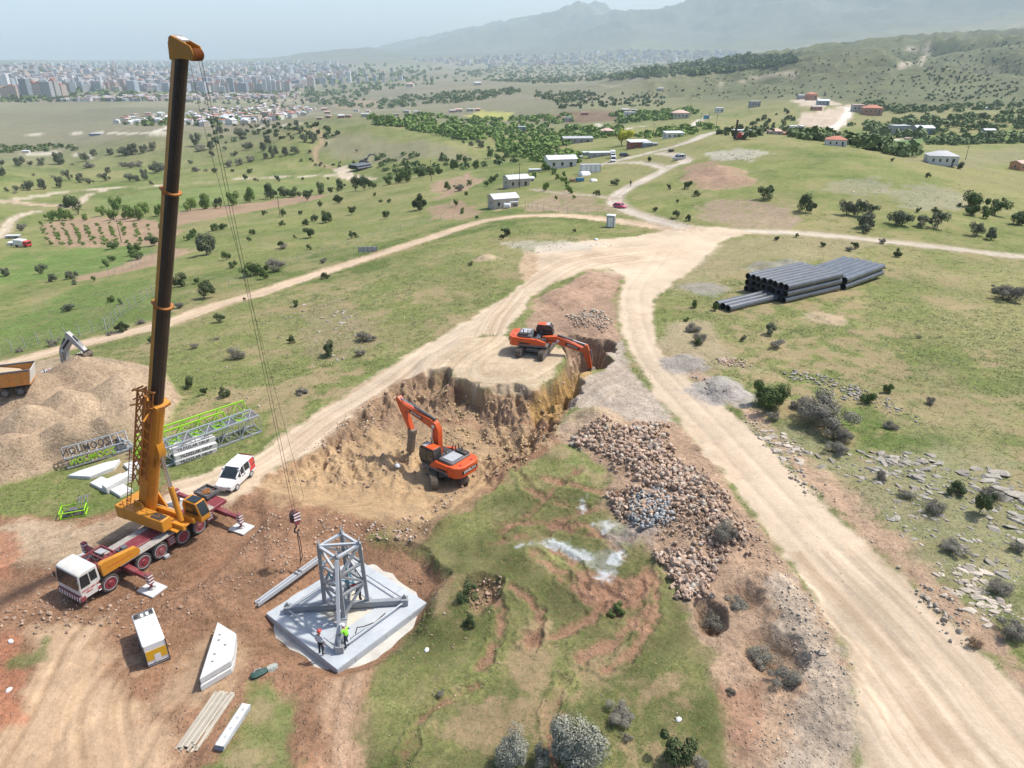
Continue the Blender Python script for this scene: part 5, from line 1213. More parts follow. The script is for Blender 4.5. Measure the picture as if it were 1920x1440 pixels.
    cb.location = (cx, cy, -.64); cb.rotation_euler = (0, 0, rz + rad(45)); tag(cb, "dark cable looped over the left end of the cross beam", "cable")
build_footing()

# loose strut waiting beside the slab
def loose_strut():
    a, b = at(482, 1138), at(598, 1056)
    a[2] = max(a[2], gz(a[0], a[1])) + .2; b[2] = gz(b[0], b[1]) + .35
    o = empty("steel_strut", (0, 0, 0), 0, "long grey steel strut lying beside the slab", "steel strut")
    d = Vector(b - a).normalized(); s = d.cross(Vector((0, 0, 1))).normalized()
    va_, vb_ = Vector(a), Vector(b)
    for k in (-.13, .13): MB().bar(va_ + s * k, vb_ + s * k, .1, .3).build("channel", MATS["tower_light_grey_paint"], o)
    MB().bar(va_ + d * .3 + Vector((0, 0, .08)), vb_ - d * .3 + Vector((0, 0, .08)), .16, .05).build("web_plate", MATS["tower_grey_paint"], o)
    for t in (.62, .68): MB().bar(va_.lerp(vb_, t) - s * .22 + Vector((0, 0, .18)), va_.lerp(vb_, t) + s * .22 + Vector((0, 0, .18)), .08, .06).build("lug", M_['grey'], o)
loose_strut()

# ---------------------------------------------------------------- people
SKIN = mat("skin", (.35, .20, .14), .6, var=.05)
def person(loc, rz, label, shirt, trousers, helmet, vest=None, pose='stand', H=1.78):
    k = H / 1.75
    root = empty("person", loc, rz, label, "person")
    # joints: x forward, y left
    J_ = dict(pel=(0, 0, .95), wst=(0, 0, 1.10), chs=(.02, 0, 1.32), nek=(.03, 0, 1.50), hed=(.05, 0, 1.58), crn=(.06, 0, 1.70),
              hl=(0, .10, .92), kl=(.06, .12, .50), al=(-.02, .13, .09), tl_=(.15, .14, .04), hr=(0, -.10, .92), kr=(.03, -.13, .50), ar=(-.08, -.14, .09), tr=(.09, -.16, .04),
              sl=(.01, .19, 1.42), el=(-.02, .27, 1.16), wl=(.06, .28, .92), gl=(.09, .27, .83), sr=(.01, -.19, 1.42), er=(-.02, -.27, 1.16), wr=(.06, -.28, .92), gr=(.09, -.27, .83))
    if pose == 'reach':
        J_.update(el=(.10, .33, 1.20), wl=(.30, .42, 1.15), gl=(.38, .44, 1.15), er=(.05, -.34, 1.18), wr=(.18, -.42, 1.02), gr=(.25, -.44, 1.0), kr=(.18, -.14, .52), ar=(.05, -.15, .09), tr=(.22, -.16, .04), chs=(.10, 0, 1.30), nek=(.14, 0, 1.47), hed=(.17, 0, 1.55), crn=(.18, 0, 1.67), sl=(.09, .19, 1.40), sr=(.09, -.19, 1.40))
    if pose == 'bend':
        J_.update(chs=(.16, 0, 1.27), nek=(.24, 0, 1.41), hed=(.29, 0, 1.48), crn=(.33, 0, 1.59), sl=(.17, .19, 1.36), sr=(.17, -.19, 1.36), el=(.28, .25, 1.12), wl=(.42, .2, .98), gl=(.49, .18, .94), er=(.28, -.25, 1.12), wr=(.42, -.2, .98), gr=(.49, -.18, .94))
    E = [("pel", "wst"), ("wst", "chs"), ("chs", "nek"), ("nek", "hed"), ("hed", "crn"), ("pel", "hl"), ("hl", "kl"), ("kl", "al"), ("al", "tl_"), ("pel", "hr"), ("hr", "kr"), ("kr", "ar"), ("ar", "tr"),
         ("chs", "sl"), ("sl", "el"), ("el", "wl"), ("wl", "gl"), ("chs", "sr"), ("sr", "er"), ("er", "wr"), ("wr", "gr")]
    Rd = dict(pel=.145, wst=.13, chs=.155, nek=.06, hed=.085, crn=.075, hl=.10, kl=.068, al=.046, tl_=.04, hr=.10, kr=.068, ar=.046, tr=.04, sl=.075, el=.052, wl=.036, gl=.04, sr=.075, er=.052, wr=.036, gr=.04)
    keys = list(J_); V = [tuple(q * k for q in J_[n]) for n in keys]; Ed = [(keys.index(a), keys.index(b)) for a, b in E]
    base = len(V)
    for hand, wrist in (("gl", "wl"), ("gr", "wr")):           # five fingers on each hand
        h_, w_ = Vector(J_[hand]) * k, Vector(J_[wrist]) * k; d = (h_ - w_).normalized(); s = d.cross(Vector((1, 0, .3))).normalized()
        for i, l in enumerate((.065, .08, .085, .075, .06)):
            a = len(V); off = s * ((i - 2) * .017) if i else s * -.045
            V.append(tuple(h_ + off + d * l * (.5 if i else .2))); V.append(tuple(h_ + off * (1.0 if i else 1.3) + d * l + Vector((.012, 0, 0))))
            Ed += [(keys.index(hand), a), (a, a + 1)]
    me = bpy.data.meshes.new("body"); me.from_pydata(V, Ed, [])
    o = bpy.data.objects.new("body", me); COL.objects.link(o); o.parent = root
    bpy.context.view_layer.objects.active = o
    sk = o.modifiers.new("skin", 'SKIN'); sk.use_smooth_shade = True; sk.branch_smoothing = .4
    for i, sv in enumerate(me.skin_vertices[0].data):
        r_ = (Rd[keys[i]] * k if i < len(keys) else .010); sv.radius = (r_, r_ * (1.15 if i < len(keys) and keys[i] in ("chs", "pel", "wst") else 1)); sv.use_root = (i == 0)
    sb = o.modifiers.new("sub", 'SUBSURF'); sb.levels = sb.render_levels = 2
    dg = bpy.context.evaluated_depsgraph_get(); nm = bpy.data.meshes.new_from_object(o.evaluated_get(dg))
    o.modifiers.clear(); o.data = nm
    nm.materials.clear()
    for m in (SKIN, shirt, trousers, M_['dark'], vest or shirt): nm.materials.append(m)
    ax = {n: Vector(J_[n]) * k for n in keys}
    for p in nm.polygons:
        c = p.center
        near = min(keys, key=lambda n: (ax[n] - c).length)
        if c.z < .12 * k: mi = 3
        elif near in ("hed", "crn", "nek") and c.z > 1.36 * k: mi = 0
        elif near in ("gl", "gr"): mi = 0
        elif near in ("wl", "wr") and pose != 'reach': mi = 0
        elif c.z < 1.0 * k and near not in ("el", "er"): mi = 2
        elif vest and near in ("wst", "chs", "sl", "sr", "pel"): mi = 4
        else: mi = 1
        p.material_index = mi; p.use_smooth = True
    hc = Vector(J_["crn"]) * k
    T = MB
    T(Matrix.Translation(hc)).lathe([(.135, -.005), (.13, .0), (.128, .03), (.112, .075), (.07, .11), (.02, .125)], 16).box(.07, .20, -.09, .09, -.008, .008, .003).build("helmet", helmet, root)
    f = Vector(J_["hed"]) * k
    fc = T(Matrix.Translation(f))
    fc.hexa([(.075, -.016, -.02), (.105, -.012, -.02), (.105, .012, -.02), (.075, .016, -.02), (.075, -.008, .035), (.085, -.006, .035), (.085, .006, .035), (.075, .008, .035)]); fc.build("nose", SKIN, root)
    for sd in (-1, 1):
        T(Matrix.Translation(f)).box(.076, .088, sd * .032 - .012, sd * .032 + .012, .03, .044).build("eye", M_['dark'], root)
        T(Matrix.Translation(f)).box(-.015, .02, sd * .088 - .01, sd * .088 + .01, -.02, .045, .006).build("ear", SKIN, root)
    T(Matrix.Translation(f)).box(.07, .086, -.026, .026, -.05, -.038).build("mouth", mat("lips", (.22, .09, .07), .6), root)
    return root
shirtw = mat("pale_check_shirt", (.50, .54, .60), .8, var=.3, scale=30); jeans = mat("dark_jeans", (.03, .04, .07), .85, var=.2, scale=20); blackt = mat("dark_trousers", (.03, .03, .035), .85)
hv = mat("high_visibility_green", (.28, .72, .05), .7, var=.08, scale=15)
zt_ = -.64 + .575
pa, pb = on_plane(603, 1226, zt_), on_plane(652, 1214, zt_)
person((pa[0], pa[1], zt_), rad(70), "person in pale shirt and red helmet standing on the slab", shirtw, blackt, M_['red'], H=1.85)
person((pb[0], pb[1], zt_), rad(150), "person in green safety vest and white helmet holding the strut", mat("dark_grey_sleeves", (.10, .11, .13), .8), jeans, M_['white'], hv, 'reach', H=1.85)
pc = (-10.3, 37.9)
person((pc[0], pc[1], -.64 + .525), rad(200), "person in dark clothes and red helmet inside the lattice tower", mat("dark_jacket", (.05, .05, .06), .8), blackt, M_['red'], None, 'bend')

# ---------------------------------------------------------------- materials and stores lying on the site
def ground_frame(px0, py0, px1, py1):
    """ground point and heading from one pixel to another"""
    a, b = at(px0, py0), at(px1, py1)
    return (a + b) / 2, math.atan2(b[1] - a[1], b[0] - a[0]), math.hypot(b[0] - a[0], b[1] - a[1])
# generator
def generator():
    T = MB
    a, b, c = on_plane(281, 1252, 0), on_plane(318, 1240, 0), on_plane(256, 1183, 0)
    # front edge a-b, depth towards c
    rz = math.atan2(b[1] - a[1], b[0] - a[0]) + rad(9); w = 1.25; L = 3.3
    fx, fy = (a[0] + b[0]) / 2, (a[1] + b[1]) / 2
    n = (-math.sin(rz), math.cos(rz))
    tilt = rad(3)
    root = empty("generator", (fx + n[0] * L / 2, fy + n[1] * L / 2, gz(fx, fy + 1.5) - .03), rz, "white box generator with yellow end panel standing on brown soil", "generator")
    h = 1.75
    b = T().box(-w / 2, w / 2, -L / 2, L / 2, .12, h, .03).build("housing", M_['white'], root)
    T().box(-w / 2 - .01, w / 2 + .01, -L / 2 - .01, L / 2 + .01, 0, .14).build("skid", M_['dark'], root)
    ylw = mat("panel_yellow", (.70, .40, .02), .5, var=.06, dirt=.2)
    T().box(-w / 2 + .05, w / 2 - .05, -L / 2 - .016, -L / 2, .55, 1.28).build("end_panel", ylw, b)
    T().box(-.16, .2, -L / 2 - .024, -L / 2 - .014, .3, .9, .005).build("plate", M_['white'], b)
    T().box(-w / 2 + .05, w / 2 - .05, -L / 2 - .016, -L / 2, .22, .28).build("dark_strip", M_['dark'], b)
    for x in (-w / 2, w / 2): T().box(x - .025, x + .025, -L / 2 - .025, -L / 2 + .025, .1, h + .01).build("corner_post", M_['dark'], b)
    T().box(-w / 2 + .02, w / 2 - .02, .02, .05, h - .004, h + .006).build("roof_joint", M_['dark'], b)
    T().box(-w / 2 + .06, w / 2 - .06, L / 2 - .62, L / 2 - .06, h, h + .03).build("vent_tray", M_['grey'], b)
    for x in (-.18, .12): T().box(x, x + .16, L / 2 - .6, L / 2 - .3, h + .03, h + .07).build("vent_cover", M_['white'], b)
    T().lathe([(.12, h + .03), (.12, h + .12), (.1, h + .14)], 12, 'z', (-.42, L / 2 - .4, 0)).build("exhaust", M_['dark'], b)
    T().box(.36, .5, L / 2 - .5, L / 2 - .2, h + .03, h + .06).build("handle_recess", M_['dark'], b)
    for sd in (-1, 1):
        for y in (-.9, .1, 1.0): T().box(min(sd * w / 2, sd * (w / 2 + .012)), max(sd * w / 2, sd * (w / 2 + .012)), y - .4, y + .4, .3, 1.5).build("side_door", M_['lgrey'], b)
generator()

# concrete counterweight blocks: an elongated six sided outline
def block(poly, th, loc, rz, label, tilt=(0, 0), marks=True, group="concrete counterweight blocks", text=None, name="counterweight_block"):
    root = empty(name, loc, rz, label, "concrete block", group); root.rotation_euler = (tilt[0], tilt[1], rz)
    b = MB().prism(poly, 0, th, 'z').build("slab", M_['conc'], root, bevel=.05)
    if marks:
        cxm = sum(p[0] for p in poly) / len(poly)
        for i, (dx, dy) in enumerate(((-.4, .1), (.25, .3), (.5, -.2))): MB().box(cxm + dx - .09, cxm + dx + .09, dy - .06, dy + .06, th - .01, th + .012).build("lifting_pocket", M_['grey'], root)
    if text: lettering("lettering", text, .34, frame_m(text_at, (1, 0, 0), (0, 0, 1)), M_['black'], root, .006)
    return root
# two stacked blocks beside the generator, outline from the photograph's corners
top = [on_plane(x, y, .95) for x, y in ((408, 1167), (443, 1189), (438, 1228), (433, 1240), (374, 1275))]
cx_, cy_ = np.mean([p[0] for p in top]), np.mean([p[1] for p in top])
pl = [(p[0] - cx_, p[1] - cy_) for p in top]
g0 = gz(cx_, cy_) + .05
block(pl, .44, (cx_, cy_, g0 + .47), 0, "upper white concrete block of the pair beside the generator", marks=False)
block([(x * 1.0 - .02, y - .12) for x, y in pl], .44, (cx_ + .02, cy_, g0), 0, "lower white concrete block of the pair beside the generator", marks=False)
for q in ((410, 1200), (422, 1209), (402, 1226), (412, 1190), (398, 1240)):
    p = on_plane(q[0], q[1], g0 + .92)
    o = MB().box(-.07, .07, -.05, .05, -.002, .012); ob = o.build("lifting_pocket", M_['grey'], bpy.data.objects["counterweight_block"]); ob.location = (p[0] - cx_, p[1] - cy_, .44)
# lettered counterweights beside the lattice sections
def lettered(px0, py0, px1, py1, h0, label, dx=0):
    a, b = on_plane(px0, py0, h0), on_plane(px1, py1, h0)
    L = math.hypot(b[0] - a[0], b[1] - a[1]); rz = math.atan2(b[1] - a[1], b[0] - a[0]); c = (a + b) / 2
    root = empty("counterweight_block", (c[0], c[1], h0), rz, label, "concrete block", "lettered counterweight blocks")
    MB().prism([(-L / 2, 0), (L / 2, 0), (L / 2, .55), (L * .18, 1.25), (-L * .30, 1.25), (-L / 2, .5)], 0, .46, 'z').build("slab", M_['conc'], root, bevel=.05)
    lettering("lettering", "YILDIZLAR GRUP", .40, frame_m((0, -.005, .22), (1, 0, 0), (0, 0, 1)), M_['black'], root, .008, .95)
gl_ = gz(*at(365, 862)[:2])
lettered(330, 874, 408, 848, gl_ + .02, "lowest YILDIZLAR GRUP lettered block of the stack by the haul road")
lettered(329, 864, 408, 838, gl_ + .5, "middle YILDIZLAR GRUP lettered block of the stack by the haul road")
lettered(321, 853, 405, 826, gl_ + .98, "topmost YILDIZLAR GRUP lettered block of the stack by the haul road")
# slabs lying flat on the turf left of the crane
def flat(corners, th, label, h=0.0, name="concrete_slab"):
    p = [at(*q) for q in corners]; c = np.mean(p, 0); zz = max(q[2] for q in p) + .0 + h
    root = empty(name, (c[0], c[1], zz), 0, label, "concrete slab", "concrete slabs lying left of the crane")
    MB().prism([(q[0] - c[0], q[1] - c[1]) for q in p], -.12 - h, th, 'z').build("slab", M_['conc'], root, bevel=.04)
    return root
flat(((128, 897), (170, 899), (215, 882), (227, 868), (200, 874), (150, 888)), .3, "long tapered white slab lying beside the sign frame")
flat(((196, 906), (228, 892), (242, 897), (212, 914)), .28, "white square slab farther from the green frame, under the crossing slab")
flat(((170, 911), (192, 899), (222, 913), (198, 925)), .28, "white square slab nearest the green frame, under the crossing slab")
flat(((194, 922), (202, 927), (258, 898), (250, 892)), .34, "narrow white slab laid across the square slabs", .3)
flat(((208, 925), (232, 914), (250, 922), (226, 935)), .28, "white square slab nearest the crane's counterweight")
flat(((232, 875), (256, 866), (266, 875), (245, 888)), .26, "small white slab behind the crane boom")
# planks and formwork panels
def planks():
    r_ = random.Random(9)
    c, rz, L = ground_frame(350, 1412, 425, 1302)
    for i in range(26):
        l = L * r_.uniform(.78, 1.02); lay = i // 9; x = (i % 9 - 4) * .15 + r_.uniform(-.03, .03)
        o = MB().box(-l / 2, l / 2, -.06, .06, 0, .055).build("plank", PLK[i % 2])
        n = (-math.sin(rz), math.cos(rz))
        o.location = (c[0] + n[0] * x + r_.uniform(-.15, .15) * math.cos(rz), c[1] + n[1] * x + r_.uniform(-.15, .15) * math.sin(rz), c[2] + .04 + lay * .06); o.rotation_euler = (0, r_.uniform(-.004, .004), rz + r_.uniform(-.035, .035))
        tag(o, "weathered grey plank in the bundle beside the metal panels", "plank", "weathered planks in the bundle")
    c, rz, L = ground_frame(412, 1412, 462, 1330)
    for i in range(5):
        o = empty("formwork_panel", (c[0] + .02 * i, c[1], c[2] + .03 + i * .085), rz + r_.uniform(-.02, .02), ("topmost grey formwork panel on the stack beside the planks" if i == 4 else "grey formwork panel in the stack beside the planks"), "formwork panel", "stacked formwork panels")
        MB().box(-L / 2, L / 2, -.27, .27, 0, .05, .012).build("sheet", M_['conc'] if i == 4 else M_['galv'], o)
        MB().box(-L / 2, L / 2, -.27, -.24, .05, .075).build("rim", M_['galv'], o); MB().box(-L / 2, L / 2, .24, .27, .05, .075).build("rim", M_['galv'], o)
        if i == 4:
            for t in (-.3, -.1, .15, .35): MB().box(L * t - .09, L * t + .09, -.06, .06, .05, .062).build("stain", M_['lgrey'], o)
PLK = [mat("weathered_plank_pale", (.47, .42, .33), .9, var=.25, scale=3, stretch=(.6, 9, 9)), mat("weathered_plank_grey", (.36, .32, .26), .9, var=.3, scale=3, stretch=(.6, 9, 9))]
planks()
# hose bundle / bag near the slab
def bag():
    p = at(487, 1268); root = empty("tool_bag", (p[0], p[1], p[2]), rad(35), "dark green tool bundle on the soil below the slab", "tool bundle")
    MB().loft([[(x, -.22 * k, .02), (x, -.26 * k, .16), (x, 0, .34 * k), (x, .26 * k, .16), (x, .22 * k, .02)] for x, k in ((-.5, .5), (-.35, 1), (.05, 1.05), (.4, .8), (.55, .4))]).build("bag", mat("dark_green_cloth", (.04, .085, .07), .8, var=.4, scale=8), root)
    MB().path([(-.3, 0, .33), (-.1, .1, .42), (.2, .05, .36)], .02, 5).build("strap", M_['lgrey'], root)
    MB().loft([[(x, -.3 * k, .02), (x, -.2 * k, .2), (x, .2 * k, .22), (x, .3 * k, .02)] for x, k in ((.5, .6), (.75, .9), (1.1, .5))]).build("folded_sheet", mat("pale_camouflage_sheet", (.33, .34, .30), .8, var=.5, scale=9), root)
bag()
# litter
for (px, py, l, s) in ((21, 1205, "white plastic sack on the red soil at the left edge", .22), (18, 1297, "white plastic sack lying lower on the red soil", .2), (746, 874, "white plastic canister beside the rock breaker", .33), (1272, 1352, "white bag lying in the grass near the bottom edge", .2), (800, 1220, "small white bag on the grass right of the slab", .2), (1118, 468 - 18, "white drum beside the junction", .5)):
    p = at(px, py); rg = random.Random(px)
    o = MB().loft([[(s * k * math.cos(t) * (1 + rg.uniform(-.15, .15)), s * .7 * k * math.sin(t) * (1 + rg.uniform(-.15, .15)), z * s) for t in np.linspace(0, 6.283, 11)[:-1]] for k, z in ((.85, 0), (1, .2), (.8, .55), (.45, .75), (.2, .8))]).build("sack" if "sack" in l or "bag" in l else "drum", M_['white'])
    o.location = (p[0], p[1], p[2] - .02); o.rotation_euler = (0, 0, rg.uniform(0, 3)); tag(o, l, "litter")

# ---------------------------------------------------------------- lattice sections of the tower crane still on the ground
def lattice(name, a, b, w, h, nb, rc, rb, mats, label, cat, decks=False, tri=False, group=None):
    a, b = Vector(a), Vector(b); L = (b - a).length; d = (b - a).normalized()
    root = empty(name, tuple((a + b) / 2), 0, label, cat, group)
    q = frame_m((0, 0, 0), d, Vector((0, 0, 1)).cross(d)); T = MB
    cor = [(-w / 2, 0), (w / 2, 0), (0, h)] if tri else [(-w / 2, 0), (w / 2, 0), (w / 2, h), (-w / 2, h)]
    n = len(cor)
    for y, z in cor: T(q).bar((-L / 2, y, z), (L / 2, y, z), rc * 2, rc * 2).build("chord", mats, root)
    for k in range(nb + 1):
        x = -L / 2 + L * k / nb
        for i in range(n):
            p, r_ = cor[i], cor[(i + 1) % n]
            if k in (0, nb) or not tri: T(q).tube((x, p[0], p[1]), (x, r_[0], r_[1]), rb, 5).build("batten", mats, root)
            if k < nb:
                s_, e_ = (p, r_) if (k + i) % 2 else (r_, p)
                T(q).tube((x, s_[0], s_[1]), (x + L / nb, e_[0], e_[1]), rb, 5).build("brace", mats, root)
    if decks:
        for k in range(0, nb, 2):
            x = -L / 2 + L * (k + .15) / nb; T(q).box(x, x + L / nb * .8, -w * .3, w * .3, h - .12, h - .09).build("ladder_deck", M_['grey'], root)
    return root
def lpt(px, py, dz): 
    p = at(px, py); return (p[0], p[1], p[2] + dz)
GV, LM = M_['galv'], M_['lime']
g_a, g_b = lpt(302, 872, .12), lpt(484, 806, .12)
lattice("mast_section", g_a, g_b, 1.75, 1.75, 9, .075, .04, GV, "long grey lattice mast lying on the turf behind the blocks", "mast section", decks=True)
l_a, l_b = lpt(262, 850, .15), lpt(462, 782, .15)
lattice("jib_section", l_a, l_b, 1.3, 1.7, 12, .065, .035, LM, "lime green lattice jib lying behind the grey mast", "jib section", tri=True)
l_a, l_b = lpt(258, 858, .1), lpt(425, 800, .15)
lattice("jib_section", l_a, l_b, 1.2, 1.5, 10, .06, .035, LM, "shorter lime green lattice jib beside the grey mast", "jib section", tri=True)
def sign_frame():
    a, b = at(128, 882), at(246, 846); a[2] += .1; b[2] = gz(b[0], b[1]) + .1
    d = Vector(b - a); L = d.length; rz = math.atan2(d.y, d.x)
    root = empty("sign_frame", tuple((a + b) / 2), rz, "grey steel frame with black and green ZOOMLION lettering lying reversed", "sign frame")
    T = MB; H2 = 1.75
    for y, z in ((0, .05), (0, 1.0), (.75, H2), (1.3, .1)): T().bar((-L / 2, y, z), (L / 2, y, z), .11, .11).build("rail", GV, root)
    for k in range(9):
        x = -L / 2 + L * k / 8
        T().bar((x, 0, .05), (x, 0, 1.0), .05, .05).build("post", GV, root); T().bar((x, 0, 1.0), (x, .75, H2), .05, .05).build("post", GV, root); T().bar((x, .75, H2), (x, 1.3, .1), .05, .05).build("post", GV, root); T().bar((x, 0, .05), (x, 1.3, .1), .06, .06).build("post", GV, root)
    lettering("lettering", "ZOOMLION", .95, frame_m((-.75, .33, 1.42), (-1, 0, 0), (0, .75, .8)), M_['black'], root, .03, .78)
    lettering("lettering", "ZOOMLION", .85, frame_m((-.45, -.03, .52), (-1, 0, 0), (0, 0, 1)), LM, root, .03, .82)
    T().box(L / 2 - 1.5, L / 2 + .2, -.1, 1.3, .1, .25).build("platform", GV, root)
    w = T()
    for i in range(4): w.path([(L / 2 - 1.3, .1 + .35 * i, .3), (L / 2 - .5, .1 + .35 * i, 1.35 - .1 * i), (L / 2 + .3, .1 + .35 * i, .3)], .05, 5)
    w.box(L / 2 - 1.0, L / 2 - .2, .2, 1.0, .25, .8, .05); w.build("winch_frame", GV, root)
    T().lathe([(.3, -.4), (.3, .4)], 14, 'y', (L / 2 - .6, .6, .95)).build("winch_drum", M_['grey'], root)
sign_frame()
def green_frame():
    p = at(140, 965); T = MB
    root = empty("platform_frame", (p[0], p[1], p[2]), rad(20), "small lime green steel platform frame on the grass by the soil", "platform frame")
    for z in (.08, .55):
        for a, b in (((-.9, -.6), (.9, -.6)), ((.9, -.6), (.9, .6)), ((.9, .6), (-.9, .6)), ((-.9, .6), (-.9, -.6))): T().bar((*a, z), (*b, z), .07, .07).build("rail", LM, root)
    for x in (-.9, 0, .9):
        for y in (-.6, .6): T().bar((x, y, 0), (x, y, .95 if y > 0 else .6), .06, .06).build("post", LM, root)
    T().box(-.8, .8, -.5, .5, .1, .14).build("floor_plate", M_['dark'], root)
    T().box(-.3, .25, -.2, .3, .14, .5, .03).build("gearbox", M_['grey'], root)
    for i in range(4): T().bar((.3 + .2 * i, .5, .5), (.5 + .2 * i, .7, 1.15), .05, .05).build("grey_rail", GV, root)
    T().bar((.3, .6, 1.0), (1.2, .75, 1.15), .05, .05).build("grey_rail", GV, root)
green_frame()

# ---------------------------------------------------------------- pipes
PIPE = mat("dark_plastic_pipe", (.07, .08, .09), .22, var=.12, scale=1.5, dirt=.25, dirtcol=(.22, .23, .24), spec=.9)
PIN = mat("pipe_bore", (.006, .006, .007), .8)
_pm = {}
def pipe_mesh(R_, L):
    key = (round(R_, 2), round(L, 1))
    if key not in _pm:
        q = MB(); n = 20
        o = [[(x, r * math.cos(6.2832 * i / n), r * math.sin(6.2832 * i / n)) for i in range(n)] for x, r in ((-L / 2, R_ * .90), (-L / 2, R_), (L / 2, R_), (L / 2, R_ * .90), (-L / 2, R_ * .90))]
        b = len(q.v); q.v = [p for ring in o for p in ring]
        for k in range(4):
            for i in range(n):
                q.f.append((k * n + i, k * n + (i + 1) % n, (k + 1) * n + (i + 1) % n, (k + 1) * n + i)); q.mi.append(1 if k == 3 else 0)
        _pm[key] = q.mesh("pipe", [PIPE, PIN], True)
    return _pm[key]
def pipe_stack(near_a, near_b, far_dir_px, rows, R_, L, label, lead=None, kind='pipes'):
    """near ends run from pixel a (left) to pixel b (right); pipes run away towards far_dir_px"""
    a, b = at(*near_a), at(*near_b); f = at(*far_dir_px)
    u = Vector((f[0] - a[0], f[1] - a[1], 0)).normalized(); v = Vector((u.y, -u.x, 0))
    z0 = min(a[2], b[2], gz(*(a[:2] + np.array(u[:2]) * L)))
    n = rows[0]
    rg = random.Random(int(near_a[0]))
    z0 = max(gz(*(a[:2] + np.array(u[:2]) * L * t + np.array(v[:2]) * R_ * 2 * i)) for t in (0, .5, 1) for i in (0, n - 1)) - .1
    for r_, m in enumerate(rows):
        for i in range(m):
            o = bpy.data.objects.new("pipe", pipe_mesh(R_, L)); COL.objects.link(o)
            off = v * (R_ * 2.02 * i + (r_ % 2) * R_ * .0) + u * (L / 2 + rg.uniform(-.25, .25))
            o.location = (a[0] + off.x, a[1] + off.y, z0 + R_ + r_ * R_ * 2.0 + .0); o.rotation_euler = (rg.uniform(0, 6), 0, math.atan2(u.y, u.x))
            if r_: o.location.z -= 0.0
            lay = ("bottom", "middle", "top")[r_] if len(rows) == 3 else (("lower", "upper")[r_] if len(rows) == 2 else "single")
            tag(o, nth(i, m, label % lay), "pipe", "dark pipes stored on the field " + str(near_a[0]))
    return v, u
pipe_stack((1400, 546), (1478, 560), (1500, 524), (8, 8, 8), .47, 12, "dark plastic pipe in the %s layer of the largest stack")
pipe_stack((1510, 526), (1585, 538), (1577, 506), (7, 7), .5, 12, "dark plastic pipe in the %s layer of the smaller stack behind")
pipe_stack((1345, 577), (1362, 586), (1458, 551), (3,), .5, 12, "dark plastic pipe of the three lying in a %s row in front")
pipe_stack((655, 322), (690, 330), (690, 312), (7, 6), .62, 12, "dark plastic pipe in the %s layer of the far valley stack")

# ---------------------------------------------------------------- stones
def stone_mat(name, col, var=.25):
    m, N, L, p = principled(name)
    oi = N.new("ShaderNodeObjectInfo"); tc = N.new("ShaderNodeTexCoord"); at_ = N.new("ShaderNodeAttribute"); at_.attribute_name = "tint"
    nz = N.new("ShaderNodeTexNoise"); nz.inputs["Scale"].default_value = 5; nz.inputs["Detail"].default_value = 5; L.new(tc.outputs["Object"], nz.inputs[0])
    mr = N.new("ShaderNodeMapRange"); mr.inputs[1].default_value, mr.inputs[2].default_value, mr.inputs[3].default_value, mr.inputs[4].default_value = .3, .7, 1 - var, 1 + var
    L.new(nz.outputs[0], mr.inputs[0])
    ad = N.new("ShaderNodeMath"); ad.operation = 'ADD'; L.new(oi.outputs["Random"], ad.inputs[0]); L.new(at_.outputs["Fac"], ad.inputs[1])
    fr = N.new("ShaderNodeMath"); fr.operation = 'FRACT'; L.new(ad.outputs[0], fr.inputs[0])
    m2 = N.new("ShaderNodeMapRange"); m2.inputs[3].default_value, m2.inputs[4].default_value = .72, 1.18; L.new(fr.outputs[0], m2.inputs[0])
    x1 = N.new("ShaderNodeMath"); x1.operation = 'MULTIPLY'; L.new(mr.outputs[0], x1.inputs[0]); L.new(m2.outputs[0], x1.inputs[1])
    mx = N.new("ShaderNodeMix"); mx.data_type = 'RGBA'; mx.blend_type = 'MULTIPLY'; mx.inputs[0].default_value = 1; mx.inputs[6].default_value = (*col, 1); L.new(x1.outputs[0], mx.inputs[7])
    L.new(mx.outputs[2], p.inputs["Base Color"]); p.inputs["Roughness"].default_value = .9; p.inputs["Specular IOR Level"].default_value = .2
    b = N.new("ShaderNodeBump"); b.inputs["Strength"].default_value = .5; b.inputs["Distance"].default_value = .04; L.new(nz.outputs[0], b.inputs["Height"]); L.new(b.outputs[0], p.inputs["Normal"])
    return m
ST = dict(tan=stone_mat("tan_stone", (.46, .335, .25)), grey=stone_mat("grey_limestone", (.335, .305, .255)), blue=stone_mat("blue_grey_dusted_stone", (.36, .365, .36)), ochre=stone_mat("ochre_stone", (.47, .345, .19)), pale=stone_mat("pale_stone", (.46, .395, .315)), red=stone_mat("reddish_stone", (.38, .265, .19)))
def hull(seed, flat=1.0, n=11, el=1.0):
    r_ = random.Random(seed); bm = bmesh.new()
    for i in range(n):
        v = Vector((r_.gauss(0, 1), r_.gauss(0, 1), r_.gauss(0, 1))).normalized() * r_.uniform(.82, 1.0)
        bm.verts.new((v.x * el, v.y * (.75 + .25 * r_.random()), v.z * flat))
    g = bmesh.ops.convex_hull(bm, input=bm.verts); bmesh.ops.delete(bm, geom=[e for e in g["geom_interior"] if isinstance(e, bmesh.types.BMVert)], context='VERTS')
    bmesh.ops.triangulate(bm, faces=bm.faces); bm.verts.ensure_lookup_table()
    vs = np.array([v.co[:] for v in bm.verts]); fs = np.array([[v.index for v in f.verts] for f in bm.faces]) if bm.verts.index_update() is None else None
    bm.free(); return vs, fs
_tj = np.nonzero((torn > .22).ravel())[0]; _tj = RN.choice(_tj, 520, False); TORN = np.column_stack([GX.ravel()[_tj], GY.ravel()[_tj], GZ.ravel()[_tj], .05 + .26 * RN.random(520) ** 2.6])
HULLS = [hull(i) for i in range(10)]; FLATS = [hull(40 + i, .45, 16, 1.35) for i in range(8)]
_sm = {}
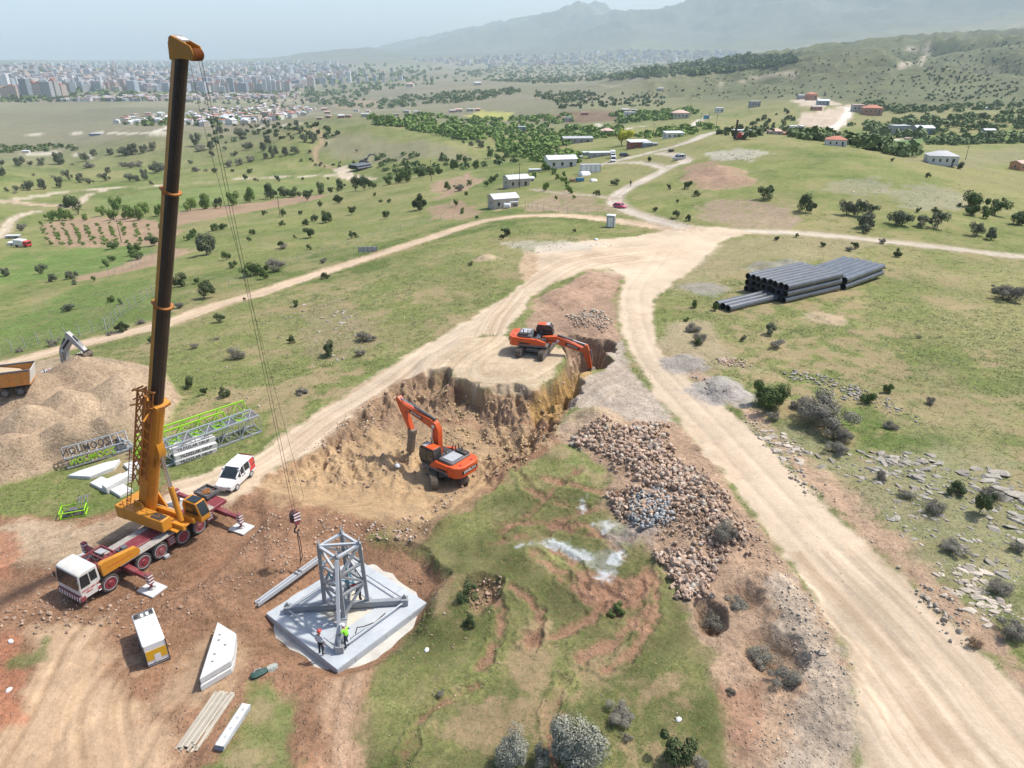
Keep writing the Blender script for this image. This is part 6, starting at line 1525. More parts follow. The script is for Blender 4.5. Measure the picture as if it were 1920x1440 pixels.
def stone_mesh(hs, i, m):
    key = (id(hs), i, m)
    if key not in _sm:
        v, f = hs[i]; me = bpy.data.meshes.new("stone"); me.from_pydata(v.tolist(), [], f.tolist()); me.materials.append(ST[m]); _sm[key] = me
    return _sm[key]
def rotm(a, b, c): return np.array(Matrix.Rotation(a, 3, 'X') @ Matrix.Rotation(b, 3, 'Y') @ Matrix.Rotation(c, 3, 'Z'))
def merged(name, items, mats, label, hs):
    """many stones as one mesh: items (x, y, z, size, kind index)"""
    V, F, MI, TI, b = [], [], [], [], 0
    for x, y, z, s, k in items:
        v, f = hs[R.randrange(len(hs))]
        rm = rotm(R.uniform(0, 6), R.uniform(0, 6), R.uniform(0, 6)) if hs is HULLS else rotm(R.uniform(-.2, .2), R.uniform(-.2, .2), R.uniform(0, 6))
        V.append(v @ rm.T * s + (x, y, z)); F.append(f + b); MI.append(np.full(len(f), k)); TI.append(np.full(len(v), R.random())); b += len(v)
    V, F, MI, TI = np.concatenate(V), np.concatenate(F), np.concatenate(MI), np.concatenate(TI)
    me = bpy.data.meshes.new(name); me.vertices.add(len(V)); me.vertices.foreach_set("co", V.ravel()); me.loops.add(F.size); me.loops.foreach_set("vertex_index", F.ravel().astype(np.int32))
    me.polygons.add(len(F)); me.polygons.foreach_set("loop_start", np.arange(0, F.size, 3, dtype=np.int32)); me.polygons.foreach_set("material_index", MI.astype(np.int32)); me.update(calc_edges=True)
    a = me.attributes.new("tint", 'FLOAT', 'POINT'); a.data.foreach_set("value", TI.astype(np.float32))
    for m in mats: me.materials.append(ST[m])
    o = bpy.data.objects.new(name, me); COL.objects.link(o); return tag(o, label, kind="stuff")
def scatter(poly, n, smin, smax, seed, power=2.2, edge=None):
    """random points inside an outline with sizes, small ones many"""
    rg = np.random.default_rng(seed); poly = W(poly) if isinstance(poly, str) else poly
    a, b = poly.min(0), poly.max(0); out = []
    while len(out) < n:
        p = rg.uniform(a, b, (n * 2, 2)); ok = sdist(poly, p[:, 0], p[:, 1]) + 1.1 * fbm(p[:, 0], p[:, 1], 3, 3, seed + 9) > rg.random(len(p)) * 1.3 - .2
        out += p[ok].tolist()
    out = np.array(out[:n]); s = .62 * (smin + (smax - smin) * rg.random(n) ** power); s *= .75 + .5 * (fbm(out[:, 0], out[:, 1], 4, 2, seed) + .5)
    return np.column_stack([out, sample(GZ, out[:, 0], out[:, 1]), s])
def lay(sets, hs, nkeep, oname, olabel, ocat, ogroup, sname, slabel, sink=.25):
    """the largest-looking stones one by one, the rest as one mass"""
    allp = []
    for arr, m, lift in sets:
        for x, y, z, s in arr:
            m_ = R.choice(('tan', 'tan', 'pale', 'red', 'tan')) if m == 'tan' else m
            allp.append((x, y, z + s * (.5 - sink) * (1 if hs is HULLS else .05) + lift * R.random(), s, m_))
    allp.sort(key=lambda q: -q[3] / math.hypot(q[0], q[1], CZ))
    for x, y, z, s, m in allp[:nkeep]:
        o = bpy.data.objects.new(oname, stone_mesh(hs, R.randrange(len(hs)), m)); COL.objects.link(o)
        o.location = (x, y, z); o.scale = (s, s * R.uniform(.75, 1.1), s * R.uniform(.75, 1.0))
        o.rotation_euler = (R.uniform(0, 6), R.uniform(0, 6), R.uniform(0, 6)) if hs is HULLS else (R.uniform(-.25, .25), R.uniform(-.25, .25), rad(-35) + R.gauss(0, .5))
        tag(o, olabel, ocat, ogroup)
    mats = sorted({q[4] for q in allp})
    rest = [(x, y, z, s, mats.index(m)) for x, y, z, s, m in allp[nkeep:]]
    if rest: merged(sname, rest, mats, slabel, hs)
lay([(scatter("1066,800 1150,790 1262,795 1255,835 1292,872 1335,905 1245,932 1150,892 1108,852 1070,830", 2300, .08, .55, 1, 2.4), 'tan', .25),
     (scatter("1135,930 1250,925 1335,905 1392,990 1405,1020 1340,1060 1250,1030 1190,1000 1140,962", 1500, .09, .6, 2, 2.2), 'tan', .25),
     (scatter("1225,1040 1340,1050 1372,1085 1335,1100 1312,1142 1282,1132 1250,1090", 700, .10, .55, 3, 2.2), 'tan', .25),
     (scatter("1170,930 1240,915 1258,960 1225,990 1180,975", 420, .14, .36, 4, 1.6), 'blue', .32),
     (scatter("1035,560 1110,600 1150,620 1075,625", 220, .12, .38, 5), 'tan', .15), (scatter("1062,590 1120,575 1150,600 1140,625 1080,622", 220, .15, .38, 6), 'pale', .25)],
    HULLS, 290, "rubble_stone", "broken tan stone in the rubble heap between road and turf", "stone", "rubble stones heaped beside the road", "rubble", "tan broken stone heaped between the road and the turf")
lay([(scatter("1480,830 1560,850 1700,820 1800,900 1920,930 1960,1080 1880,1110 1760,1040 1640,960 1560,900", 620, .08, .62, 11, 3.6), 'grey', 0),
     (scatter("1640,860 1760,860 1800,960 1760,1000 1680,950", 130, .12, .75, 12, 3.2), 'grey', 0), (scatter("1780,860 1925,900 1960,1000 1850,1000 1800,930", 80, .15, 1.1, 13, 3.4), 'grey', 0),
     (scatter("1700,1000 1860,1090 1930,1200 1980,1260 1830,1190 1740,1080", 150, .12, .6, 14, 2.5), 'pale', 0), (scatter("1480,690 1560,705 1700,770 1760,800 1740,812 1640,770 1520,725 1470,705", 260, .12, .42, 15, 2), 'grey', .1),
     (scatter("1350,672 1400,676 1425,692 1380,690 1350,682", 110, .12, .4, 16, 2), 'tan', .2), (scatter("1400,790 1520,850 1500,880 1430,830", 110, .12, .55, 17, 2.5), 'pale', .05),
     (scatter("540,570 650,560 720,640 640,690 560,650", 110, .15, .6, 18, 2.5), 'grey', 0), (scatter("930,455 1120,450 1160,462 990,478", 160, .1, .4, 19, 2), 'pale', 0), (scatter("1340,285 1430,282 1420,302 1340,302", 150, .2, .7, 20, 2), 'pale', 0),
     (scatter("1540,345 1680,335 1840,360 1790,400 1640,380", 330, .15, .55, 21, 2), 'pale', 0)],
    FLATS, 260, "limestone_rock", "pale grey limestone rock lying in the grass beside the road", "rock", "limestone rocks in the grass", "limestone_scatter", "pale limestone pieces strewn in the grass", sink=.3)
lay([(scatter("1430,1060 1470,1070 1560,1180 1600,1290 1600,1430 1380,1430 1480,1330 1500,1240", 700, .05, .26, 31, 3), 'pale', 0), (scatter("1470,1150 1530,1190 1540,1230 1500,1220", 20, .25, .7, 32, 1.2), 'pale', .1), (scatter("1330,880 1480,1060 1440,1090 1380,1000 1290,880", 300, .06, .35, 33, 2.5), 'tan', 0),
     (scatter("640,1000 800,960 900,900 800,1020 700,1015", 260, .05, .32, 34, 3.4), 'tan', 0), (scatter("940,820 1040,800 1050,830 960,885 910,870", 330, .08, .40, 35, 2), 'ochre', .1), (scatter("700,800 860,800 1000,810 930,850 760,840", 320, .06, .34, 36, 2.5), 'ochre', 0),
     (scatter("500,960 640,960 780,1000 600,1030 480,1100 400,1110 460,1010", 900, .04, .30, 37, 3.6), 'tan', 0), (scatter("300,1090 480,1080 460,1140 340,1180 180,1200 0,1180 0,1140", 500, .04, .30, 38, 3.5), 'red', 0), (scatter("200,1200 300,1160 330,1260 250,1310 190,1270", 180, .04, .18, 39, 2.5), 'red', 0),
     (scatter("870,1085 940,1085 930,1120 890,1160", 90, .1, .3, 40, 1.5), 'red', .1), (scatter("1290,700 1420,790 1600,980 1760,1130 1900,1270 1880,1290 1700,1090 1500,900 1330,750", 420, .05, .34, 41, 3), 'pale', 0),
     (scatter("480,905 560,840 700,760 780,715 760,740 640,830", 220, .05, .25, 42, 2.5), 'tan', 0), (scatter("0,1400 0,1000 240,960 320,1080 250,1160 100,1180", 400, .04, .16, 43, 3), 'pale', 0), (scatter("700,1050 860,1100 1000,1180 1200,1200 1330,1300 1340,1440 720,1440", 260, .04, .17, 44, 3), 'tan', 0),
     (TORN, 'red', 0), (scatter("1180,540 1200,640 1330,780 1500,960 1700,1170 1850,1330 1780,1330 1560,1120 1350,880 1200,700 1170,600", 500, .02, .11, 51, 3), 'pale', 0), (scatter("990,540 860,620 650,760 480,870 560,860 800,690 960,600", 300, .02, .11, 52, 3), 'pale', 0), (scatter("740,740 850,740 1000,750 1040,770 1000,800 800,790", 240, .08, .42, 45, 2.5), 'ochre', 0), (scatter("300,700 560,600 800,590 600,720 400,830", 260, .06, .3, 46, 3), 'pale', 0)],
    HULLS, 120, "loose_stone", "loose stone lying on the dug over soil of the site", "stone", "loose stones on the site", "loose_stones", "small loose stones strewn over the soil and turf")

# ---------------------------------------------------------------- plants
def leaf_mat(name, col, col2, trans=.0):
    m, N, L, p = principled(name)
    oi = N.new("ShaderNodeObjectInfo"); tc = N.new("ShaderNodeTexCoord"); gm = N.new("ShaderNodeNewGeometry")
    nz = N.new("ShaderNodeTexNoise"); nz.inputs["Scale"].default_value = 2.2; nz.inputs["Detail"].default_value = 3; L.new(tc.outputs["Object"], nz.inputs[0])
    ad = N.new("ShaderNodeMath"); ad.operation = 'ADD'; L.new(nz.outputs[0], ad.inputs[0])
    r2 = N.new("ShaderNodeMapRange"); r2.inputs[3].default_value, r2.inputs[4].default_value = -.22, .22; L.new(oi.outputs["Random"], r2.inputs[0]); L.new(r2.outputs[0], ad.inputs[1])
    ri = N.new("ShaderNodeMapRange"); ri.inputs[3].default_value, ri.inputs[4].default_value = -.2, .2; L.new(gm.outputs["Random Per Island"], ri.inputs[0])
    a2 = N.new("ShaderNodeMath"); a2.operation = 'ADD'; L.new(ad.outputs[0], a2.inputs[0]); L.new(ri.outputs[0], a2.inputs[1])
    mr = N.new("ShaderNodeMapRange"); mr.inputs[1].default_value, mr.inputs[2].default_value = .2, .8; L.new(a2.outputs[0], mr.inputs[0])
    mx = N.new("ShaderNodeMix"); mx.data_type = 'RGBA'; L.new(mr.outputs[0], mx.inputs[0]); mx.inputs[6].default_value = (*col, 1); mx.inputs[7].default_value = (*col2, 1)
    L.new(mx.outputs[2], p.inputs["Base Color"]); p.inputs["Roughness"].default_value = .75; p.inputs["Specular IOR Level"].default_value = .2
    return m
LEAF = dict(dark=leaf_mat("dark_evergreen_leaves", (.045, .066, .026), (.105, .140, .055)), olive=leaf_mat("grey_green_leaves", (.085, .100, .062), (.185, .200, .125)), fruit=leaf_mat("fresh_green_leaves", (.085, .150, .028), (.20, .29, .07)),
            green=leaf_mat("mid_green_leaves", (.060, .100, .028), (.140, .195, .060)), grey=leaf_mat("grey_twigs", (.14, .13, .102), (.28, .26, .205)), orchard=leaf_mat("orchard_leaves", (.115, .19, .04), (.24, .33, .09)), valley=leaf_mat("valley_wood_leaves", (.085, .125, .045), (.17, .22, .085)), silver=leaf_mat("silvery_leaves", (.23, .235, .185), (.36, .36, .285)), yellow=leaf_mat("yellow_green_leaves", (.30, .33, .02), (.55, .52, .05)), brown=leaf_mat("dry_brown_twigs", (.15, .085, .05), (.26, .17, .11)))
BARK = mat("bark", (.115, .085, .062), .9, var=.3, scale=12, bump=.5)
def crown_mesh(seed, n, lobes, leaf, m, twig=False, squash=1.0, q1=.66):
    """unit crown: leaf-sized faces spread through several uneven lobes"""
    rg = np.random.default_rng(seed)
    L_ = []
    for i in range(lobes):
        a = rg.uniform(0, 6.283); q = rg.uniform(.2, q1) if i else 0
        L_.append((q * math.cos(a), q * math.sin(a), rg.uniform(.26, .80), rg.uniform(.16, .36) if i else .42))
    pt = []
    for k in range(n):
        l = L_[rg.integers(lobes)]; d = rg.normal(size=3); d /= np.linalg.norm(d); r_ = l[3] * rg.uniform(.45, 1.06) ** .6
        pt.append((l[0] + d[0] * r_, l[1] + d[1] * r_, max(.03, (l[2] + d[2] * r_ * .85) * squash), *d))
    pt = np.array(pt)
    s = leaf * rg.uniform(.6, 1.4, n)
    nrm = pt[:, 3:] + rg.normal(0, .38, (n, 3)) + (0, 0, .25); nrm /= np.linalg.norm(nrm, axis=1, keepdims=True)
    t = np.cross(nrm, rg.normal(size=(n, 3))); t /= np.linalg.norm(t, axis=1, keepdims=True); b = np.cross(nrm, t)
    asp = .16 if twig else .6
    c = pt[:, :3]
    v = np.stack([c - t * s[:, None], c + b * s[:, None] * asp, c + t * s[:, None] * 1.1, c - b * s[:, None] * asp * .9], 1).reshape(-1, 3)
    v[:, 2] = np.maximum(v[:, 2], .005)
    me = bpy.data.meshes.new("crown"); me.from_pydata(v.tolist(), [], np.arange(4 * n).reshape(-1, 4).tolist()); me.materials.append(m)
    return me
def trunk_mesh(seed, h0, r0, spread=.35, n=6):
    rg = random.Random(seed); q = MB()
    top = (rg.uniform(-.06, .06), rg.uniform(-.06, .06), h0)
    q.tube((0, 0, -.06), (top[0] * .5, top[1] * .5, h0 * .5), r0, 7, r0 * .8); q.tube((top[0] * .5, top[1] * .5, h0 * .5), top, r0 * .8, 7, r0 * .62)
    for i in range(n):
        a = i * 6.283 / n + rg.uniform(-.4, .4); e = (top[0] + spread * math.cos(a) * .55, top[1] + spread * math.sin(a) * .55, h0 + .22 + rg.uniform(0, .1)); e2 = (top[0] + spread * math.cos(a), top[1] + spread * math.sin(a), h0 + .42 + rg.uniform(-.1, .15))
        q.tube(top, e, r0 * .5, 5, r0 * .34); q.tube(e, e2, r0 * .34, 4, r0 * .12)
    return q.mesh("trunk", BARK, True)
def twig_mesh(seed, n, m):
    rg = random.Random(seed); q = MB()
    for i in range(n):
        a = rg.uniform(0, 6.283); p = [Vector((0.1 * math.cos(a), .1 * math.sin(a), 0))]; d = Vector((math.cos(a) * rg.uniform(.2, 1), math.sin(a) * rg.uniform(.2, 1), rg.uniform(.5, 1.2))).normalized()
        for k in range(4):
            p.append(p[-1] + d * .17); d = (d + Vector((rg.uniform(-.5, .5), rg.uniform(-.5, .5), rg.uniform(-.3, .3)))).normalized()
        for a_, b_ in zip(p[:-1], p[1:]): q.tube(a_, b_, .012, 3, .008, cap=False)
    return q.mesh("branches", m, False)
KINDS_ = {}
for k_, (n, lobes, leaf, tw, sq, tr) in dict(dark=(2400, 9, .048, False, 1.0, .16), olive=(2000, 10, .05, False, 1.0, .30), fruit=(1800, 8, .056, False, 1.05, .26), green=(2400, 9, .048, False, 1.0, .20), grey=(2600, 9, .07, True, .85, .05), silver=(3600, 12, .04, False, 1.0, .08), yellow=(1800, 8, .055, False, 1.05, .22), brown=(700, 7, .1, True, .8, .05)).items():
    KINDS_[k_] = [(crown_mesh(100 * i + len(k_) * 7, n, lobes, leaf, LEAF[k_], tw, sq), trunk_mesh(i + 50, tr, .045 if tr > .1 else .03) if k_ not in ('grey', 'brown') else twig_mesh(i + 70, 40, LEAF[k_])) for i in range(6)]
SMALL = {}
for k_ in ('dark', 'olive', 'fruit', 'green', 'grey'):
    SMALL[k_] = [(crown_mesh(900 + 31 * i + len(k_), 700, 7, .085, LEAF[k_], k_ == 'grey', 1.0), KINDS_[k_][i][1]) for i in range(3)]
BIGC = dict(silver=[crown_mesh(4000 + i, 14000, 20, .022, LEAF['silver'], False, .95, .46) for i in range(2)], grey=[crown_mesh(4100 + i, 6000, 14, .05, LEAF['grey'], True, .8) for i in range(2)], green=[crown_mesh(4200, 7000, 14, .032, LEAF['green'], False, 1.0)])
SHRUB = ('grey', 'silver', 'brown')
def plant(kind, px, py, wpx, label, group, p=None, hk=None):
    p = at(px, py) if p is None else p
    w = wpx * depth(p) / FPX
    low = wpx < 15
    if wpx > 44 and kind in BIGC: cm, tm = R.choice(BIGC[kind]), R.choice(KINDS_[kind])[1]
    else: cm, tm = R.choice((SMALL if low and kind in SMALL else KINDS_)[kind])
    nm = {'grey': "thorn_bush", 'brown': "dry_bush", 'silver': "silver_bush", 'dark': "evergreen_bush"}.get(kind, "tree")
    if nm == "evergreen_bush" and w > 4.5: nm = "evergreen_tree"
    root = empty(nm, (p[0], p[1], p[2] - .04), R.uniform(0, 6.28), label, "bush" if "bush" in nm else "tree", group)
    hk = hk or {'fruit': 1.45, 'grey': .95, 'silver': 1.5, 'brown': .95, 'olive': 1.4}.get(kind, 1.42)
    s = w / (1.25 if kind == 'silver' else 1.62)
    for nm_, me in (("branches" if kind in ('grey', 'brown') else "trunk", tm), ("crown", cm)):
        o = bpy.data.objects.new(nm_, me); COL.objects.link(o); o.parent = root
    root.scale = (s * R.uniform(.85, 1.15), s * R.uniform(.8, 1.2), s * hk * R.uniform(.78, 1.15))
    return root
# (kind, "px,py,width ...", label, group)
PLANTS = [
 ('olive', "235,292,28 250,290,25 269,287,20 288,282,20 208,290,18 177,293,17 160,303,20 113,308,28 78,310,20 55,312,13 37,312,23 5,330,18 2,312,14", "grey green tree in the row on the plain left of the boom", "trees left of the boom on the plain"),
 ('grey', "168,315,23 135,310,10 233,313,23 247,315,23 260,313,20 28,363,12 100,333,12 63,330,10", "grey thorn bush in the scrub line left of the boom", "scrub line left of the boom"),
 ('olive', "113,352,26 128,338,22 152,343,20 168,345,20 197,340,20 203,325,15 243,340,20 257,340,17 273,337,23 293,325,26 303,322,20 283,347,10 83,355,22 55,357,24 32,357,16 12,360,10", "grey green tree along the valley road left of the boom", "trees along the valley road"),
 ('olive', "370,275,26 397,280,17 405,272,14 397,293,13 462,280,20 473,280,13 440,293,13 357,307,10 500,268,20 505,270,15 493,283,20 497,298,17 513,295,24 537,292,17 555,288,20 580,287,10 572,267,16 588,268,20 563,250,20 558,237,17 423,282,10 415,250,20 450,257,24 500,240,18 613,275,10", "grey green tree scattered on the far hillside right of the boom", "trees on the far hillside"),
 ('grey', "377,283,26 367,322,20 387,322,13 403,320,18 430,313,24 450,310,24 470,303,26", "grey bush in the hedge line on the far hillside", "hedge line on the far hillside"),
 ('dark', "468,325,13 437,323,9 402,325,12 522,340,12 460,337,12 480,340,9 567,338,7 615,337,7", "small dark bush dotted along the far valley road", "bushes by the far valley road"),
 ('dark', "507,373,30 532,370,20 550,370,26 577,370,22 602,365,26 620,363,16 413,390,22 635,353,17 633,380,20 640,358,20 667,358,28 683,357,28 700,352,20", "dark round tree in the row above the ploughed strip", "tree row above the ploughed strip"),
 ('fruit', "358,395,26 385,392,30 437,385,28 468,380,28", "bright green fruit tree right of the boom by the ploughed strip", "fruit trees right of the boom"),
 ('dark', "147,402,38", "large dark tree at the corner of the vineyard", None), ('grey', "122,390,22", "grey bush beside the large dark tree at the vineyard", None),
 ('fruit', "192,405,26 222,398,30 240,410,32 260,413,32 213,412,26 273,400,24 297,405,24 97,413,26 117,413,26 133,413,20 160,413,16", "bright green fruit tree along the top edge of the vineyard", "fruit trees above the vineyard"),
 ('grey', "40,433,24", "grey bush beside the white shed at the left edge", None), ('dark', "290,460,26", "dark tree just left of the boom below the vineyard", None),
 ('green', "212,467,26 362,445,20 353,450,17 402,433,20 418,430,20 475,440,17 468,452,10 253,478,26 257,487,26 200,500,20 212,490,16", "green tree scattered on the slope below the vineyard", "trees on the slope below the vineyard"),
 ('olive', "388,477,46", "wide crowned tree with bare trunk right of the boom", None),
 ('dark', "497,403,12 530,407,15 528,423,15 563,402,12 600,388,13 577,377,18 573,422,18 590,415,18 612,417,24 583,445,28 553,447,8 530,465,16 580,468,13 660,403,20 725,410,18 660,447,20 610,418,24 635,382,17 713,380,9 730,380,12 703,368,9", "dark bush on the green slope above the dirt track", "bushes on the slope above the dirt track"),
 ('olive', "80,513,24 98,528,20 12,517,22 130,523,22 142,533,13 138,522,20", "grey green tree on the slope left of the boom", "trees on the slope left of the boom"),
 ('green', "178,527,12 208,567,16 227,570,15", "small green tree on the meadow left of the boom", "small trees on the meadow"),
 ('olive', "130,582,24", "low leaning tree alone on the left meadow", None),
 ('grey', "100,647,28 37,660,20 207,628,20 265,607,20 337,577,30", "grey thorn bush beside the dirt track left of the ropes", "thorn bushes beside the dirt track"),
 ('dark', "230,620,30 340,537,26 383,560,44 368,532,15", "dark leafy bush by the fence along the dirt track", "bushes by the fence"),
 ('dark', "412,605,22 283,643,14 458,563,8 610,523,16 555,575,16 547,643,16 618,667,34 357,727,24 423,745,26 383,740,18", "dark low bush on the dry slope between the two roads", "low bushes between the two roads"),
 ('green', "463,520,26 483,515,40 497,523,22 437,502,20 425,487,20", "green bush in the thicket above the dirt track", "thicket above the dirt track"), ('grey', "517,510,44", "large grey bush in the thicket above the dirt track", None),
 ('grey', "530,467,18 605,493,20 443,673,40 367,653,20 567,738,30 407,637,14 685,640,40 675,668,26", "grey dry bush on the slope beside the ropes", "grey bushes beside the ropes"),
 ('dark', "787,393,38", "big round dark tree alone left of the two houses", None),
 ('green', "840,357,18 882,347,14 930,337,13 922,343,18 910,350,14 873,367,10 857,387,14 868,400,14 893,410,9", "young green tree on the plots left of the houses", "young trees left of the houses"), ('grey', "863,358,24", "grey round bush on the red plot left of the houses", None),
 ('green', "747,343,26 763,342,26 727,347,24 790,333,24 825,327,17 850,318,20 808,330,18 893,317,17 873,310,18 862,303,17 920,297,20 933,300,16 950,297,14", "green tree in the belt behind the big dark tree", "tree belt behind the dark tree"),
 ('olive', "903,277,20 885,273,13 760,313,10 670,285,8 870,270,10 895,268,9 915,282,10 850,262,8 830,258,8", "grey shrub on the bare hill in the middle distance", "shrubs on the bare hill"),
 ('dark', "950,443,20 943,448,12 882,498,12 952,441,10", "dark bush left of the junction", "bushes left of the junction"),
 ('fruit', "1022,358,17 1040,327,14 1047,337,14 1060,347,15 1070,363,15 1078,373,10 1043,375,9 1003,333,15 1023,322,20 1052,342,12 1065,355,13 1035,322,12 1056,332,12", "young fruit tree in the garden rows behind the houses", "garden fruit trees"),
 ('yellow', "1166,274,40", "bright yellow green tree beside the red shed", None),
 ('dark', "1154,347,16 1118,367,14 1229,396,13 1270,409,22 1291,414,14 1255,355,12 1289,354,16 1306,368,15 1271,380,8 1217,303,12 1076,435,9 1288,353,12 1292,413,10", "dark bush beside the lane above the junction", "bushes beside the lane"),
 ('dark', "1432,373,38 1510,398,34", "dark round tree on the right hillside above the track", "two dark round trees on the right hillside"),
 ('olive', "1587,403,34 1608,405,38 1633,402,24", "flat topped olive tree in the clump on the right hillside", "olive clump on the right hillside"), ('olive', "1623,428,42 1623,437,22", "grey rounded bush below the olive clump", "bushes below the olive clump"),
 ('olive', "1690,422,46 1727,425,32 1757,428,34", "grey green tree of the three along the right hillside ditch", "three trees on the right hillside"), ('olive', "1830,442,34 1858,450,32", "grey green tree of the pair above the gravel track", "pair of trees above the gravel track"),
 ('dark', "1720,398,13 1753,398,16 1797,388,10 1882,380,13 1738,333,12 1672,303,8 1800,317,16", "small dark bush scattered high on the right hillside", "small bushes high on the right hillside"),
 ('green', "1827,390,44 1822,403,28 1865,403,40 1848,410,20", "green leafy tree in the grove at the right edge", "grove at the right edge"), ('dark', "1900,420,30 1915,422,22", "dark bush beside the grove at the right edge", "dark bushes beside the grove"),
 ('dark', "1543,463,13 1603,467,16 1682,482,20 1457,450,12 1493,445,9", "dark small bush between the gravel track and the pipes", "bushes along the gravel track"), ('grey', "1655,457,20 1590,470,18", "grey bush standing at the edge of the gravel track", "grey bushes by the gravel track"),
 ('olive', "1443,627,28", "small two tiered olive tree left of the bare patch", None), ('olive', "1393,640,14", "tiny olive tree near the rubble strip", None),
 ('green', "1442,768,70", "large green bush beside the right road", None), ('grey', "1452,790,30", "grey thorn bush just below the large green bush", None), ('grey', "1497,766,42", "grey bush between the green bush and the big thorn bush", None),
 ('grey', "1550,800,112", "very large grey thorn bush beside the right road", None), ('grey', "1567,826,60", "bare twiggy bush just below the very large thorn bush", None),
 ('green', "1663,737,24 1627,755,30 1307,648,16 1340,583,17 1303,577,17 1287,603,13", "green bush scattered around the field of pipes", "green bushes around the pipe field"),
 ('grey', "1300,622,34 1310,642,40 1452,652,30 1743,757,24 1670,803,34 1885,563,60 1723,635,13 1870,550,30", "grey low bush scattered over the pipe field", "grey bushes over the pipe field"),
 ('grey', "1564,848,50 1751,962,52 1858,935,48 1791,1037,50 1907,1032,40 1875,1110,58 1893,1190,66 1700,930,30 1650,900,30", "grey thorn bush among the limestone rocks at the right", "thorn bushes among the limestone"), ('dark', "1795,926,40 1835,962,50", "dark bush among the limestone rocks at the right", "dark bushes among the limestone"),
 ('brown', "1827,1212,38", "dry brown bush at the edge of the right road", None),
 ('silver', "1081,1438,122", "largest silvery bush at the bottom edge", None), ('silver', "962,1440,68", "smaller silvery bush left of the largest one at the bottom", None), ('silver', "1017,1440,36", "lowest silvery bush squeezed between the other two", None),
 ('grey', "1159,1342,66", "bare grey twig bush in the grass above the silvery bush", None), ('dark', "877,1126,48", "dark bush at the turf cut right of the slab", None), ('dark', "881,1172,28", "smaller dark bush just below the one at the turf cut", None),
 ('grey', "1336,1180,62", "bare grey bush growing out of the hole left of the road", None), ('grey', "1378,1140,54", "bare grey bush behind the hole left of the road", None), ('grey', "1352,1012,60", "bare grey bush on the rubble bank below the road", None),
 ('grey', "1465,1282,76 1425,1240,60", "dark dead brush in the hollow beside the right road", "dead brush in the hollow"),
 ('green', "1159,1149,30 1145,1158,18", "low green weed bush in the tracked turf", "green weeds in the turf"), ('dark', "1265,1440,88", "broad dark green bush at the bottom edge", None), ('grey', "1315,1438,40", "grey twig bush right of the broad dark bush", None),
 ('grey', "824,1305,22 1173,1392,26 1370,1300,26", "small grey bush in the lower turf", "small bushes in the lower turf"),
 ('green', "988,646,30", "dense green tree directly behind the farther excavator", None)]
for kind, s, label, group in PLANTS:
    q = sorted([float(v) for v in t.split(",")] for t in s.split())
    for i, a in enumerate(q): plant(kind, a[0], a[1], a[2], nth(i, len(q), label), group)

# vineyard rows: small bushes in lines
def vineyard():
    a, b, c, d = at(75, 418), at(300, 420), at(95, 458), at(310, 456)
    for i in range(11):
        for j in range(13):
            u, v = i / 10, j / 12; p = (a * (1 - u) + b * u) * (1 - v) + (c * (1 - u) + d * u) * v
            if R.random() < .15: continue
            x, y = p[0] + R.uniform(-.3, .3), p[1] + R.uniform(-.3, .3)
            cm, tm = R.choice(SMALL['fruit']); root = bpy.data.objects.new("vine", cm); COL.objects.link(root)
            root.location = (x, y, gz(x, y) - .05); s = R.uniform(.8, 1.5); root.scale = (s, s, s * .8); root.rotation_euler = (0, 0, R.uniform(0, 6))
            tag(root, "small green vine in the planted rows of the brown field", "vine", "vines in rows")
vineyard()

# ---------------------------------------------------------------- woods, orchards and scrub too far to count; grass near by
def clump_mass(name, label, pts_, leafkey, per=26, leaf=.34, hk=.8):
    """pts_: x, y, width. each clump a cloud of leaf-sized faces"""
    rg = np.random.default_rng(len(pts_)); P = np.array(pts_); n = len(P)
    c = np.repeat(np.column_stack([P[:, 0], P[:, 1], sample(GZ, P[:, 0], P[:, 1])]), per, 0); w = np.repeat(P[:, 2], per)
    d = rg.normal(size=(n * per, 3)); d /= np.linalg.norm(d, axis=1, keepdims=True)
    lob = np.repeat(rg.uniform(.6, 1.3, n), per)
    o = d * (w * .5 * rg.uniform(.5, 1.05, n * per))[:, None]; o[:, 2] = np.abs(o[:, 2]) * hk * 1.5 * lob + w * .12
    c = c + o
    nr = d + rg.normal(0, .35, d.shape) + (0, 0, .3); nr /= np.linalg.norm(nr, axis=1, keepdims=True)
    t = np.cross(nr, rg.normal(size=nr.shape)); t /= np.linalg.norm(t, axis=1, keepdims=True); b = np.cross(nr, t)
    s = (w * leaf * rg.uniform(.6, 1.3, n * per))[:, None]
    v = np.stack([c - t * s, c + b * s * .8, c + t * s, c - b * s * .8], 1).reshape(-1, 3)
    me = bpy.data.meshes.new(name); me.vertices.add(len(v)); me.vertices.foreach_set("co", v.ravel()); me.loops.add(len(v)); me.loops.foreach_set("vertex_index", np.arange(len(v), dtype=np.int32))
    me.polygons.add(len(v) // 4); me.polygons.foreach_set("loop_start", np.arange(0, len(v), 4, dtype=np.int32)); me.update(calc_edges=True); me.materials.append(LEAF[leafkey])
    ob = bpy.data.objects.new(name, me); COL.objects.link(ob); tag(ob, label, kind="stuff")
def fill(s, n, wmin, wmax, seed, px=True):
    rg = np.random.default_rng(seed); q = np.array(pts(s)); a, b = q.min(0), q.max(0); out = []
    while len(out) < n:
        p = rg.uniform(a, b); 
        if sdist(q, np.array([p[0]]), np.array([p[1]]))[0] > 0:
            g = at(*p); w = rg.uniform(wmin, wmax); out.append((g[0], g[1], w))
    return out
woods = []
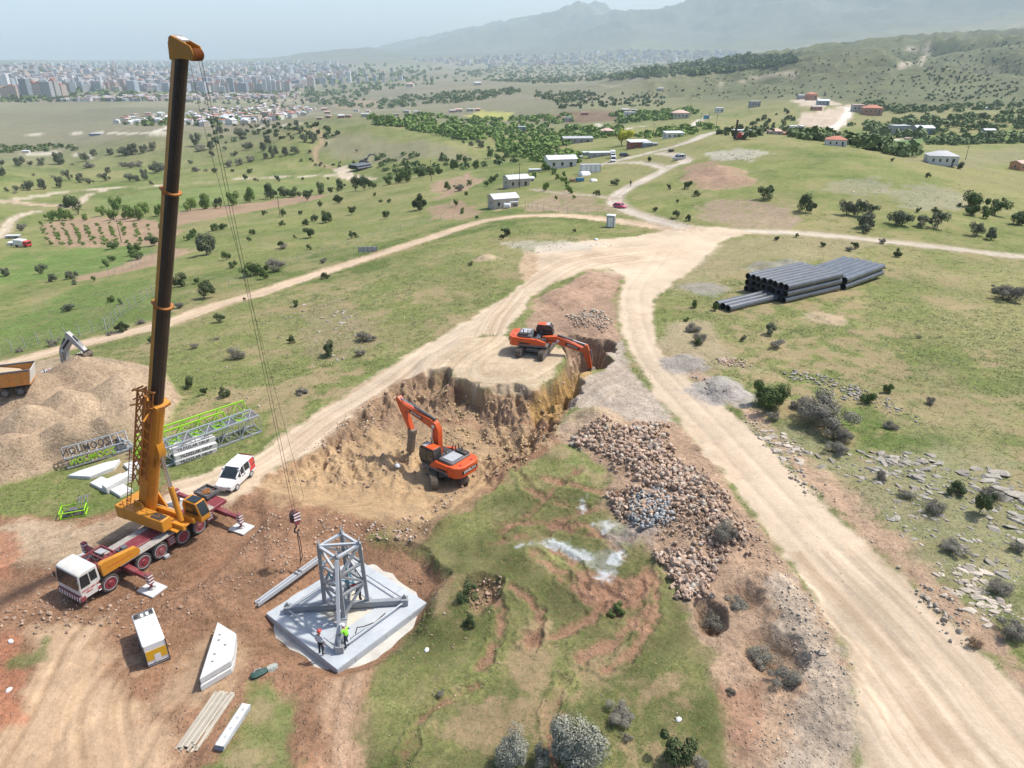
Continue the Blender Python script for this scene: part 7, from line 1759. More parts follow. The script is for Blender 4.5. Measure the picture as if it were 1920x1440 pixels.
for s, n, a, b in (("690,222 800,215 870,225 960,222 1060,215 1075,228 1000,245 930,262 860,262 780,245 700,232", 330, 4, 9), ("930,262 1000,248 1080,240 1160,240 1200,255 1100,262 1040,280 980,300 940,290", 250, 3, 7), ("1140,215 1210,210 1300,205 1320,214 1250,225 1160,232", 130, 5, 9),
                  ("980,285 1010,282 1080,288 1090,305 1060,308 1000,303", 90, 3, 5), ("1180,255 1230,245 1320,232 1350,240 1290,255 1230,262", 70, 3, 6)):
    woods += fill(s, n, a, b, n)
clump_mass("orchard_woods", "bright green orchards filling the valley beyond the houses", woods, 'orchard', 50, .19, .55)
w2 = []
for s, n, a, b in (("560,175 680,170 700,185 640,200 590,195", 60, 9, 18), ("620,200 760,180 900,172 960,165 980,175 860,195 720,205", 170, 8, 16), ("860,135 1000,118 1200,108 1480,105 1500,118 1320,140 1150,150 1000,158 900,150", 1300, 8, 18), ("1000,180 1080,172 1120,180 1050,195", 60, 6, 12),
                  ("1580,238 1680,225 1920,212 1960,240 1800,250 1700,262 1640,256", 170, 3, 9), ("1560,262 1640,265 1720,288 1700,296 1600,275", 60, 4, 7), ("1460,250 1560,255 1570,268 1500,262", 40, 4, 7), ("1720,262 1920,252 1950,268 1740,274", 80, 4, 7), ("1600,190 1760,200 1920,195 1920,205 1700,215 1620,208", 90, 5, 10),
                  ("0,276 140,272 145,282 0,288", 60, 3, 6), ("700,285 860,300 1000,295 980,310 860,320 760,335 720,330", 70, 2.5, 5)):
    w2 += fill(s, n, a, b, n + 1)
clump_mass("far_woods", "dark green woods and tree belts across the far valley", w2, 'valley', 40, .19, .6)
w3 = []
for s, n, a, b in (("1120,190 1300,150 1500,115 1640,95 1760,120 1700,190 1500,185 1300,185", 260, 2, 4), ("1640,95 1920,76 1920,190 1720,190 1740,130", 330, 2, 5), ("1340,250 1480,205 1500,240 1400,262", 60, 2, 4), ("1000,170 1250,180 1240,200 1050,205", 140, 3, 7), ("380,235 640,232 640,262 400,270", 70, 2.5, 5), ("320,186 620,184 640,196 330,198", 80, 4, 9), ("0,185 320,178 320,188 0,194", 110, 5, 12), ("560,300 700,300 660,318 580,318", 12, 1.5, 2.5)):
    w3 += fill(s, n, a, b, n + 2)
clump_mass("hill_scrub", "dark scrub dotted over the olive hills", w3, 'dark', 12, .4)
# grass and weeds
def tufts(name, n, rmax, seed, label, hmin, hmax, blades, mk, want, pw=1.0):
    rg = np.random.default_rng(seed)
    j = rg.integers(0, NT - 1, n * 3); tt = th[j] + rg.uniform(-.5, .5, n * 3) * (th[1] - th[0])
    r_ = np.exp(rg.uniform(math.log(22), math.log(rmax), n * 3)); x, y = np.sin(tt) * r_, np.cos(tt) * r_
    g = sample(GRASS, x, y); keep = (np.abs(tt) < rad(46)) & (rg.random(n * 3) < want(g, x, y)); x, y = x[keep][:n], y[keep][:n]; n = len(x); z = sample(GZ, x, y); r_ = np.hypot(x, y)
    V = np.empty((n, blades, 3, 3))
    for b in range(blades):
        a = rg.uniform(0, 6.283, n); l = rg.uniform(.4, 1.1, n); h = rg.uniform(hmin, hmax, n) * np.clip(r_ / 45, .8, 1.8); w = h * rg.uniform(.10, .22, n)
        ox, oy = x + rg.normal(0, .10, n) * np.clip(r_ / 45, .8, 2), y + rg.normal(0, .10, n) * np.clip(r_ / 45, .8, 2); a2 = a + 1.57
        V[:, b, 0] = np.stack([ox - np.cos(a2) * w, oy - np.sin(a2) * w, z - .02], 1); V[:, b, 1] = np.stack([ox + np.cos(a2) * w, oy + np.sin(a2) * w, z - .02], 1); V[:, b, 2] = np.stack([ox + np.cos(a) * h * l * 1.6, oy + np.sin(a) * h * l * 1.6, z + h * .5], 1)
    v = V.reshape(-1, 3); me = bpy.data.meshes.new(name); me.vertices.add(len(v)); me.vertices.foreach_set("co", v.ravel()); me.loops.add(len(v)); me.loops.foreach_set("vertex_index", np.arange(len(v), dtype=np.int32))
    me.polygons.add(len(v) // 3); me.polygons.foreach_set("loop_start", np.arange(0, len(v), 3, dtype=np.int32)); me.update(calc_edges=True); me.materials.append(mk)
    o = bpy.data.objects.new(name, me); COL.objects.link(o); tag(o, label, kind="stuff")
patch = lambda x, y: sstep(-.3, .5, fbm(x, y, 6, 3, 808))
tufts("grass", 60000, 170, 5, "short green grass tufts over the turf and slopes", .07, .19, 4, leaf_mat("grass_blades", (.070, .098, .028), (.20, .215, .080)), lambda g, x, y: g ** 2 * (.25 + .75 * patch(x, y)))
tufts("dry_grass", 22000, 150, 6, "straw coloured dry grass tufts", .06, .17, 4, leaf_mat("dry_grass_blades", (.19, .165, .085), (.30, .26, .14)), lambda g, x, y: np.where(g > .2, g, 0) * (1 - patch(x, y)) * .8)
tufts("weeds", 9000, 75, 7, "dark leafy weeds in the turf and along the road banks", .06, .17, 5, LEAF['green'], lambda g, x, y: sstep(.25, .6, fbm(x, y, 3.5, 3, 909)) * np.where(g > .3, g, 0))
tufts("low_scrub", 9000, 420, 8, "tiny olive shrubs dotted over the slopes", .10, .22, 6, LEAF['olive'], lambda g, x, y: np.where(g > .6, 1, 0) * sstep(60, 140, np.hypot(x, y)) * sstep(.1, .5, fbm(x, y, 9, 3, 919)))

# ---------------------------------------------------------------- houses, sheds and small structures
WALL = dict(white=mat("white_render", (.62, .61, .58), .85, var=.06, scale=.8, dirt=.25, dirtcol=(.42, .38, .33)), beige=mat("beige_render", (.50, .44, .37), .85, var=.08, scale=.8, dirt=.3), grey=mat("grey_block", (.33, .33, .33), .9, var=.1, scale=.8, dirt=.3), red=mat("red_sheet", (.30, .075, .055), .7, var=.12, dirt=.3),
            blue=mat("blue_grey_sheet", (.22, .28, .34), .6, var=.1, dirt=.2), brick=mat("brick_block", (.40, .20, .14), .9, var=.15, dirt=.3), orange=mat("orange_render", (.58, .28, .15), .85, var=.08, dirt=.2), bluebox=mat("blue_sheet", (.06, .25, .42), .6))
ROOF = dict(tin=mat("white_tin_roof", (.66, .67, .68), .45, .1, var=.06, scale=.6, dirt=.15), red=mat("red_tile_roof", (.40, .155, .105), .85, var=.15, scale=1.5, dirt=.2), grey=mat("grey_sheet_roof", (.40, .41, .42), .6, var=.08, dirt=.2), pink=mat("pale_pink_roof", (.52, .36, .30), .85, var=.12))
def house(px, py, wpx, rz, L, Wd, H, wall, roof, shape, label, cat="house", nwin=3, door=True, tank=0, k=None, name="house", group=None):
    """L by Wd plan; wpx is how wide it looks, the plan is scaled to it"""
    T = MB; p = at(px, py); k = wpx * depth(p) / FPX / (L * abs(math.cos(rz)) + Wd * abs(math.sin(rz))) if k is None else k
    root = empty(name, (p[0], p[1], min(p[2], gz(p[0], p[1] + Wd * k)) - .15), rz, label, cat, group)
    l, w, h = L * k / 2, Wd * k / 2, H * k
    T().box(-l, l, -w, w, 0, h).build("wall", WALL[wall], root)
    o = .35 * k
    if shape == 'gable':
        q = T().prism([(-w - o, h - .08), (0, h + w * .32), (w + o, h - .08), (w + o, h + .06), (0, h + w * .32 + .16), (-w - o, h + .06)], -l - o, l + o, 'x'); q.build("roof", ROOF[roof], root)
        T().prism([(-w, h), (w, h), (0, h + w * .31)], -l + .01, l - .01, 'x').build("gable_wall", WALL[wall], root)
    elif shape == 'hip':
        a, b = l + o, w + o; r_ = max(a - b, .3)
        T().add([(-a, -b, h), (a, -b, h), (a, b, h), (-a, b, h), (-r_, 0, h + b * .42), (r_, 0, h + b * .42), (-a, -b, h - .12), (a, -b, h - .12), (a, b, h - .12), (-a, b, h - .12)], [(0, 1, 5, 4), (1, 2, 5), (2, 3, 4, 5), (3, 0, 4), (6, 7, 1, 0), (7, 8, 2, 1), (8, 9, 3, 2), (9, 6, 0, 3), (9, 8, 7, 6)]).build("roof", ROOF[roof], root)
    elif shape == 'shed':
        T().hexa([(-l - o, -w - o, h), (l + o, -w - o, h), (l + o, w + o, h + .5 * k), (-l - o, w + o, h + .5 * k), (-l - o, -w - o, h + .12), (l + o, -w - o, h + .12), (l + o, w + o, h + .5 * k + .12), (-l - o, w + o, h + .5 * k + .12)]).build("roof", ROOF[roof], root)
    else:
        T().box(-l - .1, l + .1, -w - .1, w + .1, h, h + .25 * k).build("roof", ROOF[roof], root)
    for i in range(nwin):
        x = -l + (i + .6) * 2 * l / (nwin + .3)
        f = T().box(x - .5 * k, x + .5 * k, -w - .05, -w + .02, h * .38, h * .76).build("window", M_['cream'], root)
        T().box(x - .42 * k, x + .42 * k, -w - .07, -w - .04, h * .41, h * .73).build("pane", M_['glass'], f)
    for sd in (-1, 1):
        f = T().box(min(sd * l, sd * (l + .05)), max(sd * l, sd * (l + .05)), -.5 * k, .5 * k, h * .4, h * .76).build("window", M_['cream'], root)
        T().box(min(sd * (l + .03), sd * (l + .07)), max(sd * (l + .03), sd * (l + .07)), -.42 * k, .42 * k, h * .43, h * .73).build("pane", M_['glass'], f)
    if door: T().box(l * .62 - .45 * k, l * .62 + .45 * k, -w - .06, -w + .01, .02, h * .72).build("door", M_['grey'], root)
    T().box(-l * .3, -l * .3 + .4 * k, w * .3, w * .3 + .4 * k, h + .1, h + .25 + w * .32 + .5 * k).build("chimney", WALL['beige'], root) if shape in ('gable', 'hip') else None
    return root
def tank(px, py, wpx, label):
    p = at(px, py); r_ = wpx * depth(p) / FPX / 2
    root = empty("water_tank", (p[0], p[1], p[2]), R.uniform(-.3, .3), label, "water tank")
    MB().lathe([(.05, -r_ * 1.3), (r_ * .8, -r_ * 1.25), (r_, -r_), (r_, r_), (r_ * .8, r_ * 1.25), (.05, r_ * 1.3)], 16, 'x', (0, 0, r_ * 1.08)).build("tank", M_['white'], root)
    for x in (-.6, .6): MB().box(x * r_ - .08, x * r_ + .08, -r_ * .8, r_ * .8, 0, r_ * .35).build("saddle", M_['grey'], root)
H1 = house(943, 388, 58, rad(22), 8.5, 6.5, 4.0, 'beige', 'tin', 'gable', "nearest pale house with white gable roof behind the dirt track")
house(962, 388, 16, rad(22), 3, 2, 2.4, 'beige', 'tin', 'shed', "small porch shed at the front of the nearest pale house", "shed", 1)
house(968, 350, 50, rad(22), 8.5, 6.5, 4.0, 'beige', 'tin', 'gable', "second pale house with white roof behind the nearest one")
house(1050, 314, 60, rad(14), 10, 6, 3.6, 'white', 'tin', 'gable', "low white house with tin roof beside the container")
tank(934, 391, 9, "white round water tank by the nearest house, on the left"); tank(951, 391, 10, "white round water tank by the nearest house, on the right"); tank(979, 349, 9, "small white water tank beside the second house"); tank(1051, 315, 9, "white water tank in front of the low white house")
def container():
    p = at(1106, 324); k = depth(p) / FPX; L, h = 37 * k, 15 * k
    root = empty("container", (p[0], p[1], p[2]), rad(8), "long white cabin container with dark seams beside the garden", "container")
    MB().box(-L / 2, L / 2, -1.3, 1.3, .1, h, .03).build("shell", M_['white'], root)
    for i in range(5): MB().box(-L / 2 + i * L / 4 - .06, -L / 2 + i * L / 4 + .06, -1.33, -1.29, .1, h).build("seam_post", M_['grey'], root)
    MB().box(-L / 2 - .03, L / 2 + .03, -1.33, 1.33, h, h + .12).build("roof_frame", M_['lgrey'], root)
container()
def cabin():
    p = at(1145, 426); k = depth(p) / FPX; w, h = 15 * k, 22 * k
    root = empty("portable_cabin", (p[0], p[1], p[2]), rad(-18), "upright white portable cabin at the edge of the dirt track", "cabin")
    MB().box(-w / 2, w / 2, -w * .42, w * .42, .1, h, .05).build("shell", M_['lgrey'], root)
    d = MB().box(-w * .3, w * .3, -w * .42 - .04, -w * .41, .15, h * .85).build("door", M_['white'], root); MB().box(w * .2, w * .26, -w * .42 - .09, -w * .42 - .03, h * .4, h * .46).build("handle", M_['dark'], d)
    MB().box(-w / 2 - .05, w / 2 + .05, -w * .45, w * .45, h, h + .12).build("roof", M_['white'], root)
    for i in range(4): MB().box(w / 2 - .005, w / 2 + .03, -w * .3, w * .3, h * (.25 + .15 * i), h * (.29 + .15 * i)).build("louvre", M_['grey'], root)
cabin()
HS = [(992, 340, 20, 22, 6, 4, 2.6, 'white', 'tin', 'gable', "white garden shed behind the second pale house", 2), (926, 378, 16, 22, 5, 3, 2.2, 'grey', 'tin', 'shed', "grey lean to shed at the left of the nearest house", 1), (1003, 322, 24, 10, 8, 4, 2.0, 'grey', 'tin', 'flat', "low grey shed between second house and low white house", 2), (1080, 300, 26, 10, 8, 4, 2.4, 'beige', 'grey', 'flat', "beige shed behind the long cabin container", 2), (1083, 268, 56, 6, 14, 4, 2.6, 'grey', 'grey', 'shed', "long grey flat roofed shed among the orchards", 4), (1138, 256, 22, 0, 7, 6, 4, 'beige', 'pink', 'hip', "small beige house behind the yellow tree", 2), (1196, 277, 40, 10, 9, 6, 3.4, 'red', 'tin', 'shed', "red walled shed with white roof beside the yellow tree", 2), (1213, 276, 18, 10, 5, 4, 3, 'blue', 'grey', 'shed', "blue grey lean to beside the red shed", 1),
      (1127, 293, 50, 8, 12, 5, 2.2, 'grey', 'tin', 'flat', "low grey building with white roof behind the parked vans", 3), (1105, 290, 28, 8, 8, 4, 1.8, 'grey', 'tin', 'flat', "low flat shed left of the parked vans", 2), (1262, 258, 36, 8, 10, 6, 3.4, 'white', 'tin', 'shed', "white flat roofed house alone beside the ridge road", 3), (1222, 274, 20, 0, 6, 4, 2, 'grey', 'grey', 'flat', "dark low shed between red shed and ridge road", 1),
      (1762, 308, 56, -12, 13, 9, 4.6, 'white', 'grey', 'hip', "pale grey house with hipped roof on the right hillside", 4), (1566, 273, 40, -14, 11, 8, 4.2, 'white', 'red', 'hip', "white house with red hipped roof below the ridge", 3), (1912, 319, 36, 20, 9, 7, 4.4, 'orange', 'pink', 'gable', "orange and white house at the right edge", 3), (1684, 252, 34, 5, 10, 7, 5, 'grey', 'grey', 'flat', "grey block house in the right valley", 4), (1728, 252, 32, 0, 10, 7, 4, 'blue', 'tin', 'gable', "blue grey house with white roof in the right valley", 3),
      (1852, 250, 20, 0, 8, 5, 2.6, 'blue', 'tin', 'gable', "small blue roofed shed in the right valley trees", 2), (1850, 206, 20, 0, 12, 7, 3, 'white', 'tin', 'flat', "white barn high in the right valley", 2), (1633, 216, 36, -10, 12, 8, 5, 'brick', 'red', 'hip', "brick house with red roofs behind the spur", 4), (1607, 210, 22, -5, 8, 6, 5, 'grey', 'pink', 'flat', "grey unfinished house behind the spur", 3),
      (1520, 188, 18, 5, 8, 7, 5.5, 'brick', 'red', 'hip', "red brick house on top of the spur", 2), (1502, 186, 14, 5, 7, 6, 4, 'grey', 'tin', 'flat', "grey block house on top of the spur", 2), (1542, 197, 22, -6, 9, 6, 3.6, 'blue', 'tin', 'gable', "blue white house under the spur top", 3), (1530, 207, 18, 0, 8, 5, 3, 'brick', 'grey', 'flat', "brown walled yard house on the bare spur", 2), (1414, 201, 20, 8, 9, 6, 5.5, 'grey', 'grey', 'flat', "unfinished grey house on the slope left of the spur", 3),
      (1348, 211, 14, 0, 8, 6, 5, 'white', 'tin', 'flat', "small white cube house left of the spur", 2), (1324, 223, 9, 0, 5, 4, 4, 'bluebox', 'grey', 'flat', "bright blue kiosk beside the ridge road", 1), (1390, 248, 36, 4, 16, 6, 2.6, 'white', 'tin', 'flat', "long white roofed shed behind the drill rig", 4), (1452, 252, 28, -8, 11, 8, 3.4, 'beige', 'pink', 'hip', "pink roofed house right of the drill rig", 2), (1476, 254, 16, -8, 7, 6, 2.8, 'brick', 'red', 'hip', "small red roofed house under the spur", 2), (1493, 242, 26, -6, 12, 6, 3, 'white', 'tin', 'flat', "blue white shed at the foot of the spur", 3), (1700, 262, 8, 0, 6, 4, 2.5, 'beige', 'pink', 'gable', "tiny pink roofed hut beside the green field", 1),
      (180, 254, 22, 0, 22, 8, 4, 'blue', 'tin', 'flat', "blue white sheds on the far left plain", 3), (50, 286, 12, 0, 10, 5, 3, 'white', 'tin', 'gable', "white hut by the left tree belt", 2), (33, 460, 30, 10, 8, 4, 2.4, 'white', 'tin', 'flat', "white flat roofed shed at the left edge", 2), (26, 447, 24, 8, 7, 3, 2.2, 'grey', 'tin', 'flat', "grey shed behind the white shed at the left edge", 2),
      (978, 247, 14, 0, 6, 5, 4, 'blue', 'grey', 'flat', "small grey house in the orchard", 2), (958, 249, 8, 0, 5, 4, 2, 'white', 'tin', 'flat', "tiny white hut in the orchard", 1), (960, 243, 22, 0, 12, 5, 2, 'white', 'tin', 'flat', "white sheds at the orchard edge", 3), (1065, 228, 14, 0, 8, 6, 4.5, 'beige', 'grey', 'flat', "beige house under the dark field", 2), (1275, 222, 30, 0, 12, 8, 4.5, 'beige', 'pink', 'hip', "beige house beyond the white ridge house", 4), (1180, 219, 20, 0, 9, 6, 4, 'white', 'grey', 'flat', "grey white house beside the dark field", 2)]
for (a, b, wp, rzd, L, Wd, H, wl, rf, sh, lb, nw) in HS: house(a, b, wp, rad(rzd), L, Wd, H, wl, rf, sh, lb, nwin=nw, name="shed" if "shed" in lb or "hut" in lb else "house", cat="shed" if "shed" in lb or "hut" in lb or "kiosk" in lb or "barn" in lb else "house")
for i, (a, b, wp) in enumerate(((668, 209, 10), (690, 210, 9), (763, 212, 14), (780, 212, 10), (848, 211, 12), (860, 210, 14), (882, 209, 14), (896, 208, 10), (1096, 216, 14), (1172, 211, 14), (1188, 210, 12), (1100, 190, 8), (608, 207, 12), (614, 213, 12), (617, 221, 12), (600, 224, 10), (640, 221, 14), (654, 220, 12), (685, 219, 14), (742, 217, 12), (895, 160, 14), (770, 163, 16), (1238, 170, 10))):
    house(a, b, wp, rad(R.uniform(-20, 20)), 10, 7, 4, R.choice(('white', 'beige', 'brick') if i < 12 else ('brick', 'beige')), R.choice(('tin', 'pink', 'grey')), R.choice(('flat', 'gable')), "small far house scattered over the middle valley", nwin=2, name="farmhouse", cat="house", group="small houses scattered over the middle valley")

# ---------------------------------------------------------------- vehicles beyond the junction
PINK = mat("pink_red_paint", (.60, .10, .17), .35, var=.05); DBLUE = mat("dark_blue_paint", (.03, .05, .08), .3, var=.05); SILV = mat("silver_paint", (.45, .47, .50), .3, .4, var=.05)
def car_at(px, py, rzd, paintm, label, kind='car', cat="car", k=1.0, **kw):
    p = at(px, py); o = vehicle("van" if kind == 'van' else "car", (p[0], p[1], p[2]), rad(rzd), paintm, None, label, cat, kind=kind, **kw); o.scale = (k,) * 3; return o
car_at(1162, 390, -38, PINK, "pink red hatchback driving down the lane", k=.8)
car_at(1150, 303, -100, M_['white'], "white van at the front of the parked row", 'van', "van", 1.0, L=4.6, Wd=1.9, H=2.0)
car_at(1171, 294, 25, DBLUE, "dark blue car parked behind the white vans")
car_at(1273, 300, 200, SILV, "silver van parked alone by the lane bend", 'van', "van", L=4.4, Wd=1.8, H=1.85)
def camper():
    p = at(1152, 297); T = MB; root = empty("box_truck", (p[0], p[1] + 5, gz(p[0], p[1] + 5)), rad(-95), "white box truck behind the white van", "truck")
    T().box(-2.6, 1.9, -1.15, 1.15, .8, 3.3, .05).build("box_body", M_['white'], root)
    c = T().prism([(1.95, .5), (3.6, .5), (3.65, 1.3), (3.1, 2.3), (1.95, 2.3)], -1.0, 1.0).build("cab", M_['white'], root, bevel=.05)
    T().hexa([(3.66, -.85, 1.35), (3.66, .85, 1.35), (3.6, .85, 1.35), (3.6, -.85, 1.35), (3.16, -.85, 2.22), (3.16, .85, 2.22), (3.1, .85, 2.22), (3.1, -.85, 2.22)]).build("windscreen", M_['glass'], c)
    T().box(-1.8, 1.2, -1.16, -1.14, 1.9, 2.7).build("side_window", M_['glass'], root)
    for x in (-1.6, 2.8):
        for sd in (-1, 1): T().lathe([(.2, -.12), (.4, -.12), (.4, .12), (.2, .12)], 14, 'y', (x, sd * .98, .4)).build("wheel", M_['rubber'], root)
camper(); bpy.data.objects['box_truck'].scale = (.8, .8, .8)
def small_truck():
    p = at(44, 463); T = MB; root = empty("truck", (p[0], p[1], p[2]), rad(-15), "red and white truck beside the white shed at the left edge", "truck")
    T().box(-2.5, 1.0, -1, 1, .7, 2.3, .04).build("box_body", M_['white'], root); c = T().box(1.05, 2.6, -.95, .95, .45, 2.0, .1).build("cab", M_['red'], root); T().box(2.56, 2.63, -.8, .8, 1.2, 1.8).build("windscreen", M_['glass'], c)
    for x in (-1.5, 1.8):
        for sd in (-1, 1): T().lathe([(.2, -.12), (.42, -.12), (.42, .12), (.2, .12)], 12, 'y', (x, sd * .9, .42)).build("wheel", M_['rubber'], root)
small_truck()
def rig():
    p = at(1385, 262); k = depth(p) / FPX; T = MB; root = empty("drill_rig", (p[0], p[1], p[2]), rad(8), "red drill rig with dark mast on the ridge", "drill rig")
    u = 26 * k / 5.2
    for sd in (-1, 1): T().prism([(-1.6 * u, 0), (1.8 * u, 0), (2.0 * u, .35 * u), (1.8 * u, .7 * u), (-1.6 * u, .7 * u), (-1.8 * u, .35 * u)], sd * 1.0 * u - .25, sd * 1.0 * u + .25).build("track", M_['track'], root)
    b = T().box(-.6 * u, 2.2 * u, -1.0 * u, 1.0 * u, .75 * u, 2.0 * u, .1).build("body", M_['red'], root); T().box(-.5 * u, .4 * u, -1.0 * u, 0, 2.0 * u, 2.7 * u, .08).build("cab", M_['red'], b)
    m = T().bar((-1.7 * u, 0, .4 * u), (-1.3 * u, 0, 7.0 * u), .5 * u, .6 * u).build("mast", M_['dark'], root); T().bar((-.6 * u, 0, 1.6 * u), (-1.5 * u, 0, 3.6 * u), .3 * u, .3 * u).build("mast_brace", M_['dark'], root)
    T().lathe([(.3 * u, -.1), (.35 * u, .1)], 10, 'z', (-1.95 * u, 0, 5 * u)).build("rotary_head", M_['red'], m)
rig()
pq = at(684, 306); cq = (pq[0], pq[1])
excavator((cq[0], cq[1], gz(*cq)), rad(15), rad(0), (.75, 1.75), (3.2, 5.0), (6.5, 5.2), (7.6, 2.4), 'bucket', "dark excavator beside the far valley pipe stack", paint='grey', name=None, tool_end=rad(40))
person((*at(1182, 350)[:2], at(1182, 350)[2]), rad(70), "person in dark clothes walking down the lane", MATS["dark_jacket"], blackt, M_['dark'], H=1.9)
for (a, b, w, hh, m, lb) in ((1073, 341, 9, .5, WALL['orange'], "orange box in the garden beside the container"), (1087, 341, 14, .45, WALL['bluebox'], "blue skip in the garden beside the container"), (690, 474, 34, .3, M_['lgrey'], "pale sheet metal gate panel on the slope above the track"), (1258, 285, 9, .4, M_['dark'], "dark trailer parked beside the ridge road")):
    p = at(a, b); k = depth(p) / FPX; root = empty("gate_panel" if "gate" in lb else ("trailer" if "trailer" in lb else "skip"), (p[0], p[1], p[2]), rad(10), lb, "panel" if "gate" in lb else "container"); W_ = w * k
    dth = .08 if "gate" in lb else 1.2
    MB().box(-W_ / 2, W_ / 2, -dth / 2, dth / 2, .15, W_ * hh + .15, .02).build("body", m, root)
    for i in range(5): MB().box(-W_ / 2 + W_ * i / 4 - .04, -W_ / 2 + W_ * i / 4 + .04, -dth / 2 - .05, dth / 2 + .05, 0, W_ * hh + .2).build("post", M_['grey'], root)
for (a, b, w, lb) in ((1096, 329, 20, "white plastic tunnel beside the container"), (1113, 340, 12, "white tarpaulin heap in the garden")):
    p = at(a, b); r_ = w * depth(p) / FPX / 2; o = MB().loft([[(x * r_ * 1.1, r_ * math.cos(t) * q, max(0, r_ * .8 * math.sin(t) * q)) for t in np.linspace(-.05, 3.19, 9)] for x, q in ((-1, .5), (-.8, .9), (0, 1), (.8, .85), (1, .45))]).build("tarpaulin", M_['white']); o.location = tuple(p); o.rotation_euler = (0, 0, R.uniform(-.4, .4)); tag(o, lb, "tarpaulin")

# ---------------------------------------------------------------- poles and fences
WOOD = mat("pole_wood", (.13, .105, .085), .9)
for i, (a, b, hp) in enumerate(((228, 455, 42), (525, 405, 36), (809, 340, 38), (1061, 298, 30), (974, 352, 44), (1260, 257, 24), (1312, 244, 30), (1328, 240, 28), (1342, 246, 30), (1810, 300, 26), (1040, 262, 22), (1225, 255, 22))):
    p = at(a, b); h = hp * depth(p) / FPX * 1.05; root = empty("utility_pole", (p[0], p[1], p[2] - .2), R.uniform(-.5, .5), None, "utility pole", "utility poles")
    root["label"] = ("thin pole standing in the vineyard", "thin pole on the slope right of the ropes", "thin pole in the belt behind the dark tree", "thin pole beside the low white house", "thin pole between the two pale houses", "thin pole in front of the white ridge house", "first thin pole on the ridge left of the drill rig", "second thin pole on the ridge left of the drill rig", "thin pole nearest the drill rig", "thin pole right of the hipped roof house", "thin pole above the long grey shed", "thin pole behind the red shed")[i]
    MB().tube((0, 0, 0), (0, 0, h), .13, 7, .08).build("shaft", WOOD, root); MB().bar((-.8, 0, h - .5), (.8, 0, h - .5), .1, .1).build("crossarm", WOOD, root)
    for x in (-.7, 0, .7): MB().tube((x, 0, h - .45), (x, 0, h - .25), .05, 6).build("insulator", M_['lgrey'], root)
def fence(line, n, h, label, angled=True):
    w = smooth_line(W(line) if isinstance(line, str) else line, 6); d = np.concatenate([[0], np.cumsum(np.hypot(*(w[1:] - w[:-1]).T))]); root = None; pp = []
    for t in np.linspace(0, d[-1], n): x, y = np.interp(t, d, w[:, 0]), np.interp(t, d, w[:, 1]); pp.append(Vector((x, y, gz(x, y))))
    root = empty("fence", tuple(pp[0]), 0, label, "fence"); o = pp[0]
    for p in pp:
        q = MB().bar(p - o, p - o + Vector((0, 0, h)), .07, .07)
        if angled: q.bar(p - o + Vector((0, 0, h)), p - o + Vector((-.25, -.15, h + .35)), .06, .06)
        q.build("post", M_['lgrey'], root)
    for z in (.3, .8, 1.3, 1.8):
        if z > h: continue
        q = MB()
        for a, b in zip(pp[:-1], pp[1:]): q.tube(a - o + Vector((0, 0, z)), b - o + Vector((0, 0, z)), .012, 3, cap=False)
        q.build("wire", M_['lgrey'], root)
fence("200,622 215,606 240,585 265,570 290,555 310,540", 14, 2.0, "wire fence with cranked posts beside the dirt track left of the boom")
fence("205,518 225,510 245,505 270,492 300,482", 9, 1.9, "wire fence across the slope above the left meadow")
fence("985,388 1000,392 1040,398 1090,402 1140,408", 12, 1.6, "low post fence below the houses along the track", False)
fence(LEFT_FENCE, 9, 1.7, "post and wire fence along the dirt track at the left edge")
fence("430,535 520,505 600,478 680,452 760,430 850,408", 18, 1.5, "post and wire fence along the upper side of the dirt track", False)

# ---------------------------------------------------------------- village and city
def tower_mat(name, col, glass, sx, sz):
    m, N, L, p = principled(name)
    tc = N.new("ShaderNodeTexCoord"); oi = N.new("ShaderNodeObjectInfo"); at_ = N.new("ShaderNodeAttribute"); at_.attribute_name = "tint"
    br = N.new("ShaderNodeTexBrick"); br.offset = 0; br.inputs["Scale"].default_value = 1; br.inputs["Mortar Size"].default_value = .8; br.inputs["Brick Width"].default_value = sx; br.inputs["Row Height"].default_value = sz
    br.inputs["Color1"].default_value = br.inputs["Color2"].default_value = (*glass, 1); br.inputs["Mortar"].default_value = (*col, 1)
    sp = N.new("ShaderNodeSeparateXYZ"); L.new(tc.outputs["Object"], sp.inputs[0]); ad = N.new("ShaderNodeMath"); ad.operation = 'ADD'; L.new(sp.outputs[0], ad.inputs[0]); L.new(sp.outputs[1], ad.inputs[1])
    cb = N.new("ShaderNodeCombineXYZ"); L.new(ad.outputs[0], cb.inputs[0]); L.new(sp.outputs[2], cb.inputs[1]); L.new(cb.outputs[0], br.inputs[0])
    a2 = N.new("ShaderNodeMath"); a2.operation = 'ADD'; L.new(oi.outputs["Random"], a2.inputs[0]); L.new(at_.outputs["Fac"], a2.inputs[1]); fr = N.new("ShaderNodeMath"); fr.operation = 'FRACT'; L.new(a2.outputs[0], fr.inputs[0])
    mr = N.new("ShaderNodeMapRange"); mr.inputs[3].default_value, mr.inputs[4].default_value = .6, 1.15; L.new(fr.outputs[0], mr.inputs[0])
    mx = N.new("ShaderNodeMix"); mx.data_type = 'RGBA'; mx.blend_type = 'MULTIPLY'; mx.inputs[0].default_value = 1; L.new(br.outputs[0], mx.inputs[6]); L.new(mr.outputs[0], mx.inputs[7]); L.new(mx.outputs[2], p.inputs["Base Color"]); p.inputs["Roughness"].default_value = .8
    return m
TW = [tower_mat("pale_tower_facade", (.50, .47, .43), (.24, .25, .27), 4, 3.2), tower_mat("white_tower_facade", (.58, .58, .58), (.27, .29, .32), 3.5, 3.2), tower_mat("grey_tower_facade", (.36, .40, .45), (.14, .17, .21), 4, 3.2), tower_mat("rose_tower_facade", (.58, .45, .38), (.22, .2, .2), 4, 3.2)]
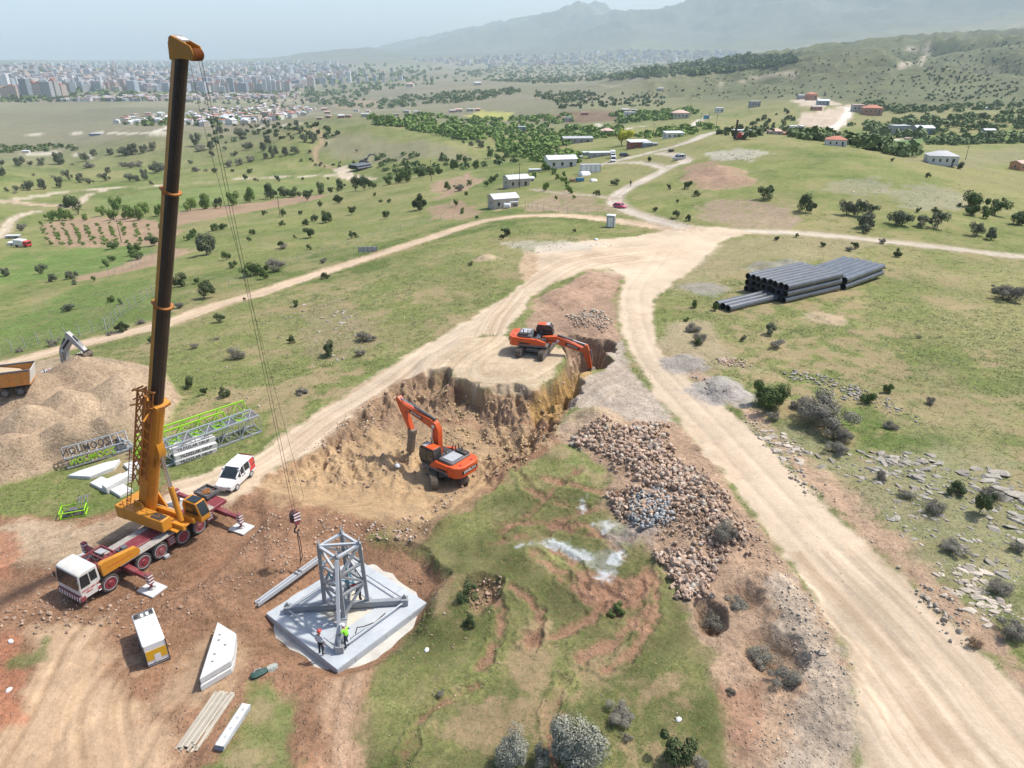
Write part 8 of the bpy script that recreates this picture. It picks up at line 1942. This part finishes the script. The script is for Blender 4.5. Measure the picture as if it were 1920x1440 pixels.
def tower_mesh(w, d, h, m, roof):
    q = MB().box(-w / 2, w / 2, -d / 2, d / 2, -4, h); q.cur = 1; q.box(-w / 2 - .3, w / 2 + .3, -d / 2 - .3, d / 2 + .3, h, h + 1.2); q.box(-w * .2, w * .2, -d * .2, d * .2, h + 1.2, h + 4)
    return q.mesh("tower_block", [m, ROOF[roof]])
TM = [tower_mesh(20, 18, 36, TW[0], 'red'), tower_mesh(24, 16, 32, TW[1], 'grey'), tower_mesh(18, 18, 40, TW[2], 'grey'), tower_mesh(26, 16, 30, TW[3], 'red'), tower_mesh(16, 16, 46, TW[1], 'tin')]
def towers(px0, py0, px1, py1, n, sc, label, group, jit_=1.2):
    for i in range(n):
        t = (i + .5) / n; p = at(px0 + (px1 - px0) * t, py0 + (py1 - py0) * t + R.uniform(-jit_, jit_))
        o = bpy.data.objects.new("tower_block", R.choice(TM)); COL.objects.link(o); o.location = tuple(p); k = sc * R.uniform(.85, 1.15); o.scale = (k, k, k * R.uniform(.85, 1.2)); o.rotation_euler = (0, 0, rad(R.choice((0, 12, -10, 90))))
        tag(o, nth(i, n, label), "tower block", group)
towers(8, 186, 125, 182, 9, .95, "pale apartment tower in the nearest cluster at the left edge", "apartment towers at the left edge")
towers(12, 168, 48, 166, 4, .9, "tall pale tower behind the left edge cluster", "towers behind the left cluster")
towers(120, 172, 312, 168, 15, .8, "apartment tower in the long row left of the boom", "tower row left of the boom")
towers(378, 177, 546, 172, 19, .85, "grey apartment tower in the dense row right of the boom", "tower row right of the boom")
towers(370, 168, 540, 162, 15, .8, "pale apartment tower behind the dense row", "towers behind the dense row")
towers(580, 164, 590, 163, 2, 1.0, "single grey tower standing right of the dense row", "lone grey towers")
towers(600, 160, 760, 152, 10, .7, "pale tower in the loose row at the foot of the mountain", "towers at the foot of the mountain", 4)
towers(560, 152, 760, 142, 12, .7, "hazy tower in the city under the mountain", "hazy towers under the mountain", 6)
def mass(name, label, n, outline, smin, smax, hmin, hmax, seed, mats, roofs=True, rmin=0):
    rg = np.random.default_rng(seed); q = np.array(pts(outline)); a, b = q.min(0), q.max(0); V, F, MI, TI = [], [], [], []; cnt = 0; base = 0
    while cnt < n:
        p = rg.uniform(a, b)
        if sdist(q, np.array([p[0]]), np.array([p[1]]))[0] <= 0: continue
        g = at(*p)
        if math.hypot(g[0], g[1]) < rmin: continue
        w, d, h = rg.uniform(smin, smax), rg.uniform(smin, smax), rg.uniform(hmin, hmax) ** 1; an = rg.choice([0, .3, -.2, .8]) + rg.normal(0, .05); c_, s_ = math.cos(an), math.sin(an)
        for (x, y, z) in ((-w, -d, -3), (w, -d, -3), (w, d, -3), (-w, d, -3), (-w, -d, h), (w, -d, h), (w, d, h), (-w, d, h)): V.append((g[0] + (x * c_ - y * s_) / 2, g[1] + (x * s_ + y * c_) / 2, g[2] + z))
        k = rg.integers(len(mats))
        for f in ((4, 5, 6, 7), (0, 1, 5, 4), (1, 2, 6, 5), (2, 3, 7, 6), (3, 0, 4, 7)): F.append([base + i for i in f]); MI.append(len(mats) + rg.integers(3) if f[0] == 4 and roofs and len(F) % 1 == 0 else k)
        TI += [rg.random()] * 8; base += 8; cnt += 1
    me = bpy.data.meshes.new(name); me.from_pydata(V, [], F)
    for m in mats + [ROOF['red'], ROOF['tin'], ROOF['pink']]: me.materials.append(m)
    me.polygons.foreach_set("material_index", MI); at2 = me.attributes.new("tint", 'FLOAT', 'POINT'); at2.data.foreach_set("value", TI)
    o = bpy.data.objects.new(name, me); COL.objects.link(o); tag(o, label, kind="stuff")
mass("distant_city", "hazy city of apartment blocks spread over the far plain", 1700, "0,160 0,124 300,120 560,118 640,124 660,140 620,155 560,166 330,172 120,172", 12, 30, 9, 34, 3, TW)
mass("far_suburbs", "hazy suburbs climbing the foot of the mountain", 420, "760,112 1000,104 1200,96 1480,100 1500,106 1200,118 900,128", 14, 34, 8, 24, 4, TW, True, 4600)
mass("low_city_fringe", "low roofs at the near edge of the city", 500, "120,186 330,180 560,178 560,184 330,190 120,190", 8, 18, 4, 9, 5, TW)
def village():
    pm = []
    for i in range(6):
        w, d, h = R.uniform(8, 12), R.uniform(8, 11), R.uniform(4, 7.5); q = MB().box(-w / 2, w / 2, -d / 2, d / 2, -2, h); q.cur = 1
        if i % 2: q.prism([(-w / 2 - .5, h), (0, h + 2), (w / 2 + .5, h)], -d / 2 - .4, d / 2 + .4)
        else: q.box(-w / 2 - .3, w / 2 + .3, -d / 2 - .3, d / 2 + .3, h, h + .6)
        pm.append(q.mesh("village_house", [(WALL['white'], WALL['white'], WALL['beige'])[i % 3], (ROOF['red'], ROOF['tin'], ROOF['pink'], ROOF['tin'])[i % 4]]))
    q = np.array(pts("200,234 225,224 330,214 420,203 500,199 560,200 590,206 560,222 480,233 380,237 300,233")); a, b = q.min(0), q.max(0); n = 0
    while n < 250:
        p = (R.uniform(a[0], b[0]), R.uniform(a[1], b[1]))
        if sdist(q, np.array([p[0]]), np.array([p[1]]))[0] <= 0 or (p[0] < 400 and R.random() < .45): continue
        g = at(*p); o = bpy.data.objects.new("village_house", R.choice(pm)); COL.objects.link(o); o.location = tuple(g); s = R.uniform(.6, 1.0); o.scale = (s, s, s); o.rotation_euler = (0, 0, R.choice((.2, -.3, 1.3, .9))); n += 1
        tag(o, "small pale house in the far village behind the boom", "house", "houses of the far village")
village()
clump_mass("village_trees", "dark trees between the roofs of village and city", fill("200,236 330,214 500,199 590,206 560,224 380,238", 160, 5, 9, 91) + fill("0,168 120,172 330,174 560,168 860,140 900,150 600,182 330,190 0,192", 330, 9, 18, 92) + fill("0,160 0,126 560,118 880,128 860,140 560,166 120,172", 500, 14, 34, 93), 'green', 10, .4)

# ---------------------------------------------------------------- the air
def build_haze():
    x0, x1, y0, y1, z0, z1 = -12500, 12500, -60, 15200, float(GZ.min()) - 3, max(float(GZ.max()), CZ) + 20
    me = bpy.data.meshes.new("haze")
    v = [(x, y, z) for x in (x0, x1) for y in (y0, y1) for z in (z0, z1)]
    me.from_pydata(v, [], [(0, 1, 3, 2), (4, 6, 7, 5), (0, 4, 5, 1), (2, 3, 7, 6), (0, 2, 6, 4), (1, 5, 7, 3)])
    m = bpy.data.materials.new("haze"); m.use_nodes = True
    N, L = m.node_tree.nodes, m.node_tree.links
    N.remove(N["Principled BSDF"])
    pv = N.new("ShaderNodeVolumePrincipled")
    pv.inputs["Color"].default_value = (.75, .905, 1.0, 1)
    pv.inputs["Density"].default_value = HAZE_D
    pv.inputs["Anisotropy"].default_value = 0.0
    L.new(pv.outputs[0], N["Material Output"].inputs["Volume"])
    me.materials.append(m)
    o = bpy.data.objects.new("haze", me); COL.objects.link(o)
    tag(o, "pale blue haze over the plain and mountains", "haze", kind="stuff")
HAZE_D = 0.000088
build_haze()
